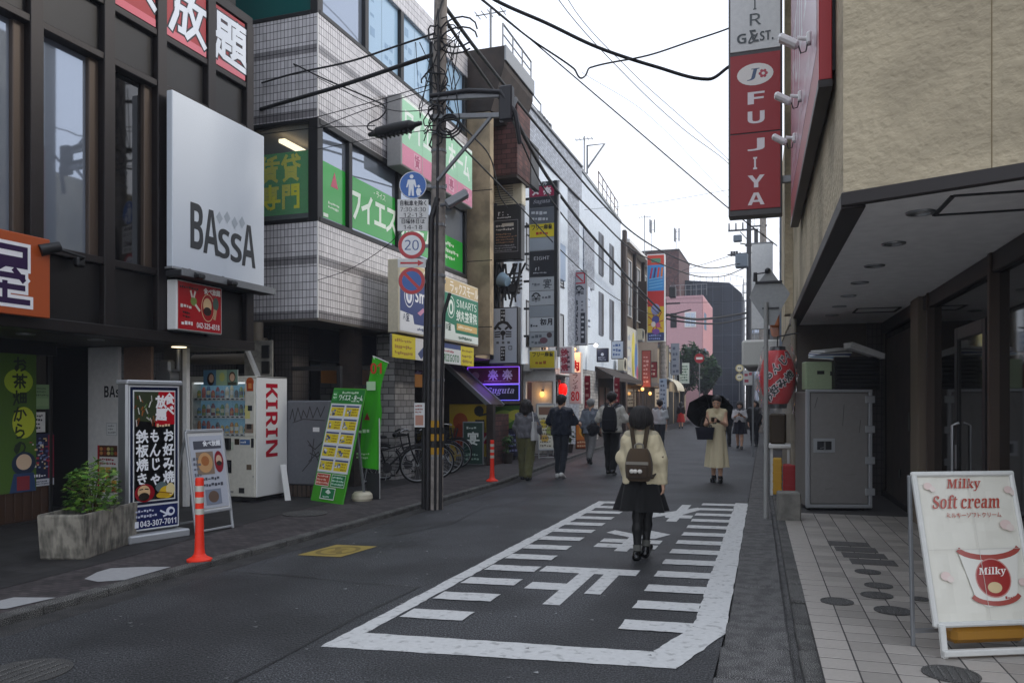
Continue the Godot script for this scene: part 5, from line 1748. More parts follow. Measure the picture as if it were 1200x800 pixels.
func left_signs() -> void:
	# long pale green light box on the tiled building
	var k := Ink.new()
	k.rect(0.03, 0.03, 3.62, 0.42, "d98aa5").rect(0.03, 0.42, 3.62, 1.27, "a5d9b6").rect(0.03, 1.27, 3.62, 1.33, "e6efe8")
	k.jp("ワイエス・ホーム", 0.12, 1.18, 0.62, 0.12, "eaf4ec", false, 0.68)
	for i in 4:
		k.rect(0.55 + i * 0.85, 0.1, 0.83 + i * 0.85, 0.38, "e3b2c4").jp(["賃", "貸", "専", "門"][i], 0.56 + i * 0.85, 0.37, 0.26, 0.12, "b4597a")
	for i in 3:
		k.rect(0.9 + i * 0.9, 0.03, 0.912 + i * 0.9, 1.3, "93bda2")
	box_sign("light_box_sign", "long pale green and pink light box of the house agent above the street pole", V(-6.87, 6.1, -13.62), V(3.66, 1.36, 0.3), EAST, mat("case_grey", Color(0.6, 0.6, 0.6), 0.5, 0.0, "soft", 0.8), glow("lightbox", Color(0.75, 0.9, 0.8), 0.12), k)
	# twin clinic sign
	k = Ink.new()
	k.rect(0.04, 1.02, 3.92, 1.3, "c9b184").jp("ラックスモール", 2.3, 1.29, 0.26, 0.11, "f1ece0", false, 0.9).jp("ラックス", 0.5, 1.29, 0.26, 0.11, "f1ece0", false, 0.9)
	k.rect(0.04, 0.04, 1.95, 1.0, "2d3f78").rect(0.04, 0.04, 1.95, 0.2, "dfe3e8").poly([W(0.04, 0.2), W(0.62, 0.2), W(0.56, 0.36), W(0.04, 0.4)], "dfe3e8")
	k.disc(0.4, 0.72, 0.2, 0.23, "e4e7ee").disc(0.4, 0.72, 0.18, 0.21, "2d3f78").disc(0.4, 0.72, 0.13, 0.155, "e4e7ee").disc(0.4, 0.71, 0.06, 0.09, "8f9cbd")
	k.latin("Smarts", 0.66, 0.62, 0.24, "eceef2", font_bold, 1.1).jp("室", 0.26, 0.38, 0.16, 0.12, "3a4560").latin("A", 0.15, 0.25, 0.11, "3a4560", font_plain)
	for i in 3:
		k.poly([W(0.75 + i * 0.34, 0.42), W(1.0 + i * 0.34, 0.54), W(1.1 + i * 0.34, 0.5), W(0.88 + i * 0.34, 0.38)], ["c58aa8", "c9c08a", "8ab3c5"][i])
	k.scribble(0.75, 0.07, 1.85, 0.17, 1, "6c7894", 8)
	k.rect(2.02, 0.04, 3.92, 1.0, "1f7a5c").rect(2.02, 0.04, 3.92, 0.2, "dfe8e2").poly([W(2.02, 0.2), W(2.6, 0.2), W(2.54, 0.36), W(2.02, 0.4)], "dfe8e2")
	k.disc(2.36, 0.72, 0.2, 0.23, "e0ece4").disc(2.36, 0.72, 0.18, 0.21, "1f7a5c").disc(2.36, 0.72, 0.13, 0.155, "e0ece4").disc(2.36, 0.71, 0.06, 0.09, "1f7a5c")
	k.latin("SMARTS", 2.66, 0.76, 0.16, "e3efe8", font_plain, 1.15).jp("鍼灸整骨院", 2.64, 0.71, 0.25, 0.11, "e3efe8", false, 0.95).rect(2.66, 0.27, 3.84, 0.41, "d1b06c").scribble(2.74, 0.29, 3.7, 0.4, 1, "f0e6c8", 3)
	k.jp("室", 2.2, 0.38, 0.16, 0.12, "3a5a4c").latin("B", 2.1, 0.25, 0.11, "3a5a4c", font_plain).scribble(2.75, 0.07, 3.8, 0.17, 1, "5f7f70", 9)
	box_sign("clinic_sign", "projecting clinic sign, blue half and green half reading SMARTS, over the pavement", V(-6.58, 2.86, -12.95), V(3.96, 1.33, 0.22), EAST, M.cream_box, M.white, k)
	# yellow and white strip below it
	k = Ink.new()
	k.rect(0, 0, 0.95, 0.42, "d9c81f").scribble(0.1, 0.04, 0.9, 0.38, 3, "a3772a", 3).rect(0.95, 0, 2.2, 0.42, "dcdcdc")
	k.poly([W(1.05, 0.12), W(1.5, 0.38), W(1.6, 0.3), W(1.2, 0.02)], "3d4a78").scribble(1.55, 0.03, 2.1, 0.4, 2, "b3376a", 5)
	k.rect(2.2, 0, 3.2, 0.42, "dfe3e2").rect(2.2, 0.32, 3.2, 0.42, "3c4f86").latin("RIZGOTO", 2.3, 0.05, 0.15, "2c7a4a", font_bold, 0.8).scribble(2.3, 0.22, 2.9, 0.3, 1, "b04a5a", 7)
	k.rect(3.2, 0, 3.96, 0.42, "d9c81f").scribble(3.27, 0.04, 3.9, 0.38, 3, "8a6c20", 13)
	box_sign("strip_sign", "yellow and white strip sign hung under the clinic sign", V(-6.64, 2.4, -12.8), V(3.96, 0.42, 0.05), EAST, M.grey_metal, M.white, k)

	# sloping stair roof with the yellow passage below
	var st := thing("stair_shelter", "sloping roofed stair entrance with yellow wall panels beyond the street pole", "stair shelter", V(-7.4, 0.06, -18.2))
	var m := MB.new()
	m.bar(V(-8.05, 2.62, -18.2), V(-6.78, 1.52, -18.2), 0.12, 0.1)
	put(m, "sloping_rail", M.grey_metal, st, true)
	m = MB.new()
	m.bar(V(-8.05, 2.62, -19.2), V(-6.78, 1.52, -19.2), 0.1, 0.08)
	put(m, "sloping_rail", M.grey_metal, st, true)
	m = MB.new()
	m.quad(V(-8.05, 2.6, -18.25), V(-6.78, 1.5, -18.25), V(-6.78, 1.5, -19.2), V(-8.05, 2.6, -19.2))
	m.quad(V(-8.05, 2.64, -18.25), V(-8.05, 2.64, -19.2), V(-6.78, 1.54, -19.2), V(-6.78, 1.54, -18.25))
	put(m, "sloping_roof", M.bronze_light, st, true)
	m = MB.new()
	m.xf = Transform3D(Basis(), V(0, 0, -18.6))
	m.prism(PackedVector2Array([W(-8.05, 1.55), W(-6.8, 1.55), W(-8.05, 2.6)]), 0.1)
	put(m, "gable_panel", M.brown_dark, st, true)
	wbox(st, "post", M.brown_dark, V(-6.84, 0.06, -18.3), V(-6.66, 1.55, -18.12), 0.01)
	wbox(st, "step_wall", M.brick_red, V(-6.9, 0.06, -19.4), V(-6.7, 1.3, -18.3))
	for i in 3:
		wbox(st, "step", M.concrete, V(-7.9 + i * 0.1, 0.02, -18.5 - i * 0.25), V(-6.9, 0.12 + i * 0.12, -18.25 - i * 0.25), 0.01)
	wbox(st, "yellow_panel", mat("yellow_panel", Color(0.78, 0.66, 0.12), 0.6), V(-8.0, 0.06, -18.59), V(-6.9, 1.55, -18.56))
	k = Ink.new()
	k.disc(0.3, 1.05, 0.2, 0.22, "b0541f").disc(0.28, 0.7, 0.17, 0.3, "9c3a1c").disc(0.8, 1.32, 0.13, 0.13, "1c1a1a").rect(0.7, 0.5, 0.95, 1.1, "1c1a1a").line([W(0.8, 1.2), W(1.08, 1.26)], 0.05, "1c1a1a").rect(0.86, 0.5, 1.08, 0.78, "b3262e").line([W(0.9, 0.55), W(1.04, 0.73)], 0.05, "e0d8d0")
	press(k, st, face(V(-8.0, 0.06, -18.56)), "painted_figures", true)

	# black hanging menu sign
	k = Ink.new()
	k.frame(0.08, 0.2, 0.74, 1.02, 0.012, "8e8f94").latin("r :  .", 0.2, 1.14, 0.1, "c9c9cc", font_bold).scribble(0.18, 1.06, 0.66, 1.12, 1, "d0d0d2", 2).rect(0.3, 0.86, 0.62, 0.94, "b7b0a2").scribble(0.14, 0.74, 0.7, 0.92, 2, "c0bdb8", 5).scribble(0.14, 0.42, 0.72, 0.7, 4, "8a6a50", 6).scribble(0.12, 0.22, 0.7, 0.4, 3, "8d8f96", 7)
	box_sign("menu_sign", "square black hanging menu sign with small white rows below the air conditioner", V(-7.15, 5.25, -19.3), V(0.82, 1.42, 0.3), 0.0, M.black, mat("black_face", Color(0.1, 0.11, 0.13), 0.4), k)
	# white sign with the brush crest
	k = Ink.new()
	small_kanji_face(k, 0.4, 0.85, 0.46, "1d1f24")
	k.rect(0.33, 1.08, 0.46, 1.4, "1d1f24").scribble(0.35, 1.1, 0.45, 1.38, 3, "c9cdd4", 4).rect(0.33, 0.08, 0.46, 0.45, "1d1f24").scribble(0.35, 0.1, 0.45, 0.43, 4, "c9cdd4", 5).frame(0.55, 0.36, 0.65, 0.46, 0.015, "1d1f24")
	for i in 3:
		k.rect(0.22 + i * 0.15, 0.52, 0.29 + i * 0.15, 0.58, "5a5e66")
	box_sign("crest_sign", "white hanging sign with a black brush crest in a dark frame above the neon", V(-7.22, 2.58, -19.3), V(0.8, 1.46, 0.25), 0.0, M.black, mat("sign_pale", Color(0.7, 0.74, 0.8), 0.4), k)
	# neon framed double sign
	var n := thing("neon_sign", "double sign outlined in violet and blue neon above the stair entrance", "neon sign", V(-7.95, 1.62, -19.62))
	lbox(n, "case", M.black, V(0, 0, -0.15), V(1.5, 0.94, 0.0), 0.01)
	lbox(n, "upper_face", mat("magenta", Color(0.4, 0.05, 0.22), 0.4), V(0.05, 0.5, 0), V(1.44, 0.88, 0.008))
	lbox(n, "lower_face", M.black_face, V(0.05, 0.06, 0), V(1.44, 0.42, 0.008))
	k = Ink.new()
	k.jp("楽", 0.6, 0.84, 0.28, 0.13, "e6d6dc").jp("楽", 1.0, 0.84, 0.28, 0.13, "e6d6dc").disc(0.2, 0.7, 0.17, 0.14, "6b3a3a").disc(0.24, 0.68, 0.11, 0.1, "a98a7a").scribble(0.5, 0.51, 1.4, 0.56, 1, "c79aa8", 2)
	k.latin("Suguta", 0.55, 0.16, 0.2, "d3d6de", font_serif, 0.75, 0.3).disc(0.25, 0.24, 0.16, 0.08, "6d7686")
	press(k, n, face(V(0, 0, 0.008)))
	for q in [[0.46, 0.9, "neon_violet", Color(0.55, 0.22, 1.0)], [0.03, 0.44, "neon_blue", Color(0.3, 0.28, 1.0)]]:
		m = MB.new()
		var pts := [V(0.03, q[0], 0.03), V(1.47, q[0], 0.03), V(1.47, q[1], 0.03), V(0.03, q[1], 0.03)]
		for i in 4:
			m.tube([pts[i], pts[(i + 1) % 4]], 0.014, 6)
		put(m, "neon_tube", glow(q[2], q[3], 0.65), n)
	var nl := OmniLight3D.new()
	nl.name = "neon_glow"
	nl.light_color = Color(0.5, 0.3, 1.0)
	nl.light_energy = 0.12
	nl.light_size = 0.3
	nl.omni_range = 8.0
	nl.omni_attenuation = 2.0
	nl.shadow_enabled = true
	n.add_child(nl)
	nl.position = V(0.75, 0.46, 0.25)
	# posters under the neon
	k = Ink.new()
	k.rect(0, 0.75, 1.1, 1.35, "4f7a2c").disc(0.35, 1.05, 0.3, 0.18, "9db84a").disc(0.7, 1.1, 0.25, 0.14, "c9c84a").rect(0.1, 0.02, 0.95, 0.72, "22243a").scribble(0.18, 0.1, 0.9, 0.65, 4, "7d7fa8", 3).rect(0.0, 0.02, 0.1, 0.72, "5d7f8c")
	box_sign("food_poster", "green food poster over a dark menu sheet below the neon sign", V(-7.35, 0.16, -19.9), V(1.1, 1.4, 0.06), 0.0, M.dark, M.dark, k)
	# sign tower
	var tw := thing("sign_tower", "tall stack of tenants' sign panels on a steel frame, yellow panel in its middle", "sign", V(-6.98, 3.2, -22.0))
	lbox(tw, "case", M.grey_metal, V(0.0, 0.0, -0.3), V(0.84, 4.76, 0.0), 0.01)
	lbox(tw, "frame_post", M.steel, V(0.84, -0.3, -0.1), V(0.92, 4.76, 0.02), 0.02)
	lbox(tw, "dark_edge", M.black, V(0.76, 0.0, 0.0), V(0.84, 4.76, 0.012))
	for i in 6:
		lbox(tw, "wall_bracket", M.dark_metal, V(-0.2, 0.3 + i * 0.8, -0.2), V(0.0, 0.36 + i * 0.8, -0.12))
	var rows := [[0.0, 0.42, "9aa1a8"], [0.44, 0.84, "b3b9c0"], [0.86, 1.18, "8e969e"], [1.2, 1.6, "aeb4ba"], [1.62, 2.0, "a7adb3"], [2.02, 2.76, "1e2027"], [2.78, 3.14, "9aa3ad"], [3.16, 3.54, "d6c41d"], [3.56, 4.0, "5d636c"], [4.02, 4.32, "2a2d35"], [4.33, 4.62, "9c1f4a"], [4.63, 4.75, "25282f"]]
	for i in rows.size():
		var q: Array = rows[i]
		var pm := mat("panel_" + q[2], Color(q[2]), 0.4)
		lbox(tw, "panel", pm, V(0.02, q[0], 0), V(0.76, q[1], 0.01), 0.004)
	k = Ink.new()
	k.jp("初月", 0.34, 0.81, 0.2, 0.16, "22252b").scribble(0.05, 0.55, 0.3, 0.68, 1, "22252b", 2).disc(0.62, 0.33, 0.08, 0.08, "4a3b40").scribble(0.08, 0.05, 0.4, 0.38, 2, "5a626a", 3).disc(0.45, 0.18, 0.12, 0.09, "6d4a55")
	small_kanji_face(k, 0.22, 1.42, 0.26, "25282e")
	k.scribble(0.4, 1.34, 0.72, 1.5, 1, "5a6068", 4).jp("宴", 0.42, 1.95, 0.28, 0.1, "4a5058").scribble(0.1, 1.74, 0.4, 1.88, 1, "6a7078", 9)
	k.latin("EIGHT", 0.16, 2.5, 0.1, "c2c4ca", font_plain, 0.46).latin("r !", 0.2, 2.2, 0.1, "c2c4ca", font_bold).scribble(0.14, 2.1, 0.62, 2.16, 1, "b0b3ba", 5)
	k.jp("フリー麻雀", 0.07, 3.52, 0.15, 0.14, "2a2418", false, 0.85).scribble(0.22, 3.2, 0.6, 3.34, 1, "b03a1a", 5)
	k.scribble(0.08, 3.6, 0.7, 3.95, 2, "c3c8cf", 6).latin("Suguta", 0.12, 4.1, 0.14, "9a9ca6", font_serif, 0.5, 0.3).jp("楽", 0.44, 4.6, 0.24, 0.14, "e3d9dd").line([W(0.12, 4.38), W(0.3, 4.54)], 0.05, "e3d9dd").line([W(0.12, 4.54), W(0.3, 4.4)], 0.05, "e3d9dd").jp("楽ビル", 0.16, 4.75, 0.11, 0.14, "c9ccd2", false, 1.2)
	press(k, tw, face(V(0, 0, 0.01)))
	# yellow mahjong box with a white and pink return
	k = Ink.new()
	k.jp("フリー麻雀", 0.09, 0.49, 0.14, 0.14, "3a3014", false, 0.92).scribble(0.2, 0.08, 0.6, 0.28, 1, "a05a1c", 4)
	box_sign("mahjong_sign", "yellow box sign reading フリー麻雀 over the lit doorway", V(-6.98, 2.56, -22.0), V(0.8, 0.54, 0.3), 0.0, M.white, mat("yellow_face", Color(0.82, 0.74, 0.12), 0.45), k)
	k = Ink.new()
	k.jp("鉄板焼", 0.03, 0.72, 0.22, 0.15, "a02c44", true).scribble(0.22, 0.1, 0.34, 0.7, 4, "5a3a48", 4)
	box_sign("pillar_sign", "white and pink box sign tucked right of the yellow box sign", V(-6.16, 2.44, -22.4), V(0.37, 0.78, 0.3), 0.0, M.white, mat("pink_face", Color(0.8, 0.72, 0.75), 0.45), k)
	# lit doorway below
	var dw := thing("lit_doorway", "white framed doorway with a small glowing wall lamp under the yellow sign", "doorway", V(-6.8, 0.06, -22.3))
	lbox(dw, "frame", M.white, V(-0.5, 0, -0.1), V(-0.36, 2.5, 0.06), 0.01)
	lbox(dw, "frame", M.white, V(0.46, 0, -0.1), V(0.52, 2.5, 0.06), 0.01)
	lbox(dw, "lintel", M.white, V(-0.36, 2.15, -0.1), V(0.46, 2.5, 0.06), 0.01)
	lbox(dw, "inner_wall", M.white, V(-0.36, 0, -0.6), V(0.3, 2.15, -0.55))
	lbox(dw, "dark_passage", M.black, V(0.3, 0, -0.5), V(0.46, 2.15, -0.45))
	var lamp_m := MB.new()
	lamp_m.ball(V(0.0, 1.78, -0.42), V(0.07, 0.09, 0.07), 12)
	put(lamp_m, "lamp_bulb", glow("warm_lamp", Color(1.0, 0.72, 0.35), 1.8), dw)
	lbox(dw, "lamp_holder", M.black, V(-0.02, 1.86, -0.55), V(0.02, 1.92, -0.4))
	lamp_light(dw, V(0.0, 1.78, -0.42), Color(1.0, 0.72, 0.4), 0.03, 0.07)
	# red lantern lamp
	var rl := thing("red_lantern", "glowing red paper lantern by the brick wall right of the doorway", "lantern", V(-6.5, 1.8, -24.0))
	rl.scale = Vector3.ONE * 0.8
	m = MB.new()
	m.lathe([W(0.06, 0), W(0.13, 0.05), W(0.16, 0.15), W(0.165, 0.24), W(0.16, 0.34), W(0.13, 0.43), W(0.06, 0.48)], 18)
	put(m, "shade", glow("lantern_red", Color(1.0, 0.06, 0.03), 1.3, Color(0.7, 0.05, 0.04)), rl)
	m = MB.new()
	m.cyl(V(0, 0.48, 0), V(0, 0.52, 0), 0.08, 0.08, 14)
	m.cyl(V(0, -0.03, 0), V(0, 0.0, 0), 0.08, 0.08, 14)
	m.tube([V(0, 0.52, 0), V(0, 0.66, 0), V(-0.4, 0.66, 0)], 0.012)
	put(m, "caps", M.black, rl)
	lbox(rl, "red_board", M.red, V(-0.22, -0.05, -0.2), V(-0.14, 0.62, -0.1))
	lamp_light(rl, V(0.12, 0.24, 0.2), Color(1, 0.1, 0.05), 0.22, 0.15)
	# lit meat sign
	k = Ink.new()
	k.jp("肉", 0.02, 1.4, 0.36, 0.16, "c8141e").jp("ランチ", 0.1, 1.02, 0.2, 0.1, "6a4a44", true).latin("80", 0.06, 0.1, 0.3, "c8141e", font_bold, 0.28)
	var ms := box_sign("meat_sign", "upright lit sign with a red 肉 over a red 80", V(-6.56, 1.55, -25.0), V(0.4, 1.66, 0.22), 0.0, M.white, M.white, k)
	lbox(ms, "lit_face", glow("meat_lit", Color(1.0, 0.72, 0.5), 0.75), V(0.03, 1.02, 0.0), V(0.37, 1.63, 0.0085))
	var ll := thing("sign_lamp", "small bright orange lamp at the top of the meat sign", "lamp", V(-6.36, 3.3, -24.8))
	m = MB.new()
	m.ball(V(0, 0, 0), V(0.08, 0.06, 0.08), 12)
	put(m, "bulb", glow("orange_lamp", Color(1.0, 0.6, 0.25), 3.0), ll)
	lbox(ll, "arm", M.black, V(-0.5, 0.05, -0.02), V(0.04, 0.08, 0.02))
	lamp_light(ll, Vector3.ZERO, Color(1.0, 0.62, 0.3), 0.25, 0.08)
	# vertical BUNRAKU sign
	k = Ink.new()
	k.frame(0.06, 2.28, 0.5, 2.7, 0.05, "b02a3c").line([W(0.15, 2.62), W(0.42, 2.36)], 0.05, "b02a3c")
	small_kanji_face(k, 0.27, 2.02, 0.36, "2a2f38")
	for i in 7:
		k.latin("BUNRAKU"[i], 0.07, 1.5 - i * 0.225, 0.18, "2a2f38", font_bold, 0.16)
	k.rect(0.33, 0.08, 0.5, 1.2, "2a2f38").scribble(0.36, 0.2, 0.47, 1.15, 5, "b9bec6", 8).scribble(0.35, 1.25, 0.48, 1.7, 3, "5a606a", 3)
	box_sign("vertical_sign", "tall pale sign reading BUNRAKU downwards on the grey brick pier", V(-7.45, 3.72, -28.8), V(0.56, 2.78, 0.2), 0.0, M.grey_metal, mat("bun_face", Color(0.66, 0.68, 0.71), 0.45), k)
	# small navy sign with a bright lamp
	k = Ink.new()
	k.disc(0.24, 0.3, 0.06, 0.06, "b9c2d6").scribble(0.08, 0.05, 0.42, 0.22, 2, "aab3c8", 5)
	box_sign("navy_sign", "small navy hanging sign with a bright lamp above its left corner", V(-7.02, 3.2, -31.0), V(0.48, 0.55, 0.12), 0.0, M.black, mat("navy_face", Color(0.1, 0.13, 0.24), 0.5), k)
	ll = thing("sign_lamp", "bright white lamp just above the small navy sign", "lamp", V(-7.0, 3.85, -30.8))
	m = MB.new()
	m.ball(Vector3.ZERO, V(0.09, 0.08, 0.09), 12)
	put(m, "bulb", glow("white_lamp", Color(1.0, 0.97, 0.9), 2.5), ll)
	lbox(ll, "arm", M.black, V(-0.3, 0.05, -0.02), V(0.1, 0.08, 0.02))
	lamp_light(ll, Vector3.ZERO, Color(1, 0.95, 0.85), 0.12, 0.09)
	# weathered red vertical sign
	k = Ink.new()
	k.scribble(0.1, 0.2, 0.4, 1.7, 7, "d8a8a4", 4)
	box_sign("faded_sign", "faded pinkish red upright sign below the timbered building's windows", V(-7.08, 2.4, -42.0), V(0.5, 1.95, 0.15), 0.0, M.brown_dark, mat("faded_red", Color(0.62, 0.28, 0.26), 0.7, 0.0, "soft", 1.0), k)
	# more small signs and units along the row
	for q in [["small blue and white hanging sign on the white building beyond the navy one", V(-7.15, 3.5, -34.5), V(0.55, 0.8, 0.12), "c3ccd8", "3a5a94"], ["small red hanging sign with pale rows below the timbered building's balcony", V(-7.3, 3.0, -45.0), V(0.6, 0.9, 0.12), "8c2430", "e0cfc4"], ["narrow cream hanging sign at the far end of the timbered building", V(-7.4, 3.2, -50.5), V(0.6, 2.0, 0.14), "cfc6ae", "5a4436"], ["small dark hanging sign over the round white awning", V(-7.5, 3.6, -56.5), V(0.8, 1.0, 0.14), "2c3038", "b8bec8"], ["green and white hanging sign beyond the round white awning", V(-7.4, 3.0, -60.5), V(0.8, 1.6, 0.14), "cdd8cc", "2f6a48"]]:
		k = Ink.new()
		k.scribble(q[2].x * 0.15, q[2].y * 0.12, q[2].x * 0.85, q[2].y * 0.88, 3 if q[2].y < 1.1 else 6, q[4], int(q[1].z * -7))
		box_sign("hanging_sign", q[0], q[1], q[2], 0.0, M.dark_metal, mat("hang_" + q[3], Color(q[3]), 0.5), k)
	air_conditioner(V(-7.25, 3.1, -37.6), EAST, "outdoor unit on the white building's wall above the brown awning")
	air_conditioner(V(-7.4, 5.0, -43.6), EAST, "outdoor unit low on the timbered building's front")
	air_conditioner(V(-7.05, 3.0, -23.3), EAST, "outdoor unit on the white wall behind the sign tower")
	# big colourful sign
	k = Ink.new()
	k.rect(0.04, 4.15, 0.93, 4.68, "c9402c").rect(0.25, 4.28, 0.75, 4.5, "4a8a6a").rect(0.04, 2.75, 0.93, 4.15, "3f8fd0").rect(0.04, 1.9, 0.93, 2.75, "c22a24").rect(0.04, 0.5, 0.93, 1.9, "d9b32a").rect(0.04, 0.05, 0.93, 0.5, "2c3a6a")
	for i in 4:
		k.line([W(0.18 + i * 0.2, 3.4), W(0.3 + i * 0.18, 4.0)], 0.1, ["b02a5a", "3a2a6a", "d9442a", "d97a2a"][i]).line([W(0.12, 2.9 + i * 0.16), W(0.85, 3.0 + i * 0.16)], 0.06, "6fb4e0")
	for i in 9:
		k.line([W(0.48, 1.0), W(0.48 + cos(i * 0.7) * 0.42, 1.15 + sin(i * 0.7) * 0.7)], 0.05, "b0342a")
	k.disc(0.48, 1.75, 0.24, 0.3, "8d94c0").disc(0.48, 1.2, 0.2, 0.22, "4a4f9a").disc(0.36, 0.95, 0.12, 0.15, "dfd6d0").disc(0.62, 0.9, 0.12, 0.14, "c05a8a").disc(0.5, 0.55, 0.2, 0.16, "7a4aa0").scribble(0.12, 0.1, 0.86, 0.42, 2, "8fa0d8", 3)
	box_sign("colourful_sign", "tall gaudy blue, red and yellow sign hanging high beside the distant pole", V(-7.0, 4.88, -43.2), V(0.97, 4.73, 0.3), 0.0, M.white, M.white, k)
	# small vertical pale sign and no-entry disc by the trees
	k = Ink.new()
	k.scribble(0.12, 0.1, 0.5, 2.0, 5, "5a6478", 12)
	box_sign("pale_vertical_sign", "pale grey upright sign with worn characters before the tree's left side", V(-7.0, 3.4, -53.0), V(0.55, 2.1, 0.15), 0.0, M.grey_metal, mat("pale_face", Color(0.6, 0.63, 0.68), 0.6), k)
	var ne := thing("no_entry_sign", "round red no entry sign on a thin post before the trees", "road sign", V(-5.55, 0.0, -57.0))
	lbox(ne, "post", M.grey_metal, V(-0.03, 0, -0.03), V(0.03, 5.2, 0.03))
	m = MB.new()
	m.cyl(V(0, 4.7, 0.03), V(0, 4.7, 0.06), 0.34, 0.34, 24)
	put(m, "disc", M.red, ne)
	press(Ink.new().rect(-0.22, 4.62, 0.22, 4.78, "e4e0dc"), ne, face(V(0, 0, 0.06)))
	# warm lamps of the distant shop
	for i in 3:
		var sl := thing("shop_lamp", ["warm bulb left in the dim shop front past the white building", "warm bulb in the middle of the dim shop front", "warm bulb right, beside the pale shop lantern"][i], "lamp", V(-6.95, [2.3, 2.1, 2.35][i], [-41.5, -44.0, -47.5][i]))
		m = MB.new()
		m.ball(Vector3.ZERO, V(0.09, 0.1, 0.09), 10)
		put(m, "bulb", glow("warm_lamp", Color(1.0, 0.72, 0.35), 1.8), sl)
		lbox(sl, "arm", M.black, V(-0.6, 0.08, -0.02), V(0.03, 0.11, 0.02))
		lamp_light(sl, Vector3.ZERO, Color(1.0, 0.75, 0.45), 0.25, 0.09)
	k = Ink.new()
	k.scribble(0.1, 0.12, 0.6, 0.9, 4, "4a4440", 30)
	box_sign("shop_lantern_sign", "pale rounded box sign with dark rows beneath the faded red sign", V(-7.0, 1.35, -46.0), V(0.75, 1.05, 0.3), 0.0, M.cream_box, glow("dim_cream", Color(0.9, 0.8, 0.6), 0.2), k)

func lamp_light(parent: Node3D, at: Vector3, color: Color, energy: float, size: float) -> void:
	var l := OmniLight3D.new()
	l.name = "light"
	l.light_color = color
	l.light_energy = energy
	l.light_size = size * 0.5
	l.omni_range = 12.0
	l.omni_attenuation = 2.0
	l.shadow_enabled = true
	parent.add_child(l)
	l.position = at

func road_disc(parent: Node3D, called: String, at: Vector3, r: float, turn: float) -> Node3D:
	var m := MB.new()
	m.cyl(V(0, 0, -0.012), Vector3.ZERO, r, r, 32)
	var o := put(m, called, M.grey_metal, parent)
	o.transform = face(at, turn)
	return o

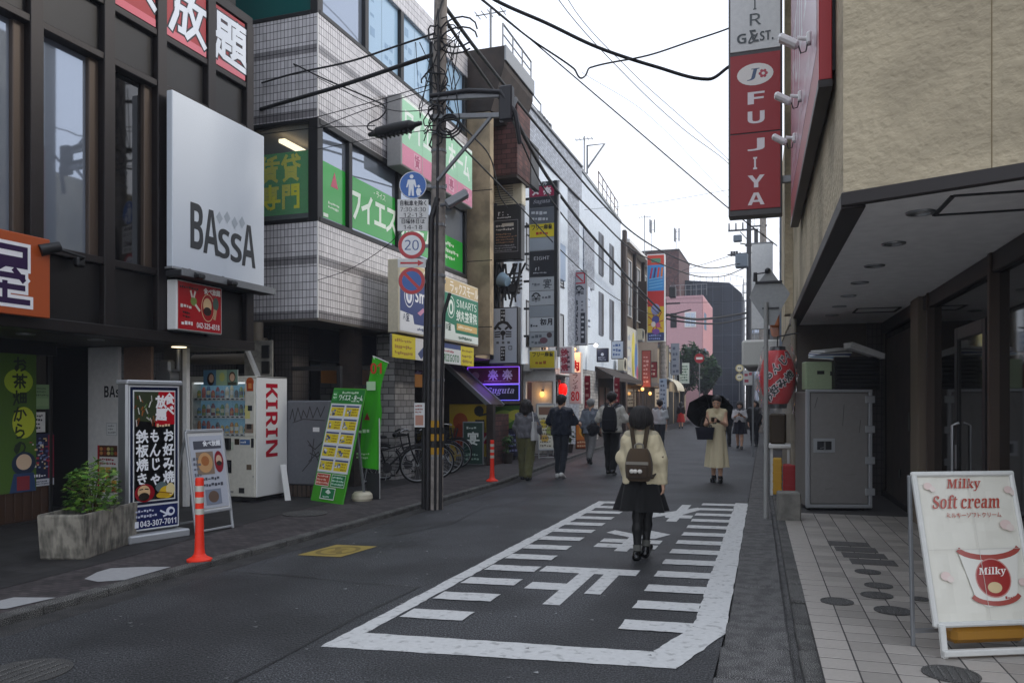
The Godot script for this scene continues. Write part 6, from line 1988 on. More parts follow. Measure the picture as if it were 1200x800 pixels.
func street_poles() -> void:
	var p := thing("utility_pole", "thick concrete street pole with cable tangles and yellow black guard bands at the left kerb", "utility pole", V(-4.92, 0, -10.86))
	var m := MB.new()
	m.cyl(V(0, -0.05, 0), V(0.14, 10.9, 0), 0.125, 0.085, 24)
	put(m, "shaft", M.pole_concrete, p)
	for q in [[-0.16, 0.04, 3.9, 0.038], [-0.05, 0.14, 4.6, 0.042], [0.12, 0.07, 3.2, 0.026], [0.06, 0.12, 7.6, 0.02]]:
		m = MB.new()
		m.tube([V(q[0], 0.0, q[1]), V(q[0] + 0.01, 1.5, q[1]), V(q[0] + 0.06, q[2] - 0.3, q[1]), V(q[0] + 0.14, q[2], q[1] - 0.04)], q[3], 10)
		put(m, "conduit", mat("conduit_black", Color(0.1, 0.095, 0.1), 0.5), p)
	for i in 5:
		m = MB.new()
		m.cyl(V(0.005, 0.82 + i * 0.1, 0), V(0.006, 0.92 + i * 0.1, 0), 0.131, 0.131, 24, false)
		put(m, "guard_band", mat("guard_yellow", Color(0.7, 0.52, 0.06), 0.6) if i % 2 == 0 else M.black, p)
	for y in [0.75, 1.9, 2.7, 3.45, 4.2, 4.75, 5.3, 5.55]:
		m = MB.new()
		m.cyl(V(y * 0.0128, y, 0), V(y * 0.0128, y + 0.035, 0), 0.135 - y * 0.0035, 0.135 - y * 0.0035, 24)
		m.box(V(0.14 - y * 0.0, y + 0.018, 0.05), V(0.06, 0.05, 0.04), 0.006)
		put(m, "steel_band", M.grey_metal, p)
	# cross arms, brace and end box
	m = MB.new()
	m.bar(V(0.0, 6.07, 0.12), V(1.2, 5.98, 0.12), 0.06, 0.07, 0.006)
	m.bar(V(0.0, 5.8, 0.12), V(1.27, 5.68, 0.12), 0.06, 0.07, 0.006)
	m.bar(V(0.1, 4.85, 0.12), V(0.95, 5.7, 0.12), 0.045, 0.045, 0.005)
	m.bar(V(1.1, 5.6, 0.12), V(1.1, 6.1, 0.12), 0.05, 0.05, 0.005)
	put(m, "cross_arm", M.grey_metal, p)
	m = MB.new()
	m.box(V(1.17, 5.86, 0.1), V(0.2, 0.5, 0.14), 0.02)
	m.tube([V(0.0, 6.1, 0.15), V(0.6, 6.1, 0.16), V(1.1, 6.02, 0.16), V(1.3, 5.72, 0.1), V(1.34, 5.3, 0.0)], 0.035, 8)
	put(m, "cable_joint_box", M.dark_metal, p)
	m = MB.new()
	m.bar(V(-0.75, 10.45, 0), V(1.0, 10.45, 0), 0.08, 0.08, 0.008)
	for x in [-0.6, 0.2, 0.85]:
		m.lathe([W(0.05, 10.49), W(0.07, 10.55), W(0.03, 10.62)], 10, V(x, 0, 0))
	put(m, "top_arm", M.grey_metal, p)
	# floodlight
	m = MB.new()
	m.xf = Transform3D(Basis.from_euler(V(0, 0.35, 0.52)), V(0.42, 4.55, 0.15))
	m.box(Vector3.ZERO, V(0.36, 0.13, 0.13), 0.025)
	m.xf = Transform3D()
	m.tube([V(0.08, 4.5, 0.05), V(0.3, 4.5, 0.12)], 0.025, 8)
	put(m, "floodlight", M.grey_metal, p)
	# cable tangle
	m = MB.new()
	var r := RandomNumberGenerator.new()
	r.seed = 31
	for i in 18:
		var y := r.randf_range(5.4, 7.3)
		var c := V(y * 0.0128 + r.randf_range(-0.05, 0.16), y, r.randf_range(0.0, 0.2))
		var rad := r.randf_range(0.07, 0.2)
		var pts := []
		var a0 := r.randf() * TAU
		var tilt := r.randf_range(-0.8, 0.8)
		for k in 9:
			var a := a0 + k * r.randf_range(0.45, 0.7)
			pts.append(c + V(cos(a) * rad, sin(a) * rad * r.randf_range(0.7, 1.3), cos(a) * rad * tilt * 0.5))
		m.tube(pts, r.randf_range(0.006, 0.014), 5)
	for i in 3:
		var ring := []
		for k in 17:
			ring.append(V(0.3 + cos(k * TAU / 16) * (0.14 + i * 0.03), 5.66 - i * 0.04 + sin(k * TAU / 16) * 0.13, 0.16))
		m.tube(ring, 0.014, 5)
	for i in 2:
		var ring := []
		for k in 13:
			ring.append(V(0.42 + cos(k * 0.45) * 0.3, 7.0 - i * 0.12 + sin(k * 0.45) * (0.22 - i * 0.03), 0.1))
		m.tube(ring, 0.013, 5)
	for k in 11:
		m.tube([V(0.1, r.randf_range(5.6, 7.4), 0.1), V(r.randf_range(-0.25, 0.5), r.randf_range(5.5, 7.2), r.randf_range(0.05, 0.25)), V(r.randf_range(-0.3, 0.5), r.randf_range(5.4, 7.0), 0.15)], 0.008, 5)
	put(m, "cable_tangle", M.cable, p)
	# paper notice
	var nt := thing("notice", "small paper notice strapped to the street pole at head height", "notice", V(-5.1, 1.22, -10.7))
	lbox(nt, "sheet", M.white, V(-0.08, 0, -0.006), V(0.09, 0.36, 0), 0.002)
	press(Ink.new().scribble(-0.06, 0.2, 0.07, 0.34, 3, "9a5a50", 3).rect(-0.06, 0.03, 0.07, 0.18, "b98a78"), nt, face(Vector3.ZERO))

	# road signs on the pole, all turned a little towards the road
	var tn := 0.32
	var s := thing("pedestrian_sign", "round blue sign with a white adult and child, topmost on the street pole", "road sign", V(-5.2, 4.81, -10.7), tn)
	lbox(s, "bracket", M.grey_metal, V(0.0, -0.03, -0.06), V(0.5, 0.02, -0.02))
	road_disc(s, "disc", Vector3.ZERO, 0.205, 0)
	var k := Ink.new()
	k.disc(0, 0, 0.2, 0.2, "dfe5ea", 36).disc(0, 0, 0.192, 0.192, "1f5fae", 36)
	k.disc(-0.02, 0.125, 0.028, 0.03, "e6ebef").poly([W(-0.075, 0.08), W(0.03, 0.08), W(0.055, -0.03), W(0.035, -0.035), W(0.01, 0.02), W(0.015, -0.16), W(-0.015, -0.16), W(-0.025, -0.05), W(-0.04, -0.16), W(-0.07, -0.16), W(-0.06, 0.02), W(-0.085, -0.04), W(-0.1, -0.03)], "e6ebef")
	k.disc(0.085, -0.02, 0.02, 0.022, "e6ebef").poly([W(0.06, -0.05), W(0.11, -0.05), W(0.13, -0.11), W(0.112, -0.11), W(0.11, -0.16), W(0.065, -0.16), W(0.045, -0.1)], "e6ebef")
	press(k, s, Transform3D(), "lettering", false, M.gloss)
	s = thing("hours_plate", "white plate listing hours 12-13 and 14-18 beneath the blue sign", "road sign", V(-5.2, 4.13, -10.7), tn)
	lbox(s, "plate", M.white, V(-0.23, 0, -0.01), V(0.23, 0.47, 0), 0.003)
	lbox(s, "bracket", M.grey_metal, V(0.0, 0.2, -0.06), V(0.5, 0.24, -0.02))
	k = Ink.new()
	k.jp("自転車を除く", -0.2, 0.455, 0.085, 0.11, "22262c", false, 0.82).latin("7:30-8:30", -0.19, 0.285, 0.065, "22262c", font_plain, 0.38).latin("12-13", -0.14, 0.205, 0.06, "22262c", font_plain, 0.28).line([W(-0.2, 0.19), W(0.2, 0.19)], 0.008, "22262c")
	k.jp("日曜休日は", -0.18, 0.18, 0.075, 0.11, "22262c", false, 0.95).latin("14-18", -0.14, 0.025, 0.06, "22262c", font_plain, 0.28)
	press(k, s, Transform3D(), "lettering", false, M.gloss)
	s = thing("speed_limit_sign", "round red rimmed 20 speed limit sign on the street pole", "road sign", V(-5.22, 3.92, -10.7), tn)
	road_disc(s, "disc", Vector3.ZERO, 0.205, 0)
	lbox(s, "bracket", M.grey_metal, V(0.0, -0.03, -0.06), V(0.5, 0.02, -0.02))
	k = Ink.new()
	k.disc(0, 0, 0.2, 0.2, "b81a24", 36).disc(0, 0, 0.148, 0.148, "e3e6e8", 36).latin("20", -0.105, -0.075, 0.15, "2a4a86", font_plain, 0.21)
	press(k, s, Transform3D(), "lettering", false, M.gloss)
	s = thing("arrow_plate", "narrow white plate with a red arrow pointing right on the street pole", "road sign", V(-5.22, 3.59, -10.7), tn)
	lbox(s, "plate", M.white, V(-0.21, 0, -0.01), V(0.21, 0.13, 0), 0.003)
	press(Ink.new().rect(-0.17, 0.05, 0.1, 0.08, "b81a24").poly([W(0.09, 0.02), W(0.18, 0.065), W(0.09, 0.11)], "b81a24"), s, Transform3D(), "lettering", false, M.gloss)
	s = thing("no_parking_sign", "round blue and red no parking sign, lowest on the street pole", "road sign", V(-5.22, 3.39, -10.7), tn)
	road_disc(s, "disc", Vector3.ZERO, 0.2, 0)
	lbox(s, "bracket", M.grey_metal, V(0.0, -0.03, -0.06), V(0.5, 0.02, -0.02))
	k = Ink.new()
	k.disc(0, 0, 0.195, 0.195, "b81a24", 36).disc(0, 0, 0.145, 0.145, "2a5aa6", 36).line([W(-0.12, 0.12), W(0.12, -0.12)], 0.045, "b81a24")
	press(k, s, Transform3D(), "lettering", false, M.gloss)

	# distant pole with advertising wrap on the left
	p = thing("utility_pole", "grey concrete pole with a pale vertical notice beside the gaudy tall sign", "utility pole", V(-6.2, 0, -43.9))
	m = MB.new()
	m.cyl(Vector3.ZERO, V(-0.05, 8.6, 0), 0.2, 0.15, 16)
	put(m, "shaft", M.pole_concrete, p)
	m = MB.new()
	m.bar(V(-0.7, 7.0, 0), V(0.9, 7.0, 0), 0.08, 0.08)
	m.box(V(0.5, 7.6, 0), V(0.35, 0.6, 0.35), 0.04)
	m.tube([V(0, 6.3, 0), V(1.5, 6.6, 0.2)], 0.04, 6)
	put(m, "cross_arm", M.dark_metal, p)
	lbox(p, "pole_notice", mat("notice_blue", Color(0.62, 0.68, 0.76), 0.6), V(-0.2, 1.2, 0.2), V(0.2, 2.9, 0.22), 0.005)
	press(Ink.new().scribble(-0.13, 1.25, 0.13, 2.85, 7, "3a4a6a", 6), p, face(V(0, 0, 0.22)))
	# right-hand pole with transformer
	p = thing("utility_pole", "dark slim pole with insulator arms and a transformer box below the red hanging sign", "utility pole", V(-1.95, 0, -50))
	m = MB.new()
	m.cyl(Vector3.ZERO, V(0, 13.4, 0), 0.2, 0.13, 14)
	put(m, "shaft", M.dark_metal, p)
	m = MB.new()
	m.bar(V(-1.2, 12.0, 0.1), V(0.3, 12.0, 0.1), 0.1, 0.1)
	for x in [-1.15, -0.75, -0.35]:
		m.cyl(V(x, 12.0, 0.1), V(x, 12.45, 0.1), 0.05, 0.04, 8)
	m.bar(V(-1.25, 10.55, 0.1), V(0.2, 10.6, 0.1), 0.07, 0.07)
	for x in [-1.0, -0.85, -0.7]:
		m.cyl(V(x, 10.45, 0.1), V(x, 10.75, 0.1), 0.07, 0.07, 8)
	m.bar(V(-0.5, 11.9, 0.1), V(0, 11.3, 0.1), 0.05, 0.05)
	m.tube([V(0, 11.1, 0), V(-0.5, 11.2, 0.1)], 0.04, 6)
	put(m, "cross_arm", M.dark_metal, p)
	m = MB.new()
	m.box(V(-0.4, 10.1, 0.2), V(0.75, 0.8, 0.6), 0.06)
	m.box(V(-0.65, 11.5, 0.1), V(0.5, 0.4, 0.4), 0.05)
	put(m, "transformer", mat("transformer", Color(0.36, 0.4, 0.44), 0.5), p)
	m = MB.new()
	m.cyl(V(0.42, 10.9, 0.1), V(0.42, 12.0, 0.1), 0.12, 0.12, 10)
	m.tube([V(0.3, 9.2, 0), V(0.42, 10.9, 0.1)], 0.05, 6)
	put(m, "cable_head", M.dark_metal, p)
	p = thing("utility_pole", "grey pole right behind the dark slim one, hung with insulators", "utility pole", V(-1.0, 0, -44))
	m = MB.new()
	m.cyl(Vector3.ZERO, V(0, 12.6, 0), 0.22, 0.16, 14)
	put(m, "shaft", M.pole_concrete, p)
	m = MB.new()
	m.bar(V(-0.9, 9.9, 0.1), V(0.5, 9.9, 0.1), 0.09, 0.09)
	m.bar(V(-0.7, 10.9, 0.1), V(0.2, 10.9, 0.1), 0.07, 0.07)
	put(m, "cross_arm", M.dark_metal, p)

	# slim sign pole at the right kerb with two plates seen from behind
	p = thing("sign_pole", "slim pale sign pole at the right kerb holding two plates seen from behind", "sign pole", V(-0.22, 0, -11.37))
	m = MB.new()
	m.cyl(V(0, -0.03, 0), V(0, 2.95, 0), 0.03, 0.03, 16)
	m.cyl(V(0, 1.2, 0), V(0, 1.24, 0), 0.034, 0.034, 16)
	put(m, "shaft", mat("pole_pale", Color(0.6, 0.6, 0.59), 0.5), p)
	m = MB.new()
	m.prism(PackedVector2Array([W(-0.22, 3.03), W(-0.14, 3.22), W(0.2, 3.22), W(0.31, 3.06), W(0.21, 2.88), W(0.11, 2.64), W(0.02, 2.64), W(-0.13, 2.88)]), 0.012)
	var o := put(m, "diamond_plate", mat("plate_back", Color(0.6, 0.61, 0.61), 0.5, 0.1, "soft", 1.0), p)
	o.position.z = -0.05
	m = MB.new()
	m.prism(PackedVector2Array([W(-0.09, 3.245), W(0.16, 3.245), W(0.045, 3.42)]), 0.012)
	o = put(m, "upper_plate", M.plate_back, p)
	o.position.z = -0.05
	m = MB.new()
	m.bar(V(-0.14, 3.225, -0.02), V(0.21, 3.225, -0.02), 0.03, 0.03, 0.004)
	m.bar(V(-0.05, 2.87, -0.025), V(0.17, 2.87, -0.025), 0.02, 0.02, 0.003)
	m.cyl(V(-0.14, 3.24, -0.01), V(-0.14, 3.36, -0.01), 0.03, 0.025, 12)
	m.tube([V(-0.14, 3.34, -0.01), V(0.02, 3.36, -0.02)], 0.01, 6)
	m.ball(V(0.02, 3.38, -0.02), V(0.04, 0.04, 0.04), 10)
	put(m, "clamp", M.dark_metal, p)

func smooth_path(p: Array, per := 8) -> Array:
	var c := Curve3D.new()
	for i in p.size():
		var a: Vector3 = p[maxi(i - 1, 0)]
		var b: Vector3 = p[mini(i + 1, p.size() - 1)]
		var d := (b - a) / 6.0
		var l0: float = (p[i] as Vector3).distance_to(a)
		var l1: float = (p[i] as Vector3).distance_to(b)
		var t := (b - a).normalized()
		c.add_point(p[i], -t * l0 / 3.0, t * l1 / 3.0)
	var out := []
	for i in p.size() - 1:
		for k in per:
			out.append(c.sample(i, k / float(per)))
	out.append(p[-1])
	return out

func cable(label: String, p: Array, r: float, smooth := true) -> void:
	var t := thing("overhead_cable", label, "cable", p[0], 0.0, "overhead cables")
	var m := MB.new()
	m.tube(smooth_path(p) if smooth else p, r * 0.75, 6)
	put(m, "strand", M.cable, t, true)

func cables() -> void:
	cable("thickest cable sweeping down across the sky from the street pole to behind the hanging sign", [V(-4.80, 8.09, -10.90), V(-4.16, 7.72, -11.40), V(-3.49, 7.49, -11.90), V(-2.77, 7.18, -12.30), V(-1.90, 6.91, -12.70), V(-1.13, 6.73, -13.00), V(-0.81, 6.93, -13.10), V(-0.3, 7.26, -13.30), V(0.1, 7.4, -13.5)], 0.035)
	cable("sky cable with a small hanging loop, rising again to the hanging sign's white part", [V(-4.80, 8.03, -10.90), V(-4.29, 7.64, -11.20), V(-3.68, 7.16, -11.60), V(-3.08, 6.77, -12.00), V(-2.99, 6.63, -12.05), V(-2.92, 6.67, -12.10), V(-2.85, 6.81, -12.15), V(-2.02, 7.07, -12.60), V(-1.39, 7.33, -12.90), V(-0.81, 7.54, -13.10), V(-0.1, 7.9, -13.40)], 0.018)
	cable("straight thin cable falling across the sky to the foot of the red hanging sign", [V(-4.80, 8.03, -10.90), V(-4.29, 7.66, -11.20), V(-2.54, 6.22, -12.50), V(-0.89, 4.90, -14.00), V(-0.1, 4.35, -14.8)], 0.013)
	cable("left strand of the thin pair coming down the sky from the top centre", [V(-4.78, 10.55, -10.90), V(-4.70, 10.49, -17.00), V(-3.81, 10.11, -21.00), V(-2.95, 10.07, -25.00), V(-1.85, 10.25, -30.00), V(-1.6, 11.0, -38.00), V(-1.95, 11.9, -50)], 0.014)
	cable("right strand of the thin pair coming down the sky from the top centre", [V(-4.1, 10.55, -10.90), V(-4.48, 10.45, -17.00), V(-3.81, 10.36, -21.00), V(-2.95, 10.39, -25.00), V(-1.85, 10.38, -30.00), V(-1.4, 11.2, -38.00), V(-1.6, 12.2, -50)], 0.012)
	cable("hair thin wire from the hanging loop down to the grey clad building", [V(-2.96, 6.71, -12.05), V(-2.24, 6.63, -14.00), V(-1.08, 5.84, -17.00), V(0.0, 5.0, -19.5)], 0.004)
	cable("faint wire crossing low over the sky from the white roof to the red hanging sign", [V(-7.27, 9.03, -30.00), V(-4.18, 8.60, -28.00), V(-1.66, 8.3, -26.00), V(0.4, 8.2, -25.0)], 0.008)
	cable("thick black cable from the street pole leftwards to the tiled wall", [V(-4.80, 6.82, -10.90), V(-5.55, 6.75, -11.00), V(-6.62, 6.60, -11.05), V(-7.60, 6.50, -11.10), V(-8.29, 6.49, -11.25)], 0.042)
	cable("upper cable from the street pole leftwards along the tiled band", [V(-4.80, 7.13, -10.90), V(-5.55, 7.07, -11.00), V(-6.47, 6.96, -11.05), V(-7.52, 6.93, -11.10), V(-8.26, 6.93, -11.25)], 0.02)
	cable("looping cable from the tiled corner down to the black splice case", [V(-7.6, 7.12, -11.25), V(-7.52, 7.08, -11.10), V(-7.04, 6.81, -11.10), V(-5.99, 6.26, -11.00), V(-5.81, 6.12, -11.00), V(-5.88, 5.97, -10.95), V(-6.05, 5.88, -10.90), V(-6.06, 5.80, -10.90), V(-5.93, 5.76, -10.90), V(-5.5, 5.7, -10.9), V(-5.2, 5.82, -10.9)], 0.016)
	cable("thin wire from the pole past the light box to the tiled wall, upper one", [V(-4.80, 6.38, -10.90), V(-5.99, 6.26, -11.00), V(-6.96, 6.19, -11.10), V(-8.29, 6.12, -11.25)], 0.009)
	cable("thin wire from the pole past the light box to the corner bead", [V(-4.80, 6.31, -10.90), V(-6.13, 6.15, -11.00), V(-7.19, 6.05, -11.25)], 0.009)
	cable("slanting wire rising left from the pole across the tiles", [V(-4.80, 5.96, -10.90), V(-5.76, 6.10, -11.00), V(-7.19, 6.88, -11.25)], 0.009)
	cable("wire running left from the splice case under the tiled band", [V(-5.95, 5.84, -10.90), V(-7.12, 6.00, -11.10), V(-8.29, 6.07, -11.25)], 0.01)
	cable("lowest wire from the pole left to the window head", [V(-4.80, 5.68, -10.90), V(-5.84, 5.69, -11.00), V(-7.19, 5.71, -11.25)], 0.007)
	cable("thin slack wire curving up from the tiled corner to the street pole behind the signs", [V(-7.19, 3.58, -11.27), V(-6.55, 3.72, -11.20), V(-5.89, 4.00, -11.10), V(-5.23, 4.42, -10.95), V(-4.9, 4.7, -10.9)], 0.007)
	cable("upper of the two street long cables sagging over the left roofs to the transformer", [V(-4.80, 7.52, -10.90), V(-5.06, 7.73, -13.00), V(-5.87, 8.54, -20.00), V(-6.31, 8.92, -28.00), V(-6.34, 9.21, -36.00), V(-5.39, 9.18, -42.00), V(-4.00, 9.17, -46.00), V(-2.34, 9.99, -49.80)], 0.045)
	cable("lower of the two street long cables sagging over the left roofs to the transformer", [V(-4.80, 7.33, -10.90), V(-5.06, 7.44, -13.00), V(-5.87, 7.87, -20.00), V(-6.31, 8.25, -28.00), V(-6.34, 8.43, -36.00), V(-5.39, 8.56, -42.00), V(-4.38, 8.56, -45.00), V(-3.21, 9.00, -48.00), V(-2.24, 9.67, -49.80)], 0.04)
	cable("heavy cable from the cross arm end down past the sign tower to the distant pole", [V(-3.7, 5.8, -10.8), V(-4.2, 6.6, -12.5), V(-4.94, 7.20, -14.50), V(-5.87, 7.54, -20.00), V(-6.4, 7.60, -26.00), V(-6.6, 7.5, -31.00), V(-6.7, 7.2, -38.00), V(-6.20, 6.45, -43.9)], 0.065)
	cable("cable from the distant left pole across to the right slim pole", [V(-6.20, 6.45, -43.9), V(-4.57, 6.41, -47.00), V(-1.95, 7.02, -50.00)], 0.1)
	cable("low cable from the street pole along the shop fronts to the distant pole", [V(-4.80, 5.68, -10.90), V(-5.26, 5.95, -13.50), V(-5.79, 6.20, -17.00), V(-6.4, 6.17, -24.00), V(-6.7, 6.02, -32.00), V(-6.7, 6.19, -40.00), V(-6.29, 6.26, -44.00)], 0.022)
	cable("second cable alongside the heavy one over the sign tower", [V(-3.7, 5.7, -10.8), V(-4.94, 7.03, -14.50), V(-5.87, 7.09, -20.00), V(-6.6, 7.2, -28.00), V(-6.8, 7.1, -36.00), V(-6.29, 6.3, -44.00)], 0.03)
	cable("lower cable from the distant left pole across to the right slim pole", [V(-6.29, 6.26, -44.00), V(-5.42, 6.20, -46.00), V(-3.69, 6.22, -48.00), V(-1.95, 6.72, -50.00)], 0.07)
	cable("drop cable from the cross arm to the beige building's wall", [V(-4.80, 6.06, -10.90), V(-4.90, 6.05, -12.00), V(-5.57, 6.50, -15.00), V(-6.44, 6.55, -18.0), V(-6.6, 6.5, -19.0)], 0.02)
	cable("level wire above the cables between the two distant poles", [V(-6.29, 6.95, -44.00), V(-5.54, 7.4, -47.00), V(-3.77, 7.6, -49.00), V(-1.95, 7.74, -50.00)], 0.02)
	cable("faint wire from the red brick tower's direction to the transformer", [V(-9.5, 10.9, -72), V(-7.38, 11.2, -60.00), V(-4.79, 11.0, -55.00), V(-2.44, 10.66, -50.00)], 0.025)
	var sp := thing("splice_case", "fat black cable splice case hanging left of the street pole", "cable splice", V(-5.6, 5.75, -10.9))
	var m := MB.new()
	m.xf = Transform3D(Basis(V(0, 0, 1), 0.09), Vector3.ZERO)
	m.xf.basis = m.xf.basis * Basis(V(0, 0, 1), -PI / 2)
	m.lathe([W(0.0, -0.46), W(0.03, -0.45), W(0.045, -0.36), W(0.085, -0.3), W(0.095, 0.0), W(0.085, 0.26), W(0.04, 0.34), W(0.03, 0.45), W(0.0, 0.46)], 16, V(0, 0, 0))
	for i in 8:
		m.box(V(0.085, -0.25 + i * 0.07, 0), V(0.04, 0.03, 0.12), 0.008)
	put(m, "case", M.black, sp)

func street_things() -> void:
	# planter
	var p := thing("planter", "weathered concrete planter box streaked black, holding a small maple shrub", "planter", V(-6.76, 0.06, -6.39), 0.3)
	var m := MB.new()
	var rings := []
	for q in [[0.0, 0.92], [0.02, 0.95], [0.42, 1.0], [0.44, 0.985]]:
		rings.append([V(-0.23, q[0], -0.56) * V(q[1], 1, q[1]), V(-0.23, q[0], 0.56) * V(q[1], 1, q[1]), V(0.23, q[0], 0.56) * V(q[1], 1, q[1]), V(0.23, q[0], -0.56) * V(q[1], 1, q[1])])
	for i in 3:
		for j in 4:
			var l := (j + 1) % 4
			m.quad(rings[i][j], rings[i][l], rings[i + 1][l], rings[i + 1][j])
	for j in 4:
		var l := (j + 1) % 4
		var inn := V(0.86, 1, 0.93)
		m.quad(rings[3][j], rings[3][l], rings[3][l] * inn, rings[3][j] * inn)
		m.quad(rings[3][l] * inn, rings[3][j] * inn, rings[3][j] * inn - V(0, 0.1, 0), rings[3][l] * inn - V(0, 0.1, 0))
	var pm := mat("planter", Color(0.6, 0.58, 0.53), 0.95, 0.0, "soft", 1.0, "grit", 0.3)
	pm = weather(pm, "streak", 1.0)
	put(m, "trough", pm, p)
	lbox(p, "soil", mat("soil", Color(0.13, 0.1, 0.08), 0.95, 0.0, "speckle", 3.0), V(-0.195, 0.3, -0.51), V(0.195, 0.36, 0.51))
	var s := thing("shrub", "small green maple leaved shrub growing in the concrete planter", "shrub", V(-6.72, 0.42, -6.35))
	m = MB.new()
	var r := RandomNumberGenerator.new()
	r.seed = 3
	for i in 12:
		var a := r.randf() * TAU
		var e := V(cos(a) * r.randf_range(0.1, 0.34), r.randf_range(0.25, 0.5), sin(a) * r.randf_range(0.1, 0.3))
		m.tube([V(r.randf_range(-0.04, 0.04), -0.1, r.randf_range(-0.04, 0.04)), e * 0.5 + V(0, 0.08, 0), e], 0.007, 5)
	put(m, "stem", mat("stem", Color(0.3, 0.26, 0.16), 0.8), s)
	m = MB.new()
	for i in 760:
		var a := r.randf() * TAU
		var rad := sqrt(r.randf()) * 0.27
		var hgt := r.randf()
		var at := V(cos(a) * rad, 0.08 + hgt * 0.48 * (1.15 - rad * 1.6), sin(a) * rad * 0.9)
		var tone := [Color(0.28, 0.45, 0.12), Color(0.36, 0.52, 0.15), Color(0.46, 0.58, 0.2), Color(0.2, 0.35, 0.1)][r.randi() % 4] as Color
		m.paint(tone * r.randf_range(0.8, 1.15))
		var out := V(cos(a + r.randf_range(-0.7, 0.7)), r.randf_range(-0.5, 0.15), sin(a + r.randf_range(-0.7, 0.7))).normalized()
		var up := V(r.randfn() * 0.3, 1, r.randfn() * 0.3).normalized()
		var x := up.cross(out).normalized()
		var sz := r.randf_range(0.035, 0.062)
		for lobe in 5:
			var la := (lobe - 2) * 0.62
			var d := out * cos(la) + x * sin(la)
			var w := x * cos(la) - out * sin(la)
			var len := sz * (1.0 - absf(lobe - 2) * 0.16)
			m.quad(at, at + d * len * 0.5 + w * sz * 0.13, at + d * len - up * sz * 0.12, at + d * len * 0.5 - w * sz * 0.13)
	put(m, "foliage", leaf_mat(), s).set_meta("kind", "stuff")
	# bollards
	for k in 2:
		var b := thing("bollard", ["orange rubber post with pale bands, nearest, by the small menu board", "orange rubber post with pale bands farther along, before the wide olive trousers"][k], "bollard", [V(-5.32, 0.06, -6.28), V(-5.35, 0.06, -14.5)][k], 0.0, "orange rubber posts along the kerb")
		m = MB.new()
		m.lathe([W(0.0, 0.0), W(0.115, 0.0), W(0.118, 0.02), W(0.07, 0.045), W(0.052, 0.07), W(0.045, 0.12)], 24)
		put(m, "foot", M.orange, b)
		m = MB.new()
		m.lathe([W(0.045, 0.12), W(0.04, 0.3), W(0.04, 0.775), W(0.036, 0.8), W(0.0, 0.8)], 24)
		put(m, "post", M.orange, b)
		for y in [0.45, 0.56, 0.67]:
			m = MB.new()
			m.cyl(V(0, y, 0), V(0, y + 0.055, 0), 0.0415, 0.0415, 24, false)
			put(m, "reflective_band", M.reflective, b)
	# tall standing sign with food pictures
	var t := thing("standing_sign", "tall black standing sign with white vertical lettering for grilled food beside the planter", "standing sign", V(-6.62, 0.06, -7.1), 1.3)
	t.scale.x = 0.9
	lbox(t, "case", M.steel, V(-0.36, 0.1, -0.2), V(0.36, 1.75, -0.01), 0.025)
	lbox(t, "top_rail", mat("alu", Color(0.68, 0.69, 0.7), 0.35, 0.3), V(-0.37, 1.72, -0.21), V(0.37, 1.77, 0.02), 0.012)
	lbox(t, "base", M.alu, V(-0.4, 0.0, -0.3), V(0.4, 0.09, 0.12), 0.015)
	for x in [-0.3, 0.3]:
		m = MB.new()
		m.cyl(V(x, -0.0, 0.0), V(x, 0.03, 0.0), 0.04, 0.04, 12)
		put(m, "foot", M.rubber, t)
	var k := Ink.new()
	k.rect(-0.33, 0.12, 0.33, 1.71, "d6d8da").rect(-0.315, 0.4, 0.315, 1.695, "1c2138").rect(-0.28, 0.43, 0.28, 1.66, "dadcdc").rect(-0.265, 0.445, 0.265, 1.645, "111114").rect(-0.315, 0.135, 0.315, 0.38, "20295a")
	k.poly([W(-0.265, 1.645), W(-0.265, 1.33), W(0.03, 1.3), W(0.1, 1.645)], "39402c")
	r.seed = 8
	for i in 26:
		var u := r.randf_range(-0.25, 0.1)
		var v := r.randf_range(1.33, 1.62)
		k.line([W(u, v), W(u + r.randf_range(-0.05, 0.06), v - r.randf_range(0.03, 0.08))], r.randf_range(0.008, 0.022), ["dcdad2", "4e6b2e", "b8b4ac", "6d3a22", "8f5a30"][i % 5])
	k.poly([W(0.05, 1.645), W(0.265, 1.645), W(0.265, 1.28), W(0.0, 1.26)], "b0141f")
	k.jp("食べ", 0.13, 1.63, 0.13, 0.17, "f0ecec", true).jp("放題", 0.01, 1.6, 0.14, 0.17, "f0ecec", true).scribble(0.02, 1.24, 0.24, 1.3, 1, "e6c9a0", 2)
	k.jp("お好み焼", 0.1, 1.23, 0.155, 0.13, "eef0f2", true).jp("もんじゃ", -0.08, 1.23, 0.155, 0.13, "eef0f2", true).jp("鉄板焼き", -0.25, 1.23, 0.155, 0.13, "eef0f2", true)
	k.disc(-0.14, 0.53, 0.13, 0.1, "8f1420").disc(-0.15, 0.54, 0.08, 0.075, "d9b489").disc(-0.15, 0.49, 0.07, 0.045, "2a1d18").line([W(-0.21, 0.57), W(-0.16, 0.575)], 0.012, "2a1d18").line([W(-0.14, 0.575), W(-0.09, 0.57)], 0.012, "2a1d18")
	k.disc(0.08, 0.58, 0.08, 0.06, "5f6f70").disc(0.15, 0.52, 0.1, 0.07, "d9b32a").disc(0.2, 0.55, 0.06, 0.07, "e0cf9a").disc(0.1, 0.49, 0.09, 0.035, "c7a12a").line([W(0.04, 0.53), W(0.22, 0.5)], 0.012, "8a5a1c")
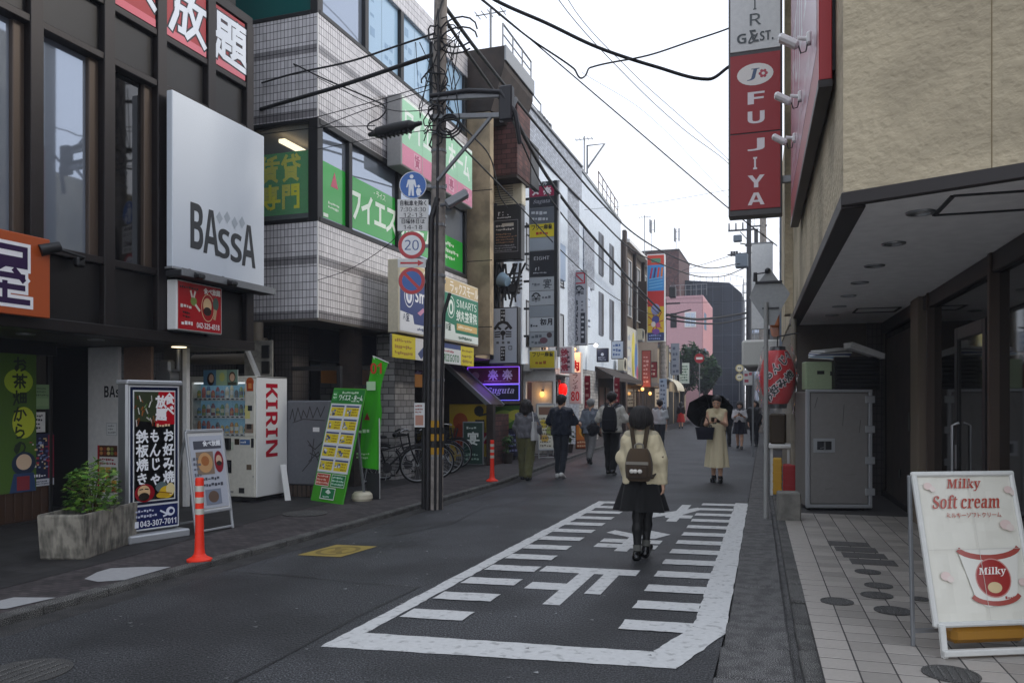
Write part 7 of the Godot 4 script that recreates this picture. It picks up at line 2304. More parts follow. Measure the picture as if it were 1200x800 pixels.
	k.latin("043-307-7011", -0.2, 0.16, 0.065, "e4e6ee", font_bold, 0.48).rect(-0.29, 0.155, -0.22, 0.225, "e4e6ee").scribble(-0.29, 0.25, 0.06, 0.36, 2, "c9cde0", 4).disc(0.2, 0.3, 0.06, 0.05, "dfe3ee").disc(0.21, 0.3, 0.03, 0.025, "20295a").line([W(0.06, 0.32), W(0.16, 0.27), W(0.1, 0.25)], 0.02, "dfe3ee")
	press(k, t, Transform3D(Basis(), V(0, 0, -0.01)), "lettering", false, M.gloss)
	# small easel board
	t = thing("easel_board", "small grey framed easel menu board standing right of the tall black sign", "menu board", V(-6.47, 0.06, -7.8), 1.45)
	var o := easel(t, 0.56, 1.2, 0.28)
	k = Ink.new()
	k.rect(-0.25, 0.28, 0.25, 1.14, "b9bdc6").rect(-0.2, 0.98, 0.22, 1.08, "4c4f58").jp("食べ放題", -0.06, 1.08, 0.068, 0.16, "eceef0").rect(-0.18, 0.68, 0.08, 0.95, "8a7866").disc(-0.05, 0.82, 0.11, 0.12, "c79a6a").disc(-0.05, 0.84, 0.06, 0.06, "a8683a").disc(0.16, 0.82, 0.07, 0.13, "8c1c28").disc(0.16, 0.84, 0.045, 0.06, "d0b096").disc(0.16, 0.8, 0.04, 0.03, "2c2320")
	k.scribble(-0.16, 0.52, 0.22, 0.66, 2, "4a4d55", 4).rect(-0.1, 0.32, 0.14, 0.5, "7f8796").disc(0.02, 0.41, 0.08, 0.07, "6a5648").scribble(-0.23, 0.35, -0.12, 0.9, 9, "6a6e78", 5)
	press(k, o, Transform3D(Basis(), V(0, 0, 0.012)))
	vending_machine()
	# green house agent's board
	t = thing("agent_board", "big lime green leaning board of flat adverts for the house agent", "sign board", V(-6.56, 0.06, -10.68), -0.3)
	var lean := Node3D.new()
	lean.name = "board"
	lm_board(t)
	# banner
	t = thing("banner_flag", "tall narrow bright green cloth banner bending on its pole behind the lime board", "banner", V(-6.08, 0.06, -11.3))
	m = MB.new()
	m.tube(smooth_path([V(0, 0, 0), V(0.0, 1.2, 0), V(-0.03, 2.0, 0.0), V(-0.1, 2.26, 0)]), 0.012, 8)
	m.tube([V(-0.12, 2.27, 0), V(0.17, 2.15, 0)], 0.008, 6)
	put(m, "pole", M.white, t)
	m = MB.new()
	m.paint("3fae1e")
	var n := 30
	for i in n:
		for j in 8:
			var q := []
			for e in [[i, j], [i, j + 1], [i + 1, j + 1], [i + 1, j]]:
				var v: float = e[0] / float(n)
				var u: float = e[1] / 8.0
				var x0 := lerpf(-0.12, -0.38, smoothstep(0.0, 1.0, v)) - sin(v * PI) * 0.03
				var w := lerpf(0.28, 0.36, v) - sin(minf(v * 2.2, 1.0) * PI) * 0.07
				q.append(V(x0 + w * u, lerpf(2.26, 0.5, v) - u * 0.1 * (1.0 - v * 0.5), sin(u * 7.0 + v * 5.0) * 0.022 * (0.4 + v) + sin(v * 6.0) * 0.03))
			m.quad(q[3], q[2], q[1], q[0])
	put(m, "cloth", M.cloth, t)
	k = Ink.new()
	k.latin("01", -0.09, 1.98, 0.17, "c8381e", font_bold, 0.2).rect(-0.16, 1.72, 0.0, 1.86, "b9d9b0")
	k.poly([W(-0.2, 1.25), W(-0.1, 1.25), W(-0.15, 1.37)], "8a1c2a").scribble(-0.3, 1.02, -0.06, 1.12, 1, "cfeac6", 3).scribble(-0.34, 0.62, -0.08, 0.74, 2, "b6e0a8", 5)
	press(k, t, face(V(-0.02, 0.0, 0.09)))
	t = thing("banner_weight", "white rounded plastic weight at the foot of the green banner", "weight", V(-6.22, 0.06, -11.0))
	t.scale = Vector3.ONE * 0.75
	m = MB.new()
	m.lathe([W(0.0, 0.0), W(0.2, 0.0), W(0.22, 0.05), W(0.21, 0.13), W(0.16, 0.18), W(0.0, 0.19)], 24)
	put(m, "tank", M.cream_box, t)
	lbox(t, "backing_sheet", M.dark_metal, V(-0.05, 0.0, -0.3), V(0.24, 0.55, -0.27))
	# white slanting prop by the drink machine
	t = thing("white_prop", "white board leaning against the foot of the drink machine's side", "board", V(-7.4, 0.06, -10.65))
	m = MB.new()
	m.bar(V(0.1, 0, 0.05), V(-0.06, 0.55, -0.05), 0.09, 0.02)
	put(m, "board", M.white, t)
	t = thing("leaning_panel", "white slanting panel with small dark pictures above the drink machine", "panel", V(-8.1, 2.0, -10.95))
	m = MB.new()
	m.bar(V(0.0, 0.0, 0), V(-0.3, 0.62, 0), 0.08, 0.05)
	put(m, "panel", M.white, t)
	for i in 2:
		lbox(t, "picture", M.black, V(0.05, 0.05 + i * 0.26, -0.02), V(0.2, 0.26 + i * 0.26, 0.0), 0.004)
	lbox(t, "backing", M.concrete, V(-0.3, 0.0, -0.06), V(0.24, 0.6, -0.03))

func easel(t: Node3D, w: float, h: float, foot: float) -> Node3D:
	# leaning front frame with its panel, and back legs
	var m := MB.new()
	var back := 0.18
	m.box2(V(-w / 2, 0.24, -0.01), V(w / 2, h, 0.006), 0.004)
	var o := put(m, "panel", M.white, t)
	o.transform = Transform3D(Basis(V(1, 0, 0), -asin(back / h)), V(0, 0, 0.1))
	m = MB.new()
	for x in [-w / 2, w / 2]:
		m.bar(V(x, 0, 0), V(x, h, 0), 0.03, 0.03, 0.006)
	m.bar(V(-w / 2, h, 0), V(w / 2, h, 0), 0.04, 0.04, 0.008)
	m.bar(V(-w / 2, 0.24, 0), V(w / 2, 0.24, 0), 0.04, 0.04, 0.008)
	m.bar(V(-w / 2, 0.03, 0), V(w / 2, 0.03, 0), 0.025, 0.025, 0.005)
	put(m, "front_frame", mat("alu", Color(0.68, 0.69, 0.7), 0.35, 0.3), o)
	m = MB.new()
	for x in [-w / 2 + 0.03, w / 2 - 0.03]:
		m.bar(V(x, h - 0.05, -back + 0.08), V(x, 0, -back - foot), 0.025, 0.025, 0.005)
	m.bar(V(-w / 2 + 0.03, 0.06, -back - foot + 0.02), V(w / 2 - 0.03, 0.06, -back - foot + 0.02), 0.022, 0.022)
	put(m, "back_leg", M.alu, t)
	return o

func lm_board(t: Node3D) -> void:
	var m := MB.new()
	m.box2(V(-0.37, 0.0, -0.025), V(0.37, 1.8, 0.0), 0.006)
	var o := put(m, "panel", mat("lime", Color(0.24, 0.6, 0.1), 0.45), t)
	o.transform = Transform3D(Basis.from_euler(V(-0.24, 0, -0.03)), V(0, 0.0, 0.12))
	var k := Ink.new()
	k.rect(-0.36, 1.56, 0.36, 1.78, "1f7a2c").jp("ワイエス・ホーム", -0.2, 1.7, 0.1, 0.13, "e8f2e6", false, 0.68).scribble(-0.14, 1.7, 0.3, 1.76, 1, "cfe6c8", 2).scribble(0.1, 1.57, 0.34, 1.62, 1, "d8ecd4", 4).rect(-0.34, 1.6, -0.24, 1.74, "3c9a48").scribble(-0.33, 1.62, -0.25, 1.72, 2, "d8ecd4", 6)
	k.rect(-0.345, 0.46, 0.345, 1.55, "cfd4d6")
	var r := RandomNumberGenerator.new()
	r.seed = 51
	var zb := k.z
	for j in 5:
		for i in 2:
			k.z = zb
			var u := -0.33 + i * 0.335
			var v := 1.335 - j * 0.214
			k.rect(u, v, u + 0.315, v + 0.195, "e3e4e0").rect(u + 0.01, v + 0.16, u + 0.305, v + 0.188, "3c4a78").rect(u + 0.01, v + 0.015, u + 0.305, v + 0.155, "d9c423")
			k.scribble(u + 0.16, v + 0.02, u + 0.3, v + 0.15, 3, "8a6a1c", j * 2 + i)
			for q in 7:
				var a := u + r.randf_range(0.015, 0.12)
				var b := v + r.randf_range(0.02, 0.1)
				k.rect(a, b, a + r.randf_range(0.02, 0.05), b + r.randf_range(0.015, 0.045), ["3a4668", "d8dade", "6c7890", "9aa3b4"][q % 4])
	k.rect(-0.33, 0.25, -0.02, 0.44, "b3442a").scribble(-0.31, 0.27, -0.04, 0.42, 3, "e8c9b8", 7).frame(-0.33, 0.25, -0.02, 0.44, 0.008, "e6e6e0").rect(0.02, 0.25, 0.33, 0.44, "1c7a44").scribble(0.04, 0.27, 0.31, 0.42, 3, "c9e6d2", 8).frame(0.02, 0.25, 0.33, 0.44, 0.008, "e6e6e0")
	k.rect(-0.16, 0.05, 0.16, 0.23, "1c7a44").frame(-0.16, 0.05, 0.16, 0.23, 0.012, "e6e6e0").poly([W(-0.06, 0.16), W(0.0, 0.21), W(0.07, 0.16), W(0.02, 0.13)], "d8e6d8").scribble(-0.1, 0.07, 0.1, 0.11, 1, "cfe6d8", 9)
	press(k, o, Transform3D(), "adverts")
	m = MB.new()
	for x in [-0.33, 0.33]:
		m.bar(V(x * 0.9, 1.2, -0.22), V(x * 0.9, 0, -0.4), 0.03, 0.03)
	put(m, "back_leg", M.grey_metal, t)

func vending_machine() -> void:
	var v := thing("vending_machine", "white drink vending machine with KIRIN in red down its side", "vending machine", V(-8.2, 0.06, -10.2))
	# front at z = 0, x from -0.66 to 0.6
	var body := mat("machine_white", Color(0.84, 0.83, 0.78), 0.35, 0.0, "soft", 0.8)
	var y0 := 0.08
	lbox(v, "side_wall", M.white_gloss, V(0.585, y0, -0.8), V(0.61, 1.93, -0.02), 0.008)
	lbox(v, "side_wall", body, V(-0.66, y0, -0.8), V(-0.635, 1.93, -0.02), 0.008)
	lbox(v, "top", body, V(-0.66, 1.9, -0.8), V(0.61, 1.93, 0.0), 0.008)
	lbox(v, "back", body, V(-0.635, y0, -0.8), V(0.585, 1.9, -0.5))
	lbox(v, "lower_front", body, V(-0.635, y0, -0.5), V(0.585, 1.0, 0.0), 0.012)
	lbox(v, "right_front", body, V(0.4, 1.0, -0.5), V(0.585, 1.9, 0.0), 0.012)
	lbox(v, "left_trim", body, V(-0.635, 1.0, -0.5), V(-0.58, 1.9, 0.0), 0.01)
	lbox(v, "top_trim", body, V(-0.58, 1.84, -0.5), V(0.4, 1.9, 0.0), 0.01)
	lbox(v, "display_back", glow("display_lit", Color(0.5, 0.75, 0.9), 0.1, Color(0.5, 0.7, 0.8)), V(-0.58, 1.0, -0.5), V(0.4, 1.84, -0.2))
	var cols := ["c9a52c", "7d8f3a", "b84a3a", "d8cfae", "3c6a9a", "c97a2c", "5a8a4a", "e0e0da", "8a3a4a", "d4b24a", "4a4a50", "6fa0c0"]
	var r := RandomNumberGenerator.new()
	r.seed = 12
	for row in 3:
		var y := 1.05 + row * 0.275
		var sh := lbox(v, "shelf", M.white, V(-0.58, y - 0.045, -0.2), V(0.4, y, -0.03), 0.004)
		var m := MB.new()
		for i in 11:
			m.box(V(-0.53 + i * 0.086, y - 0.022, -0.026), V(0.045, 0.022, 0.012), 0.003)
		put(m, "button_row", M.black, sh)
		for i in 11:
			m = MB.new()
			m.paint(cols[r.randi() % cols.size()])
			var h: float = [0.12, 0.17, 0.19][r.randi() % 3]
			var x := -0.53 + i * 0.088
			m.lathe([W(0.0, 0.0), W(0.027, 0.0), W(0.03, 0.01), W(0.03, h * 0.75), W(0.02, h * 0.88), W(0.014, h), W(0.0, h)], 12, V(x, y, -0.1))
			m.paint(cols[r.randi() % cols.size()])
			m.cyl(V(x, y + h * 0.25, -0.1), V(x, y + h * 0.6, -0.1), 0.0306, 0.0306, 12, false)
			put(m, "drink", M.gloss, sh)
	lbox(v, "display_lamp", glow("lamp_strip", Color(0.95, 0.98, 1.0), 0.8), V(-0.56, 1.815, -0.06), V(0.38, 1.838, -0.02))
	lbox(v, "display_pane", glass_clear(), V(-0.58, 1.0, -0.012), V(0.4, 1.84, -0.008))
	var k := Ink.new()
	k.rect(0.41, 1.28, 0.5, 1.48, "d6cf86").rect(0.46, 1.4, 0.54, 1.48, "2c3438").rect(0.41, 1.06, 0.56, 1.2, "8a7868").rect(0.44, 1.12, 0.53, 1.2, "3a3430").disc(0.5, 1.84, 0.07, 0.07, "b85a2c").rect(0.44, 1.7, 0.56, 1.86, "b0481f").rect(0.47, 1.74, 0.53, 1.82, "d98a4a")
	k.rect(0.02, 0.86, 0.1, 0.98, "c9c9c2").rect(0.1, 0.8, 0.2, 0.92, "c2cbb8").rect(0.32, 0.88, 0.5, 0.96, "4a6a9a").scribble(0.33, 0.89, 0.49, 0.95, 1, "e0e4ea", 4).rect(0.22, 0.88, 0.31, 0.97, "3a3026").rect(0.52, 0.84, 0.57, 0.98, "2a2a2c").rect(0.44, 0.5, 0.53, 0.58, "6a5a48").disc(0.56, 0.4, 0.012, 0.012, "9a9a98").rect(-0.45, 0.7, -0.2, 0.72, "b8b8b2")
	k.rect(-0.6, 0.14, 0.2, 0.17, "9a9a94").rect(0.3, 0.14, 0.4, 0.22, "3a3a3a")
	press(k, v, Transform3D(), "stickers", false, M.gloss)
	var cb := lbox(v, "coin_box", M.black, V(0.02, 0.8, 0.0), V(0.16, 0.98, 0.05), 0.012)
	lbox(v, "delivery_recess", M.black, V(-0.34, 0.44, -0.001), V(0.16, 0.64, 0.006))
	lbox(v, "delivery_flap", M.dark_metal, V(-0.32, 0.53, 0.004), V(0.14, 0.62, 0.02), 0.006)
	lbox(v, "plinth", M.dark, V(-0.62, 0.02, -0.78), V(0.57, 0.08, -0.03))
	for x in [-0.55, 0.5]:
		var m := MB.new()
		m.cyl(V(x, 0, -0.08), V(x, 0.05, -0.08), 0.03, 0.03, 10)
		put(m, "foot", M.dark_metal, v)
	# lettering down the side
	k = Ink.new()
	k.latin("KIRIN", -1.82, 0.16, 0.3, "b01c2c", font_bold, 1.14)
	press(k, v, Transform3D(Basis(V(0, -1, 0), V(0, 0, -1) * -1.0, V(1, 0, 0)).orthonormalized(), V(0.611, 0, -0.78)) if false else Transform3D(Basis(V(0, -1, 0), V(0, 0, -1), V(1, 0, 0)), V(0.611, 0, -0.08)), "lettering", false, M.gloss)
	# card on top
	var c := thing("advert_card", "landscape advert card with two faces standing on the drink machine", "advert card", V(-8.25, 1.85, -10.19))
	lbox(c, "card", M.white, V(-0.3, 0, 0.0), V(0.34, 0.24, 0.008))
	k = Ink.new()
	k.rect(-0.3, 0, -0.06, 0.24, "5a8aa8").disc(-0.16, 0.1, 0.07, 0.1, "3a2620").disc(-0.15, 0.11, 0.045, 0.065, "d8b296").rect(-0.06, 0, 0.14, 0.24, "a8c4a0").disc(0.05, 0.13, 0.05, 0.07, "c9cf7a").rect(0.14, 0, 0.34, 0.24, "7a9a8a").disc(0.24, 0.13, 0.06, 0.08, "5a3a28").disc(0.24, 0.12, 0.045, 0.06, "dcb898").rect(0.16, 0.0, 0.32, 0.05, "4a4a3a")
	press(k, c, Transform3D(Basis(), V(0, 0, 0.008)))

func bicycle(label: String, at: Vector3, turn: float, basket: bool, frame_c: Color) -> void:
	var b := thing("bicycle", label, "bicycle", at, turn, "bicycles parked by the tiled building")
	var fm := mat("bike_" + frame_c.to_html(false), frame_c, 0.35, 0.3)
	for s in 2:
		var cx: float = [-0.53, 0.53][s]
		var w := MB.new()
		for i in 36:
			var a0 := TAU * i / 36
			var a1 := TAU * (i + 1) / 36
			w.tube([V(cx + cos(a0) * 0.325, 0.345 + sin(a0) * 0.325, 0), V(cx + cos(a1) * 0.325, 0.345 + sin(a1) * 0.325, 0)], 0.02, 6)
		var o := put(w, "wheel", M.rubber, b)
		w = MB.new()
		for i in 36:
			var a0 := TAU * i / 36
			var a1 := TAU * (i + 1) / 36
			w.tube([V(cx + cos(a0) * 0.3, 0.345 + sin(a0) * 0.3, 0), V(cx + cos(a1) * 0.3, 0.345 + sin(a1) * 0.3, 0)], 0.01, 5)
		put(w, "rim", M.steel, o)
		w = MB.new()
		for i in 18:
			var a := TAU * i / 18
			w.tube([V(cx + cos(a + 0.3) * 0.02, 0.345 + sin(a + 0.3) * 0.02, 0.02 * (i % 2 * 2 - 1)), V(cx + cos(a) * 0.3, 0.345 + sin(a) * 0.3, 0)], 0.0022, 4)
		w.cyl(V(cx, 0.345, -0.04), V(cx, 0.345, 0.04), 0.025, 0.025, 10)
		put(w, "spokes", M.steel, o)
		w = MB.new()
		var pts := []
		for i in 15:
			var a := lerpf(0.15, 2.9, i / 14.0) if s == 0 else lerpf(0.4, 2.5, i / 14.0)
			pts.append(V(cx + cos(a) * 0.365, 0.345 + sin(a) * 0.365, 0))
		w.tube(pts, 0.016, 5)
		put(w, "mudguard", fm, b)
	var m := MB.new()
	var seat := V(-0.18, 0.72, 0)
	var head := V(0.36, 0.82, 0)
	var crank := V(-0.05, 0.3, 0)
	for q in [[crank, seat, 0.016], [crank, V(0.38, 0.7, 0), 0.02], [seat - V(0, 0.1, 0), V(0.37, 0.76, 0), 0.016], [V(0.35, 0.95, 0), V(0.4, 0.66, 0), 0.018], [seat, seat + V(-0.03, 0.15, 0), 0.013]]:
		m.tube([q[0], q[1]], q[2], 8)
	for z in [-0.05, 0.05]:
		m.tube([V(0.4, 0.66, z * 0.6), V(0.53, 0.345, z)], 0.012, 6)
		m.tube([crank + V(0, 0, z * 0.5), V(-0.53, 0.345, z)], 0.011, 6)
		m.tube([seat - V(0, 0.06, 0), V(-0.53, 0.345, z)], 0.01, 6)
	put(m, "frame", fm, b)
	m = MB.new()
	m.flesh([[seat + V(-0.14, 0.17, -0.06), seat + V(-0.14, 0.17, 0.06), 0.045, 0.045], [seat + V(-0.1, 0.17, 0), seat + V(0.12, 0.165, 0), 0.05, 0.02]], 0.014, 0.03)
	put(m, "saddle", M.rubber, b)
	m = MB.new()
	m.tube(smooth_path([V(0.16, 0.98, -0.28), V(0.26, 1.03, -0.22), V(0.36, 1.0, -0.06), V(0.36, 1.0, 0.06), V(0.26, 1.03, 0.22), V(0.16, 0.98, 0.28)], 4), 0.012, 6)
	put(m, "handlebar", M.steel, b)
	for z in [-0.26, 0.26]:
		m = MB.new()
		m.tube([V(0.14, 0.97, z), V(0.24, 1.02, z * 0.88)], 0.018, 8)
		put(m, "grip", M.rubber, b)
	m = MB.new()
	m.cyl(crank + V(0, 0, 0.05), crank + V(0, 0, 0.056), 0.09, 0.09, 20)
	m.bar(crank + V(0, 0, 0.07), crank + V(0.1, -0.13, 0.07), 0.02, 0.014)
	m.bar(crank + V(0, 0, -0.07), crank + V(-0.1, 0.13, -0.07), 0.02, 0.014)
	m.tube([crank + V(0, 0.09, 0.05), V(-0.53, 0.385, 0.05)], 0.006, 4)
	m.tube([crank + V(0, -0.09, 0.05), V(-0.53, 0.305, 0.05)], 0.006, 4)
	put(m, "crankset", M.dark_metal, b)
	for q in [[0.1, -0.13, 0.1], [-0.1, 0.13, -0.1]]:
		put(B(crank + V(q[0] - 0.045, q[1] - 0.012, q[2] - 0.035), crank + V(q[0] + 0.045, q[1] + 0.012, q[2] + 0.035), 0.006), "pedal", M.rubber, b)
	m = MB.new()
	m.tube([V(-0.42, 0.35, 0.08), V(-0.5, 0.0, 0.18)], 0.011, 6)
	m.tube([V(-0.42, 0.35, -0.08), V(-0.5, 0.0, -0.18)], 0.011, 6)
	put(m, "stand", M.steel, b)
	m = MB.new()
	for z in [-0.07, 0.0, 0.07]:
		m.tube([V(-0.22, 0.74, z), V(-0.72, 0.74, z)], 0.007, 5)
	m.tube([V(-0.72, 0.74, -0.07), V(-0.72, 0.74, 0.07)], 0.007, 5)
	for z in [-0.07, 0.07]:
		m.tube([V(-0.65, 0.74, z), V(-0.53, 0.345, z)], 0.006, 5)
	put(m, "rear_rack", M.dark_metal, b)
	if basket:
		m = MB.new()
		for i in 9:
			var y := 0.72 + i * 0.032
			var g := 0.13 + i * 0.006
			m.tube([V(0.42, y, -g), V(0.68 + i * 0.008, y, -g), V(0.68 + i * 0.008, y, g), V(0.42, y, g), V(0.42, y, -g)], 0.004, 4)
		for i in 7:
			var z := -0.13 + i * 0.0433
			m.tube([V(0.42, 0.72, z), V(0.68, 0.72, z), V(0.745, 0.98, z * 1.37)], 0.004, 4)
		for i in 5:
			for z in [-1.0, 1.0]:
				m.tube([V(0.44 + i * 0.06, 0.72, z * 0.13), V(0.45 + i * 0.07, 0.98, z * 0.178)], 0.004, 4)
		put(m, "basket", M.black, b)

func left_street_life() -> void:
	bicycle("black bicycle with its near wheel right of the green banner, first in the row", V(-7.0, 0.06, -13.4), 0.62, false, Color(0.08, 0.08, 0.09))
	bicycle("bicycle with a black front basket, second in the row behind the street pole", V(-7.0, 0.06, -14.3), 0.5, true, Color(0.14, 0.14, 0.16))
	bicycle("bicycle with a dark blue frame, third in the row in the shadow of the building", V(-7.25, 0.06, -15.4), 0.45, true, Color(0.1, 0.12, 0.2))
	bicycle("bicycle whose thin wheel shows right of the street pole before the yellow panel", V(-7.75, 0.06, -17.2), 0.15, false, Color(0.12, 0.12, 0.13))
	# green board with a white brush character
	var k := Ink.new()
	k.jp("宴", 0.1, 0.8, 0.32, 0.12, "d8e0dc").scribble(0.1, 0.85, 0.42, 0.95, 1, "b8c8c0", 2).scribble(0.08, 0.1, 0.44, 0.3, 2, "8fae9f", 3)
	box_sign("green_board", "dark green standing board with a white 宴 in front of the yellow panel", V(-7.35, 0.08, -17.85), V(0.52, 1.05, 0.05), 0.2, M.grey_metal, mat("board_green", Color(0.06, 0.22, 0.18), 0.5), k)
	# menu easels further along
	var seeds := 0
	for q in [[V(-6.15, 0.06, -21.0), 0.7, "easel board with a yellowish menu sheet beside the man in the navy shirt"], [V(-6.35, 0.06, -22.6), 0.6, "easel board with a pale sheet further back by the lit doorway"]]:
		var t := thing("easel_board", q[2], "menu board", q[0], q[1])
		var o := easel(t, 0.55, 1.5, 0.3)
		var s := Ink.new()
		s.rect(-0.25, 0.28, 0.25, 1.46, "cfcdbe").rect(-0.22, 1.2, 0.22, 1.42, "7a5a4a").disc(-0.1, 0.95, 0.12, 0.12, "c9b23a").disc(0.1, 0.75, 0.13, 0.13, "8f9a4a").disc(-0.08, 0.55, 0.12, 0.1, "c7a24a").scribble(-0.22, 0.3, 0.22, 1.15, 8, "6a6048", 4 + seeds)
		press(s, o, Transform3D(Basis(), V(0, 0, 0.012)))
		seeds += 1
	# orange and red stand, banners
	k = Ink.new()
	k.rect(0.02, 0.3, 0.5, 0.85, "c97a22").disc(0.26, 0.6, 0.16, 0.2, "d9a83a").scribble(0.05, 0.05, 0.48, 0.28, 2, "e0c9a0", 3)
	box_sign("orange_board", "orange standing board by the brick wall, left of the red banner", V(-6.5, 0.06, -25.6), V(0.52, 0.95, 0.1), 0.3, M.brown_dark, mat("board_orange", Color(0.6, 0.3, 0.08), 0.6), k)
	for q in 2:
		var t := thing("red_banner", ["slim crimson banner standing by the brick wall behind the grey shirted man", "second slim red banner, partly hidden behind the white shirted man"][q], "banner", V(-6.45 + q * 0.5, 0.06, -26.6 - q * 2.6))
		var m := MB.new()
		m.tube([Vector3.ZERO, V(0, 2.5, 0)], 0.015, 6)
		put(m, "pole", M.white, t)
		m = MB.new()
		m.paint("7a1526")
		for i in 14:
			var y0 := 2.45 - i * 0.15
			m.quad(V(0.01, y0 - 0.15, sin(i + 1.0) * 0.03), V(0.22 - i * 0.004, y0 - 0.16, sin(i + 2.0) * 0.05), V(0.22 - i * 0.004, y0, sin(i + 1.0) * 0.05), V(0.01, y0, sin(i + 0.0) * 0.03))
		put(m, "cloth", M.cloth, t)
		press(Ink.new().scribble(0.06, 0.5, 0.17, 2.3, 9, "b08078", 3 + q), t, face(V(0, 0, 0.06)))
	# small crates and pots at the shop fronts
	for q in 4:
		var t := thing("plant_pot", ["potted plant by the post of the stair shelter", "potted plant under the food poster", "potted plant beside the lit doorway", "potted plant near the timbered building's fascia"][q], "plant pot", [V(-6.55, 0.06, -18.9), V(-6.9, 0.06, -20.2), V(-6.2, 0.06, -23.6), V(-7.2, 0.06, -40.5)][q])
		var m := MB.new()
		m.lathe([W(0.0, 0.0), W(0.1, 0.0), W(0.14, 0.24), W(0.15, 0.26), W(0.12, 0.26), W(0.0, 0.22)], 16)
		put(m, "pot", M.brown_dark, t)
		m = MB.new()
		leaves(m, V(0, 0.48, 0), V(0.24, 0.3, 0.24), 160, 0.09, 60 + q, [Color(0.16, 0.28, 0.12), Color(0.22, 0.34, 0.14)])
		put(m, "foliage", leaf_mat(), t).set_meta("kind", "stuff")
	lbox(thing("crate_stack", "dark stacked crates in the shadow under the violet neon", "crates", V(-7.1, 0.06, -20.4)), "crate", M.black, V(-0.3, 0, -0.2), V(0.3, 0.5, 0.2), 0.02)

func right_things() -> void:
	# steel cabinet
	var c := thing("steel_cabinet", "tall dented grey steel cabinet under the cream building's soffit", "cabinet", V(0.75, 0.06, -12.1), 0.3)
	lbox(c, "body", mat("cabinet_steel", Color(0.45, 0.44, 0.42), 0.5, 0.0, "soft", 1.0), V(-0.44, 0.06, -0.55), V(0.44, 1.68, -0.03), 0.012)
	var m := MB.new()
	for q in [[-0.46, -0.41, 0.04, 1.71], [0.41, 0.46, 0.04, 1.71]]:
		m.box2(V(q[0], q[2], -0.06), V(q[1], q[3], 0.01), 0.008)
	m.box2(V(-0.46, 1.67, -0.06), V(0.46, 1.71, 0.012), 0.008)
	m.box2(V(-0.46, 0.04, -0.06), V(0.46, 0.09, 0.012), 0.008)
	put(m, "frame", M.alu, c)
	lbox(c, "door", mat("door_grey", Color(0.53, 0.52, 0.51), 0.4, 0.0, "soft", 0.7), V(-0.4, 0.1, -0.03), V(0.4, 1.66, -0.008), 0.006)
	m = MB.new()
	for q in [[0.05, 1.2, 0.07, 1.5], [0.28, 1.1, 0.3, 1.28], [-0.2, 0.3, -0.1, 0.32], [0.1, 0.5, 0.24, 0.52], [-0.34, 1.45, -0.3, 1.6]]:
		m.bar(V(q[0], q[1], -0.0075), V(q[2], q[3], -0.0075), 0.006, 0.001)
	put(m, "scratch", M.dark_metal, c)
	var lp := lbox(c, "latch_plate", M.alu, V(-0.36, 0.82, -0.008), V(-0.06, 1.02, 0.004), 0.004)
	put(B(V(-0.31, 0.86, 0.002), V(-0.11, 0.98, 0.006)), "latch_recess", M.dark_metal, lp)
	m = MB.new()
	m.bar(V(-0.21, 0.85, 0.02), V(-0.21, 0.97, 0.02), 0.02, 0.015)
	m.bar(V(-0.27, 0.88, 0.02), V(-0.21, 0.9, 0.02), 0.02, 0.012)
	put(m, "latch", M.steel, lp)
	for y in [0.22, 0.66, 1.1, 1.52]:
		lbox(c, "hinge", M.alu, V(0.36, y, -0.005), V(0.49, y + 0.1, 0.022), 0.006)
	for x in [-0.4, 0.4]:
		m = MB.new()
		m.cyl(V(x, 0, -0.1), V(x, 0.06, -0.1), 0.025, 0.025, 10)
		put(m, "foot", M.dark_metal, c)
	# box and louvre on top, leaflets
	var t := thing("switch_box", "pale green metal switch box standing on the steel cabinet", "switch box", V(0.5, 1.77, -12.2), 0.25)
	lbox(t, "case", mat("pale_green_box", Color(0.6, 0.66, 0.53), 0.5, 0.0, "soft", 1.2), V(-0.2, 0, -0.2), V(0.2, 0.4, 0), 0.012)
	lbox(t, "name_plate", M.black, V(-0.04, 0.22, 0), V(0.06, 0.27, 0.004))
	lbox(t, "lock", M.black, V(0.14, 0.2, 0), V(0.17, 0.26, 0.008))
	t = thing("louvre_unit", "dark slatted ventilation unit right of the pale green box on the cabinet", "vent", V(0.95, 1.77, -12.15), 0.25)
	lbox(t, "case", M.black, V(-0.26, 0, -0.25), V(0.36, 0.46, -0.03), 0.01)
	for i in 8:
		m = MB.new()
		m.xf = Transform3D(Basis(V(1, 0, 0), 0.5), V(0, 0.04 + i * 0.053, -0.02))
		m.box(V(0.05, 0, 0), V(0.58, 0.006, 0.045))
		put(m, "slat", M.dark_metal, t)
	t = thing("paper_stack", "fanned stack of white and blue printed papers lying on the pale green box", "papers", V(0.55, 2.17, -12.3), 0.3)
	for i in 7:
		m = MB.new()
		m.xf = Transform3D(Basis.from_euler(V(0.1, 0.12 * (i - 3), -0.1 + i * 0.035)), V(0.05 + i * 0.012, 0.05 + i * 0.02, 0))
		m.box(Vector3.ZERO, V(0.5, 0.016, 0.3), 0.003)
		put(m, "paper", [M.white, M.film_blue, M.white, mat("print_blue", Color(0.2, 0.28, 0.48), 0.6), M.white, M.grey_metal, M.white][i], t)
	t = thing("paper_stack", "tilted bundle of white sheets sliding off the louvre unit", "papers", V(1.08, 2.23, -12.2), 0.25)
	for i in 4:
		m = MB.new()
		m.xf = Transform3D(Basis.from_euler(V(0.0, 0.05 * i, -0.33)), V(0, 0.05 + i * 0.02, 0))
		m.box(Vector3.ZERO, V(0.5, 0.014, 0.26), 0.003)
		put(m, "paper", M.white, t)
	# concrete block at the foot of the pole
	t = thing("concrete_block", "plain grey concrete block standing at the corner of the tiles by the sign pole", "block", V(0.07, 0.02, -11.0), 0.1)
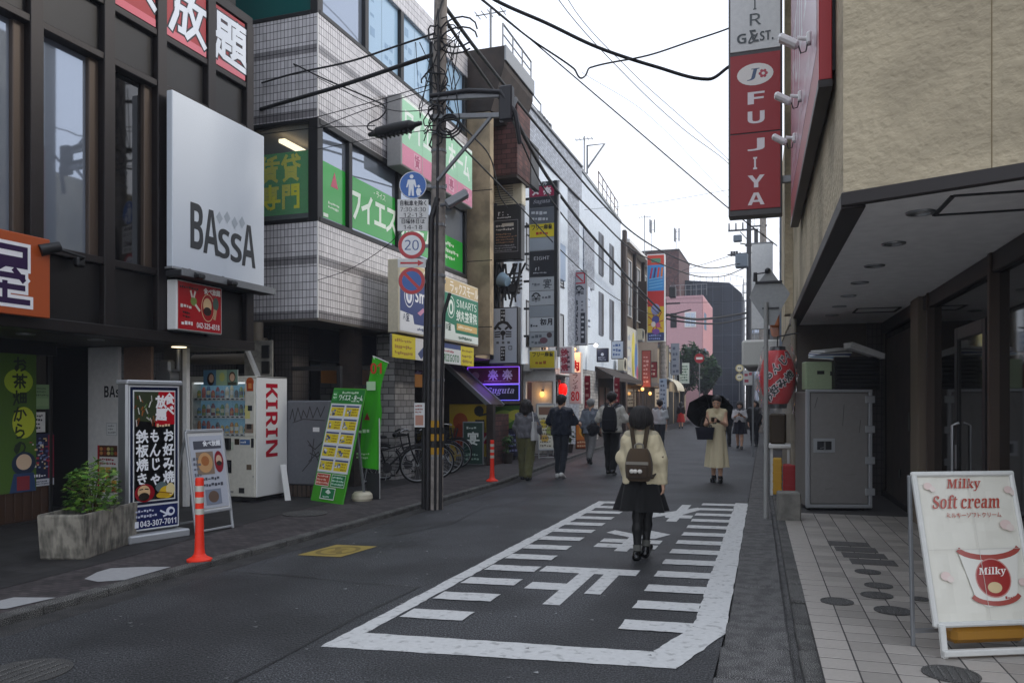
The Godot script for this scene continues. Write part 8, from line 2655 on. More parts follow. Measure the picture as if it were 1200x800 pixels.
	lbox(t, "block", M.concrete, V(-0.14, 0, -0.16), V(0.14, 0.4, 0.12), 0.015)
	# crates
	t = thing("crate", "yellow plastic crate edge beside the red one on the right kerb", "crate", V(0.02, 0.05, -13.2))
	lbox(t, "crate", mat("crate_yellow", Color(0.75, 0.58, 0.08), 0.5), V(-0.17, 0.1, -0.2), V(-0.04, 0.66, 0.1), 0.012)
	for i in 4:
		lbox(t, "rib", M.crate_yellow, V(-0.175, 0.16 + i * 0.13, 0.1), V(-0.035, 0.19 + i * 0.13, 0.108))
	t = thing("crate", "red plastic crate beside the yellow one on the right kerb", "crate", V(0.1, 0.05, -13.0))
	lbox(t, "crate", mat("crate_red", Color(0.6, 0.06, 0.07), 0.5), V(-0.1, 0.08, -0.2), V(0.08, 0.58, 0.1), 0.012)
	for i in 4:
		lbox(t, "rib", M.crate_red, V(-0.105, 0.12 + i * 0.12, 0.1), V(0.085, 0.15 + i * 0.12, 0.108))
	t = thing("shelf_top", "white topped shelf over the crates on the right kerb", "shelf", V(0.0, 0.05, -13.6))
	lbox(t, "top", M.white, V(-0.22, 0.8, -0.4), V(0.12, 0.86, 0.1), 0.01)
	lbox(t, "leg", M.white, V(0.06, 0, -0.05), V(0.1, 0.8, 0.0))
	lbox(t, "leg", M.white, V(-0.2, 0, -0.35), V(-0.16, 0.8, -0.3))
	t = thing("brown_drum", "small brown wooden cabinet standing on the white topped shelf", "cabinet", V(-0.05, 0.91, -13.75))
	lbox(t, "case", mat("drum_brown", Color(0.24, 0.19, 0.12), 0.7, 0.0, "soft", 1.5), V(-0.16, 0, -0.15), V(0.1, 0.5, 0.12), 0.03)
	t = thing("timber_post", "dark brown timber post beside the red lantern", "post", V(0.16, 0.05, -13.1))
	lbox(t, "post", M.brown_dark, V(-0.045, 0, -0.045), V(0.045, 2.7, 0.045), 0.006)
	lbox(t, "cross_piece", M.brown_dark, V(-0.02, 1.02, -0.03), V(0.16, 1.12, 0.03), 0.006)
	# plastic wrapped red lantern
	t = thing("paper_lantern", "big red paper lantern with black slanting characters wrapped in clear plastic", "lantern", V(-0.08, 1.52, -12.55))
	m = MB.new()
	var rings := []
	for i in 27:
		var v := i / 26.0
		var rad := 0.25 * pow(sin(PI * (0.08 + v * 0.84)), 0.45) + (0.006 if i % 2 else 0.0)
		var ring := []
		for j in 28:
			var a := TAU * j / 28
			ring.append(V(cos(a) * rad, 0.04 + v * 0.8, -sin(a) * rad))
		rings.append(ring)
	m.loft(rings)
	put(m, "shade", mat("lantern_paper", Color(0.8, 0.05, 0.09), 0.5), t)
	m = MB.new()
	m.cyl(V(0, 0.84, 0), V(0, 0.9, 0), 0.12, 0.11, 20)
	m.cyl(V(0, -0.02, 0), V(0, 0.05, 0), 0.13, 0.14, 20)
	m.tube([V(0, 0.9, 0), V(0, 1.05, 0), V(0.3, 1.1, 0)], 0.012, 6)
	put(m, "rim", M.black, t)
	var k := Ink.new()
	k.jp("もんじゃ", -0.12, 0.22, 0.15, 0.27, "e6dcdc").jp("もんじゃ", -0.12, 0.22, 0.15, 0.14, "1a1616").jp("お好み焼", -0.36, 0.0, 0.15, 0.27, "e6dcdc").jp("お好み焼", -0.36, 0.0, 0.15, 0.14, "1a1616")
	# wrap the lettering round the shade
	var rot := Basis(V(0, 0, 1), 0.75)
	for i in k.mb.v.size():
		var q := rot * k.mb.v[i]
		var a: float = q.x / 0.25
		var v: float = clampf((q.y + 0.36) / 0.8, 0.02, 0.98)
		var rad := 0.25 * pow(sin(PI * (0.08 + v * 0.84)), 0.45) + 0.008 + q.z
		k.mb.v[i] = V(sin(a) * rad, 0.04 + v * 0.8, cos(a) * rad)
		k.mb.n[i] = V(sin(a), 0, cos(a))
	put(k.mb, "lettering", M.ink, t)
	m = MB.new()
	rings = []
	var fn := FastNoiseLite.new()
	fn.seed = 4
	fn.frequency = 3.0
	for i in 19:
		var v := i / 18.0
		var ring := []
		for j in 36:
			var a := TAU * j / 36
			var rad := (0.285 + 0.01 * sin(a * 7.0)) * pow(sin(PI * clampf(0.1 + v * 0.8, 0.0, 1.0)), 0.35) + fn.get_noise_3d(cos(a), v * 2.0, sin(a)) * 0.05
			if v < 0.12:
				rad += 0.05 - v * 0.3
			ring.append(V(cos(a) * rad, -0.1 + v * 1.04, -sin(a) * rad))
		rings.append(ring)
	m.loft(rings, false)
	var wrap := mat("plastic_wrap", Color(0.97, 0.97, 0.98, 0.04), 0.12)
	wrap.transparency = BaseMaterial3D.TRANSPARENCY_ALPHA
	put(m, "plastic_wrap", wrap, t)
	# soft cream board
	t = thing("ice_cream_board", "white framed board advertising Milky soft cream on the right tiles", "sign board", V(1.14, 0.06, -5.56), 0.45)
	t.scale = Vector3.ONE * 0.95
	var fw := mat("board_white", Color(0.8, 0.8, 0.78), 0.4, 0.0, "soft", 1.0)
	var tilt := Basis(V(1, 0, 0), -0.24)
	m = MB.new()
	for q in [[V(-0.35, 0.18, 0), V(-0.35, 1.16, 0)], [V(0.35, 0.18, 0), V(0.35, 1.16, 0)], [V(-0.37, 1.16, 0), V(0.37, 1.16, 0)], [V(-0.37, 0.2, 0), V(0.37, 0.2, 0)]]:
		m.bar(q[0], q[1], 0.035, 0.035, 0.01)
	var fr := put(m, "front_frame", fw, t)
	fr.transform = Transform3D(tilt, V(0, 0, 0.12))
	var sheet_mb := MB.new()
	fn.frequency = 1.6
	for i in 14:
		for j in 18:
			var q := []
			for e in [[i, j], [i + 1, j], [i + 1, j + 1], [i, j + 1]]:
				var u: float = lerpf(-0.335, 0.335, e[0] / 14.0)
				var v: float = lerpf(0.215, 1.145, e[1] / 18.0)
				q.append(V(u, v, fn.get_noise_2d(u * 3.0, v * 3.0) * 0.008))
			sheet_mb.quad(q[0], q[1], q[2], q[3])
	put(sheet_mb, "poster", mat("poster_cream", Color(0.82, 0.81, 0.76), 0.35), fr)
	k = Ink.new()
	k.z = 0.009
	k.latin("Milky", -0.14, 1.045, 0.085, "a5473c", font_serif, 0.24, 0.25).latin("Soft cream", -0.26, 0.93, 0.09, "a5473c", font_serif, 0.48, 0.25).jp("ミルキーソフトクリーム", -0.17, 0.905, 0.036, 0.12, "b06a5a")
	k.poly([W(-0.13, 0.66), W(0.3, 0.68), W(0.24, 0.36), W(0.2, 0.32), W(0.02, 0.3), W(-0.05, 0.34)], "d4d2c8")
	var rim_p := []
	for i in 13:
		var a := lerpf(PI * 1.08, PI * 1.95, i / 12.0)
		rim_p.append(W(0.085 + cos(a) * 0.22, 0.685 + sin(a) * 0.075))
	k.line(rim_p, 0.035, "9c4a40")
	rim_p = []
	for i in 13:
		var a := lerpf(PI * 1.1, PI * 1.92, i / 12.0)
		rim_p.append(W(0.09 + cos(a) * 0.17, 0.39 + sin(a) * 0.07))
	k.line(rim_p, 0.03, "9c4a40")
	k.disc(0.09, 0.48, 0.125, 0.125, "b8837a", 30).disc(0.09, 0.48, 0.117, 0.117, "942f2c", 30).latin("Milky", -0.01, 0.49, 0.06, "e6dfd8", font_serif, 0.19, 0.2).disc(0.09, 0.42, 0.05, 0.035, "c9b48a").scribble(0.15, 0.34, 0.24, 0.37, 1, "9c4a44", 2)
	for q in [[-0.27, 1.08, 0.03], [0.24, 0.82, 0.04], [-0.24, 0.5, 0.035], [0.29, 0.45, 0.03], [0.3, 1.05, 0.03]]:
		k.disc(q[0], q[1], q[2], q[2] * 0.8, "d2bdb5").disc(q[0] + 0.03, q[1] - 0.02, q[2] * 0.7, q[2] * 0.6, "d4c6bd")
	k.rect(-0.332, 0.665, 0.332, 0.668, "c2beb4").rect(0.02, 0.22, 0.023, 1.14, "c6c2b8")
	press(k, fr, Transform3D(), "poster_print", false, M.gloss)
	m = MB.new()
	for x in [-0.37, 0.37]:
		m.bar(V(x, 1.12, -0.17), V(x, 0.0, -0.13), 0.025, 0.025, 0.005)
	m.bar(V(-0.37, 0.1, -0.135), V(0.37, 0.1, -0.135), 0.025, 0.025)
	put(m, "back_leg", M.grey_metal, t)
	m = MB.new()
	for x in [-0.33, 0.33]:
		m.bar(V(x, 0, 0.13), V(x, 0.2, 0.1), 0.04, 0.03, 0.006)
	m.bar(V(-0.35, 0.035, 0.14), V(0.37, 0.035, 0.14), 0.04, 0.04, 0.006)
	put(m, "base_rail", fw, t)
	put(B(V(-0.22, 0.06, -0.1), V(0.3, 0.17, 0.06), 0.03), "water_tank", mat("tank_yellow", Color(0.6, 0.42, 0.1), 0.5), t)

# ---------------------------------------------------------------- people (each faces -z in its own axes; its right is +x)
func head_mesh() -> MB:
	if head_cache:
		return head_cache
	var m := MB.new()
	var sk := Color(0.8, 0.63, 0.53)
	var b := [
		[V(0, 0.035, 0.0), V(0, 0.03, 0.03), 0.086, 0.084, sk], [V(0, 0.03, -0.03), V(0, 0.0, -0.035), 0.066, 0.064, sk],
		[V(0, -0.03, -0.04), V(0, -0.06, -0.045), 0.054, 0.046, sk], [V(0.0, -0.088, -0.06), V(0, -0.094, -0.064), 0.026, 0.02, sk],
		[V(0.036, -0.03, -0.05), V(0.03, -0.06, -0.04), 0.034, 0.03, sk], [V(-0.036, -0.03, -0.05), V(-0.03, -0.06, -0.04), 0.034, 0.03, sk],
		[V(0, 0.002, -0.1), V(0, -0.034, -0.114), 0.008, 0.012, sk], [V(-0.01, -0.038, -0.104), V(0.01, -0.038, -0.104), 0.008, 0.008, sk],
		[V(0.084, 0.004, 0.01), V(0.08, -0.034, 0.008), 0.014, 0.009, sk], [V(-0.084, 0.004, 0.01), V(-0.08, -0.034, 0.008), 0.014, 0.009, sk],
		[V(0, -0.05, 0.02), V(0, -0.17, 0.03), 0.052, 0.056, sk]]
	m.flesh(b, 0.0065, 0.02)
	for s in [-1.0, 1.0]:
		m.paint(Color(0.85, 0.84, 0.82))
		m.ball(V(s * 0.032, 0.0, -0.092), V(0.014, 0.008, 0.008), 8)
		m.paint(Color(0.12, 0.08, 0.06))
		m.ball(V(s * 0.032, 0.0, -0.098), V(0.006, 0.007, 0.004), 8)
		m.bar(V(s * 0.018, 0.022, -0.1), V(s * 0.048, 0.023, -0.09), 0.006, 0.006)
	m.paint(Color(0.62, 0.33, 0.3))
	m.ball(V(0, -0.064, -0.092), V(0.022, 0.007, 0.008), 8)
	head_cache = m
	return m

# a relaxed right hand hanging down: wrist at the origin, fingers towards -y, palm facing -x, thumb forward
func hand_mesh() -> MB:
	if hand_cache:
		return hand_cache
	var m := MB.new()
	var sk := Color(0.8, 0.63, 0.53)
	var b := [[V(0, 0.03, 0), V(0, -0.01, 0), 0.026, 0.024, sk]]
	for i in 4:
		var z := -0.03 + i * 0.02
		b.append([V(0, -0.01, z * 0.5), V(0, -0.082, z), 0.017, 0.013, sk])
		var len: float = [0.034, 0.04, 0.037, 0.029][i]
		var k1 := V(-0.012, -0.082 - len, z * 1.06)
		var k2 := k1 + V(-0.018, -len * 0.62, 0)
		var k3 := k2 + V(-0.02, -len * 0.4, 0)
		b.append([V(0, -0.082, z), k1, 0.0098, 0.0088, sk])
		b.append([k1, k2, 0.0088, 0.008, sk])
		b.append([k2, k3, 0.008, 0.007, sk])
	b.append([V(-0.004, -0.02, -0.02), V(-0.014, -0.05, -0.044), 0.016, 0.012, sk])
	b.append([V(-0.014, -0.05, -0.044), V(-0.022, -0.082, -0.05), 0.0105, 0.0095, sk])
	b.append([V(-0.022, -0.082, -0.05), V(-0.028, -0.104, -0.046), 0.009, 0.0075, sk])
	m.flesh(b, 0.0042, 0.006)
	hand_cache = m
	return m

func rig(o: Dictionary) -> Dictionary:
	var s: float = o.h / 1.62
	var j := {"s": s}
	var low := 9.0
	var hipx: float = o.get("hip", 0.08)
	for side in ["l", "r"]:
		var x := -1.0 if side == "l" else 1.0
		var th: float = o.get(side + "_thigh", 0.0)
		var bend: float = o.get(side + "_knee", 0.05)
		var hip := V(x * hipx, 0.86, 0)
		var knee := hip + V(-x * 0.012, -cos(th), -sin(th)) * 0.41
		var sa := th - bend
		var ankle := knee + V(-x * 0.01, -cos(sa), -sin(sa)) * 0.39
		var fp: float = o.get(side + "_foot", 0.0)
		j[side + "hip"] = hip
		j[side + "knee"] = knee
		j[side + "ankle"] = ankle
		j[side + "heel"] = ankle + Basis(V(1, 0, 0), -fp) * V(0, -0.045, 0.045)
		j[side + "toe"] = ankle + Basis(V(1, 0, 0), -fp) * V(x * 0.015, -0.052, -0.145)
		low = minf(low, minf(j[side + "heel"].y - 0.03, j[side + "toe"].y - 0.022))
		var lean: float = o.get("lean", 0.0)
		var a: float = o.get(side + "_arm", 0.0)
		var out: float = o.get(side + "_out", 0.12)
		var el: float = o.get(side + "_elbow", 0.2)
		var inn: float = o.get(side + "_in", out * 0.3)
		var sh := V(x * o.get("shoulder", 0.165), 1.325, -lean)
		var e := sh + V(x * sin(out), -cos(a) * cos(out), -sin(a) * cos(out)) * 0.265
		var w := e + V(x * sin(inn), -cos(a + el) * cos(inn), -sin(a + el) * cos(inn)) * 0.235
		j[side + "sh"] = sh
		j[side + "elbow"] = e
		j[side + "wrist"] = w
	j.pelvis = V(0, 0.9, 0)
	j.waist = V(0, 1.05, -o.get("lean", 0.0) * 0.4)
	j.chest = V(0, 1.23, -o.get("lean", 0.0) * 0.8)
	j.neck = V(0, 1.37, -o.get("lean", 0.0))
	j.head = V(0, 1.5, -0.015 - o.get("lean", 0.0) * 1.2)
	for k in j:
		if j[k] is Vector3:
			j[k] = (j[k] - V(0, low, 0)) * s
	return j

func person(label: String, at: Vector3, turn: float, o: Dictionary) -> Array:
	var t := thing("person", label, "person", at, turn)
	var j := rig(o)
	var s: float = j.s
	var cell: float = o.get("cell", 0.02)
	var sk := Color(0.8, 0.63, 0.53)
	var leg_c = o.get("leg_color", sk)
	var arm_c = o.get("arm_color", sk)
	var inner = o.get("inner", Color(0.3, 0.3, 0.32))
	var b := []
	for q in ["l", "r"]:
		b.append([j[q + "hip"], j[q + "knee"], 0.082 * s, 0.054 * s, leg_c])
		b.append([j[q + "knee"], j[q + "knee"].lerp(j[q + "ankle"], 0.35), 0.052 * s, 0.054 * s, leg_c])
		b.append([j[q + "knee"].lerp(j[q + "ankle"], 0.35), j[q + "ankle"], 0.054 * s, 0.035 * s, leg_c])
		b.append([j[q + "heel"], j[q + "toe"], 0.034 * s, 0.026 * s, leg_c])
		b.append([j[q + "sh"], j[q + "elbow"], 0.046 * s, 0.037 * s, arm_c])
		b.append([j[q + "elbow"], j[q + "wrist"], 0.037 * s, 0.025 * s, arm_c])
	for x in [-1.0, 1.0]:
		b.append([j.chest + V(x * 0.085 * s, 0.03 * s, 0), j.waist + V(x * 0.05 * s, 0, 0), 0.092 * s, 0.083 * s, inner])
		b.append([j.waist + V(x * 0.05 * s, 0, 0), j.pelvis + V(x * 0.07 * s, -0.02 * s, 0), 0.083 * s, 0.096 * s, inner])
		b.append([j.neck - V(0, 0.02 * s, 0), j[("l" if x < 0 else "r") + "sh"], 0.06 * s, 0.052 * s, inner])
	b.append([j.neck - V(0, 0.03, 0), j.neck + V(0, 0.06 * s, -0.005), 0.056 * s, 0.05 * s, sk])
	var m := MB.new()
	m.flesh(b, cell, 0.035)
	var hb := Basis.from_euler(V(o.get("nod", 0.0), o.get("look", 0.0), 0)) * (s * 1.02)
	m.add(head_mesh(), Transform3D(hb, j.head))
	for q in ["l", "r"]:
		var d: Vector3 = (j[q + "wrist"] - j[q + "elbow"]).normalized()
		var f := V(0, 0, -1) if absf(d.z) < 0.8 else V(0, 1, 0)
		if o.has(q + "_thumb"):
			f = o[q + "_thumb"]
		var y := -d
		var z := -(f - y * f.dot(y)).normalized()
		var x := y.cross(z)
		var hx := Transform3D(Basis(x * (1.0 if q == "r" else -1.0), y, z) * s, j[q + "wrist"])
		m.add(hand_mesh(), hx)
	put(m, "body", M.skin, t)
	# shoes
	if o.has("shoes"):
		for q in ["l", "r"]:
			m = MB.new()
			m.paint(o.shoes)
			var lift: float = o.get("sole", 0.0)
			var hs: Vector3 = j[q + "heel"]
			var ts: Vector3 = j[q + "toe"]
			var sb := [[hs, ts, 0.043 * s, 0.036 * s, o.shoes], [hs, j[q + "ankle"], 0.042 * s, 0.044 * s, o.shoes]]
			if o.has("sole_color"):
				sb.append([hs - V(0, 0.02, 0) * s, ts - V(0, 0.016, 0) * s, 0.032 * s, 0.028 * s, o.sole_color])
			m.flesh(sb, 0.011, 0.02)
			put(m, "shoe", M.gloss, t)
	# hair
	if o.has("hair"):
		m = MB.new()
		var hbones := []
		for e in o.hair:
			hbones.append([j.head + hb * e[0], j.head + hb * e[1], e[2] * s, e[3] * s, o.hair_color])
		m.flesh(hbones, 0.011, 0.025, [], 0.008, 30.0)
		if o.get("strands", 0) > 0:
			var rr := RandomNumberGenerator.new()
			rr.seed = 91
			for i in o.strands:
				var a := rr.randf_range(-0.45, PI + 0.45)
				var f := V(cos(a), 0, sin(a))
				var end := rr.randf_range(-0.085, -0.05)
				var pts := []
				for e in [[0.03, 0.147], [0.085, 0.115], [0.117, 0.05], [0.124, -0.01], [rr.randf_range(0.095, 0.115), end]]:
					pts.append(j.head + hb * (f * e[0] * V(1, 1, 1.08) + V(rr.randf_range(-0.004, 0.004), e[1], 0.02)))
				m.paint((o.hair_color as Color) * rr.randf_range(0.7, 1.7))
				m.tube(smooth_path(pts, 3), rr.randf_range(0.003, 0.006), 4)
		put(m, "hair", M.hair, t)
	return [t, j]

# upper garment: torso and sleeves to a given part of the arm
func garment(t: Node3D, j: Dictionary, called: String, color, loose: float, hem: float, sleeve: float, cell: float, rough := 0.02, neck := 0.05) -> void:
	var s: float = j.s
	var b := []
	for x in [-1.0, 1.0]:
		var q := "l" if x < 0 else "r"
		b.append([j.chest + V(x * 0.08 * s, 0.0, 0), j.waist + V(x * 0.065 * s, 0, 0), 0.094 * s + loose * 0.8, 0.092 * s + loose * 1.1])
		b.append([j.waist + V(x * 0.065 * s, 0, 0), V(x * 0.08 * s, hem - 0.06, j.pelvis.z), 0.092 * s + loose * 1.1, 0.1 * s + loose * 1.2])
		b.append([j.neck - V(0, 0.045 * s, 0), j[q + "sh"] - V(0, 0.03 * s, 0), neck * s + loose * 0.25, 0.05 * s + loose * 0.3])
		var ua := minf(sleeve, 1.0)
		if sleeve > 0.1:
			b.append([j[q + "sh"] - V(0, 0.03 * s, 0), j[q + "sh"].lerp(j[q + "elbow"], ua), 0.05 * s + loose * 0.5, 0.05 * s + loose])
		if sleeve > 1.0:
			b.append([j[q + "elbow"], j[q + "elbow"].lerp(j[q + "wrist"], sleeve - 1.0), 0.05 * s + loose, 0.034 * s + loose * 0.75])
	var m := MB.new()
	m.paint(color)
	m.flesh(b, cell, 0.04, [[V(0, -1, 0), -hem], [V(0, 1, 0), j.neck.y + 0.012 * s]], rough, 9.0)
	put(m, called, M.cloth, t)

# folded cloth hanging from the waist
func skirt(t: Node3D, called: String, color, top: Vector3, bottom: float, r0: Vector2, r1: Vector2, folds: int, depth: float, drift := Vector3.ZERO) -> void:
	var rings := []
	var n := 12
	for i in n + 1:
		var v := 1.0 - i / float(n)
		var ring := []
		for k in 72:
			var a := TAU * k / 72
			var w := 1.0 + depth * v * (sin(a * folds) + 0.5 * sin(a * (folds * 2 - 3) + 1.3)) 
			var rr := r0.lerp(r1, pow(v, 0.85)) * w
			ring.append(V(cos(a) * rr.x, lerpf(top.y, bottom, v) + sin(a * 3.0) * 0.006 * v, top.z - sin(a) * rr.y) + V(top.x, 0, 0) + drift * v)
		rings.append(ring)
	var m := MB.new()
	m.paint(color)
	m.loft(rings)
	put(m, called, M.cloth, t)

func trousers(t: Node3D, j: Dictionary, color, loose: float, hem_r: float, cell: float) -> void:
	var s: float = j.s
	var b := [[V(-0.06, 0.0, 0) * s + j.pelvis, V(0.06, 0, 0) * s + j.pelvis, 0.1 * s, 0.1 * s]]
	for q in ["l", "r"]:
		b.append([j[q + "hip"], j[q + "knee"], 0.092 * s + loose, 0.06 * s + lerpf(loose, hem_r, 0.5)])
		b.append([j[q + "knee"], j[q + "ankle"] + V(0, 0.02, 0), 0.06 * s + lerpf(loose, hem_r, 0.5), 0.045 * s + hem_r])
	var m := MB.new()
	m.paint(color)
	m.flesh(b, cell, 0.03, [[V(0, -1, 0), -0.05]], 0.016, 9.0)
	put(m, "trousers", M.cloth, t)

func backpack(t: Node3D, j: Dictionary, color: Color, c: Vector3, size: Vector3, fine: bool) -> void:
	var m := MB.new()
	var rings := []
	for i in 15:
		var v := i / 14.0
		var ring := []
		var w := size.x * 0.5 * (1.0 - 0.16 * v) * pow(sin(PI * (0.06 + 0.88 * v)), 0.22)
		var d := size.z * 0.5 * pow(sin(PI * (0.07 + 0.86 * v)), 0.35) * (1.08 - 0.2 * v)
		for k in 32:
			var a := TAU * k / 32
			var ca := cos(a)
			var sa := sin(a)
			ring.append(c + V(signf(ca) * pow(absf(ca), 0.55) * w, (v - 0.5) * size.y, -signf(sa) * pow(absf(sa), 0.6) * d))
		rings.append(ring)
	m.paint(color)
	m.loft(rings)
	var bag := put(m, "backpack", M.cloth, t)
	m = MB.new()
	m.paint(color * 0.8)
	m.box(c + V(0, -size.y * 0.2, size.z * 0.5), V(size.x * 0.78, size.y * 0.42, 0.05), 0.02)
	put(m, "pocket", M.cloth, bag)
	m = MB.new()
	m.paint(Color(0.5, 0.48, 0.44) if fine else color * 0.6)
	m.bar(c + V(-size.x * 0.38, size.y * 0.06, size.z * 0.5 + 0.012), c + V(size.x * 0.38, size.y * 0.06, size.z * 0.5 + 0.012), 0.012, 0.03 if fine else 0.01)
	m.tube(smooth_path([c + V(-0.04, size.y * 0.46, 0.0), c + V(-0.035, size.y * 0.62, 0), c + V(0.035, size.y * 0.62, 0), c + V(0.04, size.y * 0.46, 0.0)], 5), 0.009, 6)
	put(m, "zip_and_handle", M.cloth, bag)
	for x in [-1.0, 1.0]:
		var q := "l" if x < 0 else "r"
		m = MB.new()
		m.paint(color * 0.85)
		var sh: Vector3 = j[q + "sh"] * V(0.62, 1, 1)
		var p := smooth_path([c + V(x * size.x * 0.16, size.y * 0.42, -size.z * 0.1), sh + V(0, 0.085, 0.075), sh + V(x * 0.01, 0.1, 0.0), sh + V(x * 0.02, 0.03, -0.105), c + V(x * size.x * 0.45, -size.y * 0.1, -size.z * 0.9 - 0.08), c + V(x * size.x * 0.4, -size.y * 0.42, -size.z * 0.2)], 6)
		for i in p.size() - 1:
			m.bar(p[i], p[i + 1], 0.042, 0.012)
		put(m, "strap", M.cloth, bag)
	if fine:
		m = MB.new()
		for x in [-0.045, -0.01, 0.035]:
			m.paint(Color(0.82, 0.8, 0.76))
			m.ball(c + V(x, -size.y * 0.18, size.z * 0.5 + 0.045), V(0.024, 0.022, 0.022), 10)
		put(m, "pompom", M.cloth, bag)

const BOB := [[Vector3(0, 0.045, 0.015), Vector3(0, 0.04, 0.03), 0.104, 0.104], [Vector3(-0.08, 0.01, 0.01), Vector3(-0.085, -0.04, 0.0), 0.05, 0.044], [Vector3(0.08, 0.01, 0.01), Vector3(0.085, -0.04, 0.0), 0.05, 0.044], [Vector3(0, 0.01, 0.05), Vector3(0, -0.035, 0.055), 0.09, 0.08], [Vector3(-0.05, 0.06, -0.05), Vector3(0.05, 0.06, -0.05), 0.05, 0.05]]
const SHORT := [[Vector3(0, 0.05, 0.01), Vector3(0, 0.045, 0.035), 0.098, 0.096], [Vector3(0, 0.0, 0.06), Vector3(0, -0.04, 0.06), 0.06, 0.045], [Vector3(-0.05, 0.065, -0.045), Vector3(0.05, 0.065, -0.045), 0.045, 0.045], [Vector3(-0.07, 0.01, 0.03), Vector3(0.07, 0.01, 0.03), 0.03, 0.03]]
const LONG := [[Vector3(0, 0.045, 0.015), Vector3(0, 0.04, 0.03), 0.1, 0.1], [Vector3(-0.07, 0.0, 0.03), Vector3(-0.08, -0.2, 0.02), 0.04, 0.035], [Vector3(0.07, 0.0, 0.03), Vector3(0.08, -0.2, 0.02), 0.04, 0.035], [Vector3(0, 0.0, 0.06), Vector3(0, -0.24, 0.07), 0.075, 0.05], [Vector3(-0.05, 0.065, -0.05), Vector3(0.05, 0.065, -0.05), 0.045, 0.045]]
const UP_DO := [[Vector3(0, 0.05, 0.015), Vector3(0, 0.04, 0.035), 0.097, 0.095], [Vector3(0, 0.0, 0.06), Vector3(0, -0.05, 0.06), 0.055, 0.04], [Vector3(-0.04, 0.075, -0.04), Vector3(0.04, 0.075, -0.04), 0.04, 0.04], [Vector3(-0.08, 0.02, 0.0), Vector3(-0.08, -0.03, 0.0), 0.02, 0.015], [Vector3(0.08, 0.02, 0.0), Vector3(0.08, -0.03, 0.0), 0.02, 0.015]]

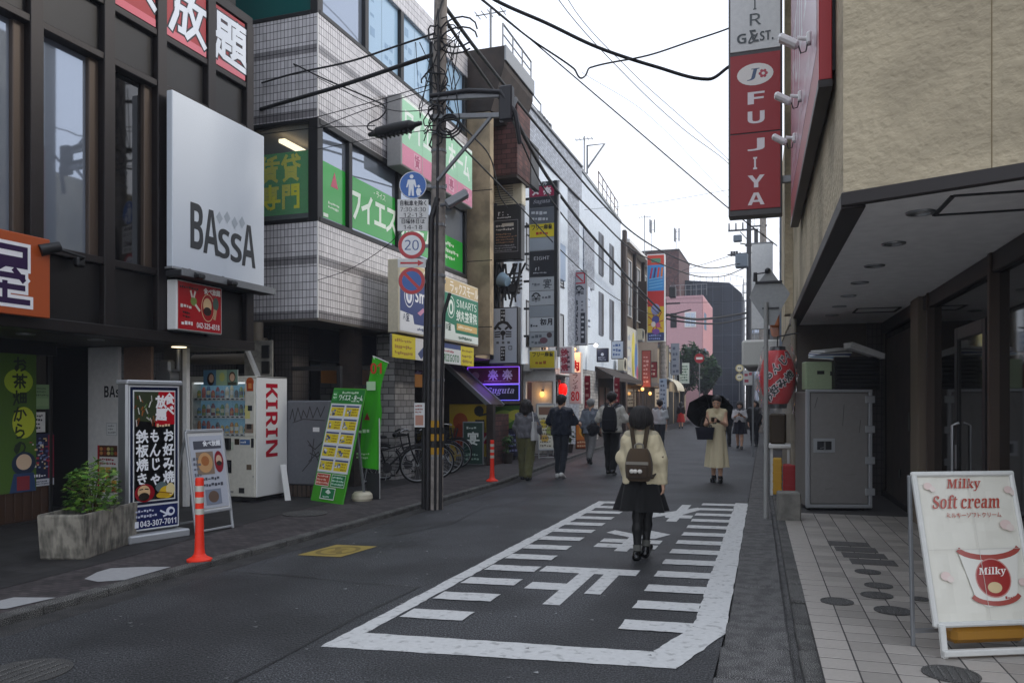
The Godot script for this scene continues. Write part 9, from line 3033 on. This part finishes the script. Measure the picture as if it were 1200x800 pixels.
func people() -> void:
	var hm: StandardMaterial3D = M.cloth.duplicate()
	hm.roughness = 0.6
	M.hair = hm
	var black := Color(0.075, 0.07, 0.075)
	var hair_c := Color(0.085, 0.07, 0.065)
	# nearest: cream cardigan and brown backpack
	var p := person("person in a cream cardigan with a brown backpack and black skirt, walking away", V(-1.36, 0, -8.05), -0.05, {"h": 1.51, "hip": 0.042, "shoulder": 0.14, "l_thigh": -0.04, "l_knee": 0.04, "r_thigh": 0.36, "r_knee": 0.55, "r_foot": -0.3, "l_out": 0.24, "r_out": 0.24, "l_arm": 0.12, "r_arm": -0.05, "l_elbow": 0.3, "r_elbow": 0.12, "l_in": -0.06, "r_in": 0.12, "leg_color": black, "inner": Color(0.7, 0.66, 0.56), "arm_color": Color(0.8, 0.63, 0.53), "shoes": Color(0.07, 0.065, 0.07), "hair": BOB, "hair_color": hair_c, "strands": 130, "cell": 0.014})
	garment(p[0], p[1], "cardigan", Color(0.81, 0.76, 0.63), 0.026, 0.76, 1.99, 0.013, 0.016, 0.06)
	skirt(p[0], "skirt", black, V(0, 0.86, 0), 0.5, W(0.16, 0.12), W(0.26, 0.2), 8, 0.1)
	backpack(p[0], p[1], Color(0.29, 0.23, 0.17), V(0.02, 0.97, 0.195), V(0.29, 0.32, 0.15), true)
	for q in ["l", "r"]:
		var m := MB.new()
		var a: Vector3 = p[1][q + "ankle"]
		m.paint(Color(0.36, 0.36, 0.34))
		m.cyl(a + V(0, 0.02, 0), a.lerp(p[1][q + "knee"], 0.22), 0.041, 0.046, 16, false)
		put(m, "sock", M.cloth, p[0])
	# parasol lady
	p = person("person in a long cream dress under a black parasol, looking at a phone", V(-1.25, 0.035, -16.32), PI - 0.05, {"h": 1.66, "shoulder": 0.145, "l_thigh": 0.1, "l_knee": 0.1, "r_thigh": -0.08, "r_knee": 0.08, "l_arm": 0.35, "l_elbow": 1.55, "l_out": 0.15, "l_in": -0.55, "r_arm": 0.3, "r_elbow": 1.55, "r_out": 0.2, "r_in": -0.55, "nod": -0.35, "shoes": black, "sole_color": black, "inner": Color(0.8, 0.74, 0.6), "hair": UP_DO, "hair_color": hair_c, "cell": 0.017})
	garment(p[0], p[1], "bodice", Color(0.84, 0.79, 0.66), 0.008, 1.0, 0.05, 0.016, 0.008, 0.03)
	skirt(p[0], "dress_skirt", Color(0.84, 0.79, 0.66), V(0, 1.12, 0), 0.27, W(0.15, 0.12), W(0.235, 0.2), 7, 0.07)
	var m := MB.new()
	for q in ["l", "r"]:
		var h: Vector3 = p[1][q + "heel"]
		m.paint(black)
		m.box((h + p[1][q + "toe"]) * 0.5 - V(0, 0.045, 0), V(0.085, 0.05, 0.26), 0.015)
	put(m, "platform_sole", M.gloss, p[0])
	m = MB.new()
	m.box(V(0.0, 1.2, -0.36), V(0.07, 0.13, 0.012), 0.004)
	put(m, "phone", M.black, p[0])
	# parasol, held in the crook of the arm on the picture's left
	var pa := thing("parasol", "black parasol tilted over the person in the cream dress", "parasol", V(-1.38, 1.26, -16.36), 0.0)
	m = MB.new()
	var tilt := Basis(V(0, 0, 1), 0.2) * Basis(V(1, 0, 0), -0.85)
	m.xf = Transform3D(tilt, Vector3.ZERO)
	m.paint(black)
	for i in 8:
		for k in 4:
			for ring in 6:
				var q := []
				for e in [[ring, k], [ring + 1, k], [ring + 1, k + 1], [ring, k + 1]]:
					var v: float = e[0] / 6.0
					var u: float = e[1] / 4.0
					var a := (i + u) * TAU / 8.0
					var rr := 0.47 * v * (1.0 - 0.06 * sin(u * PI) * v)
					q.append(V(cos(a) * rr, 0.48 - v * v * 0.25 - 0.015 * sin(u * PI) * v, sin(a) * rr))
				m.quad(q[3], q[2], q[1], q[0])
	put(m, "canopy", M.cloth, pa)
	m = MB.new()
	m.xf = Transform3D(tilt, Vector3.ZERO)
	m.tube([V(0, -0.15, 0), V(0, 0.53, 0)], 0.008, 8)
	for i in 8:
		var a := i * TAU / 8.0
		m.tube([V(0, 0.47, 0), V(cos(a) * 0.25, 0.4, sin(a) * 0.25), V(cos(a) * 0.47, 0.23, sin(a) * 0.47)], 0.004, 4)
		m.tube([V(0, 0.2, 0), V(cos(a) * 0.25, 0.395, sin(a) * 0.25)], 0.003, 4)
	put(m, "ribs_and_shaft", M.dark_metal, pa)
	m = MB.new()
	m.xf = Transform3D(tilt, Vector3.ZERO)
	m.tube([V(0, -0.15, 0), V(0, -0.26, 0)], 0.014, 8)
	put(m, "handle", M.black, pa)
	# bag on her forearm
	var bg := thing("handbag", "navy shopping bag hanging from the forearm of the person in the cream dress", "bag", V(-1.46, 0.86, -16.08), 0.2)
	m = MB.new()
	m.paint(Color(0.09, 0.1, 0.15))
	var rings := []
	for i in 7:
		var v := i / 6.0
		var ring := []
		for k in 20:
			var a := TAU * k / 20
			ring.append(V(signf(cos(a)) * pow(absf(cos(a)), 0.5) * (0.15 + 0.04 * v), v * 0.24, -signf(sin(a)) * pow(absf(sin(a)), 0.5) * (0.07 - 0.02 * v)))
		rings.append(ring)
	m.loft(rings)
	put(m, "bag", M.cloth, bg)
	m = MB.new()
	for z in [-0.03, 0.03]:
		m.tube(smooth_path([V(-0.09, 0.22, z), V(-0.06, 0.38, z * 0.5), V(0.0, 0.44, 0), V(0.06, 0.38, z * 0.5), V(0.09, 0.22, z)], 4), 0.009, 5)
	put(m, "handle", M.black, bg)
	# olive trousers
	p = person("person with grey top, wide olive trousers and a white tote bag, walking away", V(-5.0, 0.0, -15.57), 0.05, {"h": 1.62, "hip": 0.1, "l_thigh": 0.2, "l_knee": 0.12, "r_thigh": -0.18, "r_knee": 0.15, "l_arm": 0.25, "l_elbow": 0.6, "l_out": 0.25, "r_arm": 0.2, "r_elbow": 0.7, "r_out": 0.25, "shoes": black, "hair": [[V(0, 0.04, 0.015), V(0, 0.03, 0.03), 0.115, 0.115], [V(-0.09, 0.0, 0.01), V(-0.1, -0.1, 0.0), 0.05, 0.055], [V(0.09, 0.0, 0.01), V(0.1, -0.1, 0.0), 0.05, 0.055], [V(0, 0.0, 0.05), V(0, -0.1, 0.055), 0.09, 0.085]], "hair_color": hair_c})
	garment(p[0], p[1], "knit_top", Color(0.4, 0.4, 0.42), 0.03, 0.86, 1.7, 0.018, 0.025)
	trousers(p[0], p[1], Color(0.35, 0.35, 0.22), 0.024, 0.042, 0.016)
	tote(p[0], V(0.2, 0.82, 0.1), Color(0.72, 0.72, 0.72), p[1])
	# navy shirt
	p = person("person in a navy T-shirt, dark jeans and white shoes, walking away", V(-4.42, 0.0, -16.17), -0.05, {"h": 1.71, "l_thigh": 0.05, "l_knee": 0.05, "r_thigh": -0.1, "r_knee": 0.25, "r_foot": 0.3, "l_arm": 0.15, "l_elbow": 0.9, "l_out": 0.3, "r_arm": 0.2, "r_elbow": 1.2, "r_out": 0.35, "r_in": 0.1, "shoes": Color(0.75, 0.75, 0.74), "hair": SHORT, "hair_color": hair_c, "shoulder": 0.18})
	garment(p[0], p[1], "t_shirt", Color(0.1, 0.12, 0.18), 0.03, 0.9, 0.95, 0.018, 0.025)
	trousers(p[0], p[1], Color(0.13, 0.14, 0.17), 0.01, 0.015, 0.018)
	# grey shirted older man
	p = person("person in a grey shirt, grey trousers and pale cap walking behind the white shirted one", V(-4.75, 0.0, -20.3), -0.1, {"h": 1.67, "l_thigh": 0.2, "l_knee": 0.1, "r_thigh": -0.25, "r_knee": 0.35, "r_foot": 0.5, "l_arm": -0.2, "r_arm": 0.25, "shoes": black, "cell": 0.024, "hair": SHORT, "hair_color": Color(0.5, 0.5, 0.49)})
	garment(p[0], p[1], "shirt", Color(0.42, 0.45, 0.49), 0.035, 0.78, 1.6, 0.022)
	trousers(p[0], p[1], Color(0.42, 0.42, 0.42), 0.02, 0.03, 0.022)
	# white shirt and black backpack
	p = person("person in a white shirt with a black backpack and black trousers, walking away", V(-3.58, 0.0, -17.32), -0.05, {"h": 1.78, "l_thigh": 0.08, "l_knee": 0.05, "r_thigh": -0.12, "r_knee": 0.2, "r_foot": 0.25, "l_out": 0.4, "l_in": 0.1, "l_arm": 0.1, "l_elbow": 0.4, "r_out": 0.4, "r_in": 0.25, "r_arm": 0.1, "r_elbow": 0.5, "shoes": Color(0.12, 0.12, 0.12), "sole_color": Color(0.7, 0.7, 0.68), "hair": SHORT, "hair_color": hair_c, "shoulder": 0.185})
	garment(p[0], p[1], "shirt", Color(0.74, 0.73, 0.7), 0.03, 0.93, 0.98, 0.018, 0.025)
	trousers(p[0], p[1], black, 0.015, 0.025, 0.018)
	backpack(p[0], p[1], Color(0.1, 0.1, 0.12), V(0.0, 1.22, 0.2), V(0.36, 0.56, 0.18), false)
	var hat := thing("round_bag", "dark round bag held at the left side of the white shirted person", "bag", V(-3.98, 0.9, -17.2))
	m = MB.new()
	m.paint(Color(0.09, 0.095, 0.12))
	m.flesh([[V(0, 0.12, 0), V(0.02, 0.1, 0), 0.13, 0.13], [V(0, 0.02, 0.03), V(0.04, 0.04, 0.05), 0.08, 0.08]], 0.016, 0.04, [], 0.02, 12.0)
	put(m, "bag", M.cloth, hat)
	m = MB.new()
	m.tube(smooth_path([V(-0.06, 0.22, 0), V(0.0, 0.3, 0), V(0.06, 0.22, 0)], 4), 0.008, 5)
	put(m, "handle", M.black, hat)
	# white T-shirt beyond
	p = person("person in a white T-shirt half hidden behind the head of the nearest walker", V(-3.72, 0.0, -25.5), 0.1, {"h": 1.66, "l_thigh": 0.15, "l_knee": 0.1, "r_thigh": -0.15, "r_knee": 0.2, "shoes": black, "cell": 0.024, "hair": SHORT, "hair_color": hair_c})
	garment(p[0], p[1], "t_shirt", Color(0.7, 0.71, 0.72), 0.03, 0.9, 0.9, 0.022)
	trousers(p[0], p[1], Color(0.16, 0.17, 0.2), 0.01, 0.02, 0.022)
	# far woman in red skirt
	p = person("person in a dark top and bright red skirt at the far left kerb", V(-5.98, 0.0, -49.9), 0.2, {"h": 1.62, "l_thigh": 0.12, "r_thigh": -0.12, "r_knee": 0.2, "shoes": black, "cell": 0.03, "hair": LONG, "hair_color": hair_c})
	garment(p[0], p[1], "top", Color(0.12, 0.1, 0.11), 0.02, 0.9, 1.7, 0.028)
	skirt(p[0], "skirt", Color(0.66, 0.14, 0.1), V(0, 0.98, 0), 0.4, W(0.16, 0.12), W(0.25, 0.2), 7, 0.05)
	# school blouse, facing the camera
	p = person("person in a white blouse and dark skirt reading a phone, walking this way", V(-1.41, 0.0, -28.36), PI, {"h": 1.62, "l_thigh": 0.2, "l_knee": 0.1, "r_thigh": -0.15, "r_knee": 0.25, "l_arm": 0.3, "l_elbow": 1.6, "l_in": -0.5, "r_arm": 0.3, "r_elbow": 1.6, "r_in": -0.5, "nod": -0.3, "shoes": black, "cell": 0.022, "hair": LONG, "hair_color": hair_c})
	garment(p[0], p[1], "blouse", Color(0.74, 0.74, 0.75), 0.022, 0.92, 0.95, 0.02)
	skirt(p[0], "skirt", Color(0.09, 0.1, 0.14), V(0, 1.02, 0), 0.52, W(0.15, 0.11), W(0.25, 0.2), 14, 0.03)
	m = MB.new()
	m.box(V(0, 1.2, -0.34), V(0.07, 0.12, 0.012), 0.003)
	put(m, "phone", M.black, p[0])
	p = person("person in dark clothes just behind the parasol's right edge", V(-1.95, 0.0, -30.0), PI + 0.2, {"h": 1.7, "l_thigh": 0.15, "r_thigh": -0.15, "r_knee": 0.2, "shoes": black, "cell": 0.026, "hair": SHORT, "hair_color": hair_c})
	garment(p[0], p[1], "jacket", Color(0.1, 0.105, 0.13), 0.03, 0.82, 1.8, 0.024)
	trousers(p[0], p[1], Color(0.09, 0.09, 0.1), 0.015, 0.02, 0.024)
	p = person("person in dark clothes beside the white bloused walker's right side", V(-1.0, 0.0, -30.5), PI, {"h": 1.66, "l_thigh": 0.15, "r_thigh": -0.15, "r_knee": 0.2, "shoes": black, "cell": 0.026, "hair": LONG, "hair_color": hair_c})
	garment(p[0], p[1], "jacket", Color(0.13, 0.12, 0.13), 0.025, 0.84, 1.8, 0.024)
	trousers(p[0], p[1], Color(0.1, 0.1, 0.12), 0.015, 0.02, 0.024)
	p = person("person in a white top and short dark skirt, farthest on the right", V(-1.15, 0.0, -38.5), -0.1, {"h": 1.6, "l_thigh": 0.18, "r_thigh": -0.18, "r_knee": 0.2, "shoes": black, "cell": 0.028, "hair": LONG, "hair_color": hair_c})
	garment(p[0], p[1], "blouse", Color(0.74, 0.74, 0.75), 0.02, 0.94, 0.95, 0.024)
	skirt(p[0], "skirt", Color(0.1, 0.1, 0.13), V(0, 1.0, 0), 0.58, W(0.15, 0.11), W(0.23, 0.18), 12, 0.03)

func tote(t: Node3D, c: Vector3, color: Color, j: Dictionary) -> void:
	var m := MB.new()
	m.paint(color)
	var rings := []
	for i in 9:
		var v := i / 8.0
		var ring := []
		for k in 24:
			var a := TAU * k / 24
			ring.append(c + V(signf(cos(a)) * pow(absf(cos(a)), 0.6) * 0.05 * (1.1 - v * 0.5) + sin(v * 9.0 + a * 2.0) * 0.006, v * 0.38, -signf(sin(a)) * pow(absf(sin(a)), 0.6) * (0.17 - 0.03 * v)))
		rings.append(ring)
	m.loft(rings)
	m.xf = Transform3D()
	for z in [-0.06, 0.06]:
		m.tube(smooth_path([c + V(0, 0.36, z), j.rsh + V(-0.02, 0.06, z * 0.7), j.rsh + V(-0.05, 0.07, 0)], 4), 0.011, 5)
	put(m, "tote_bag", M.cloth, t)
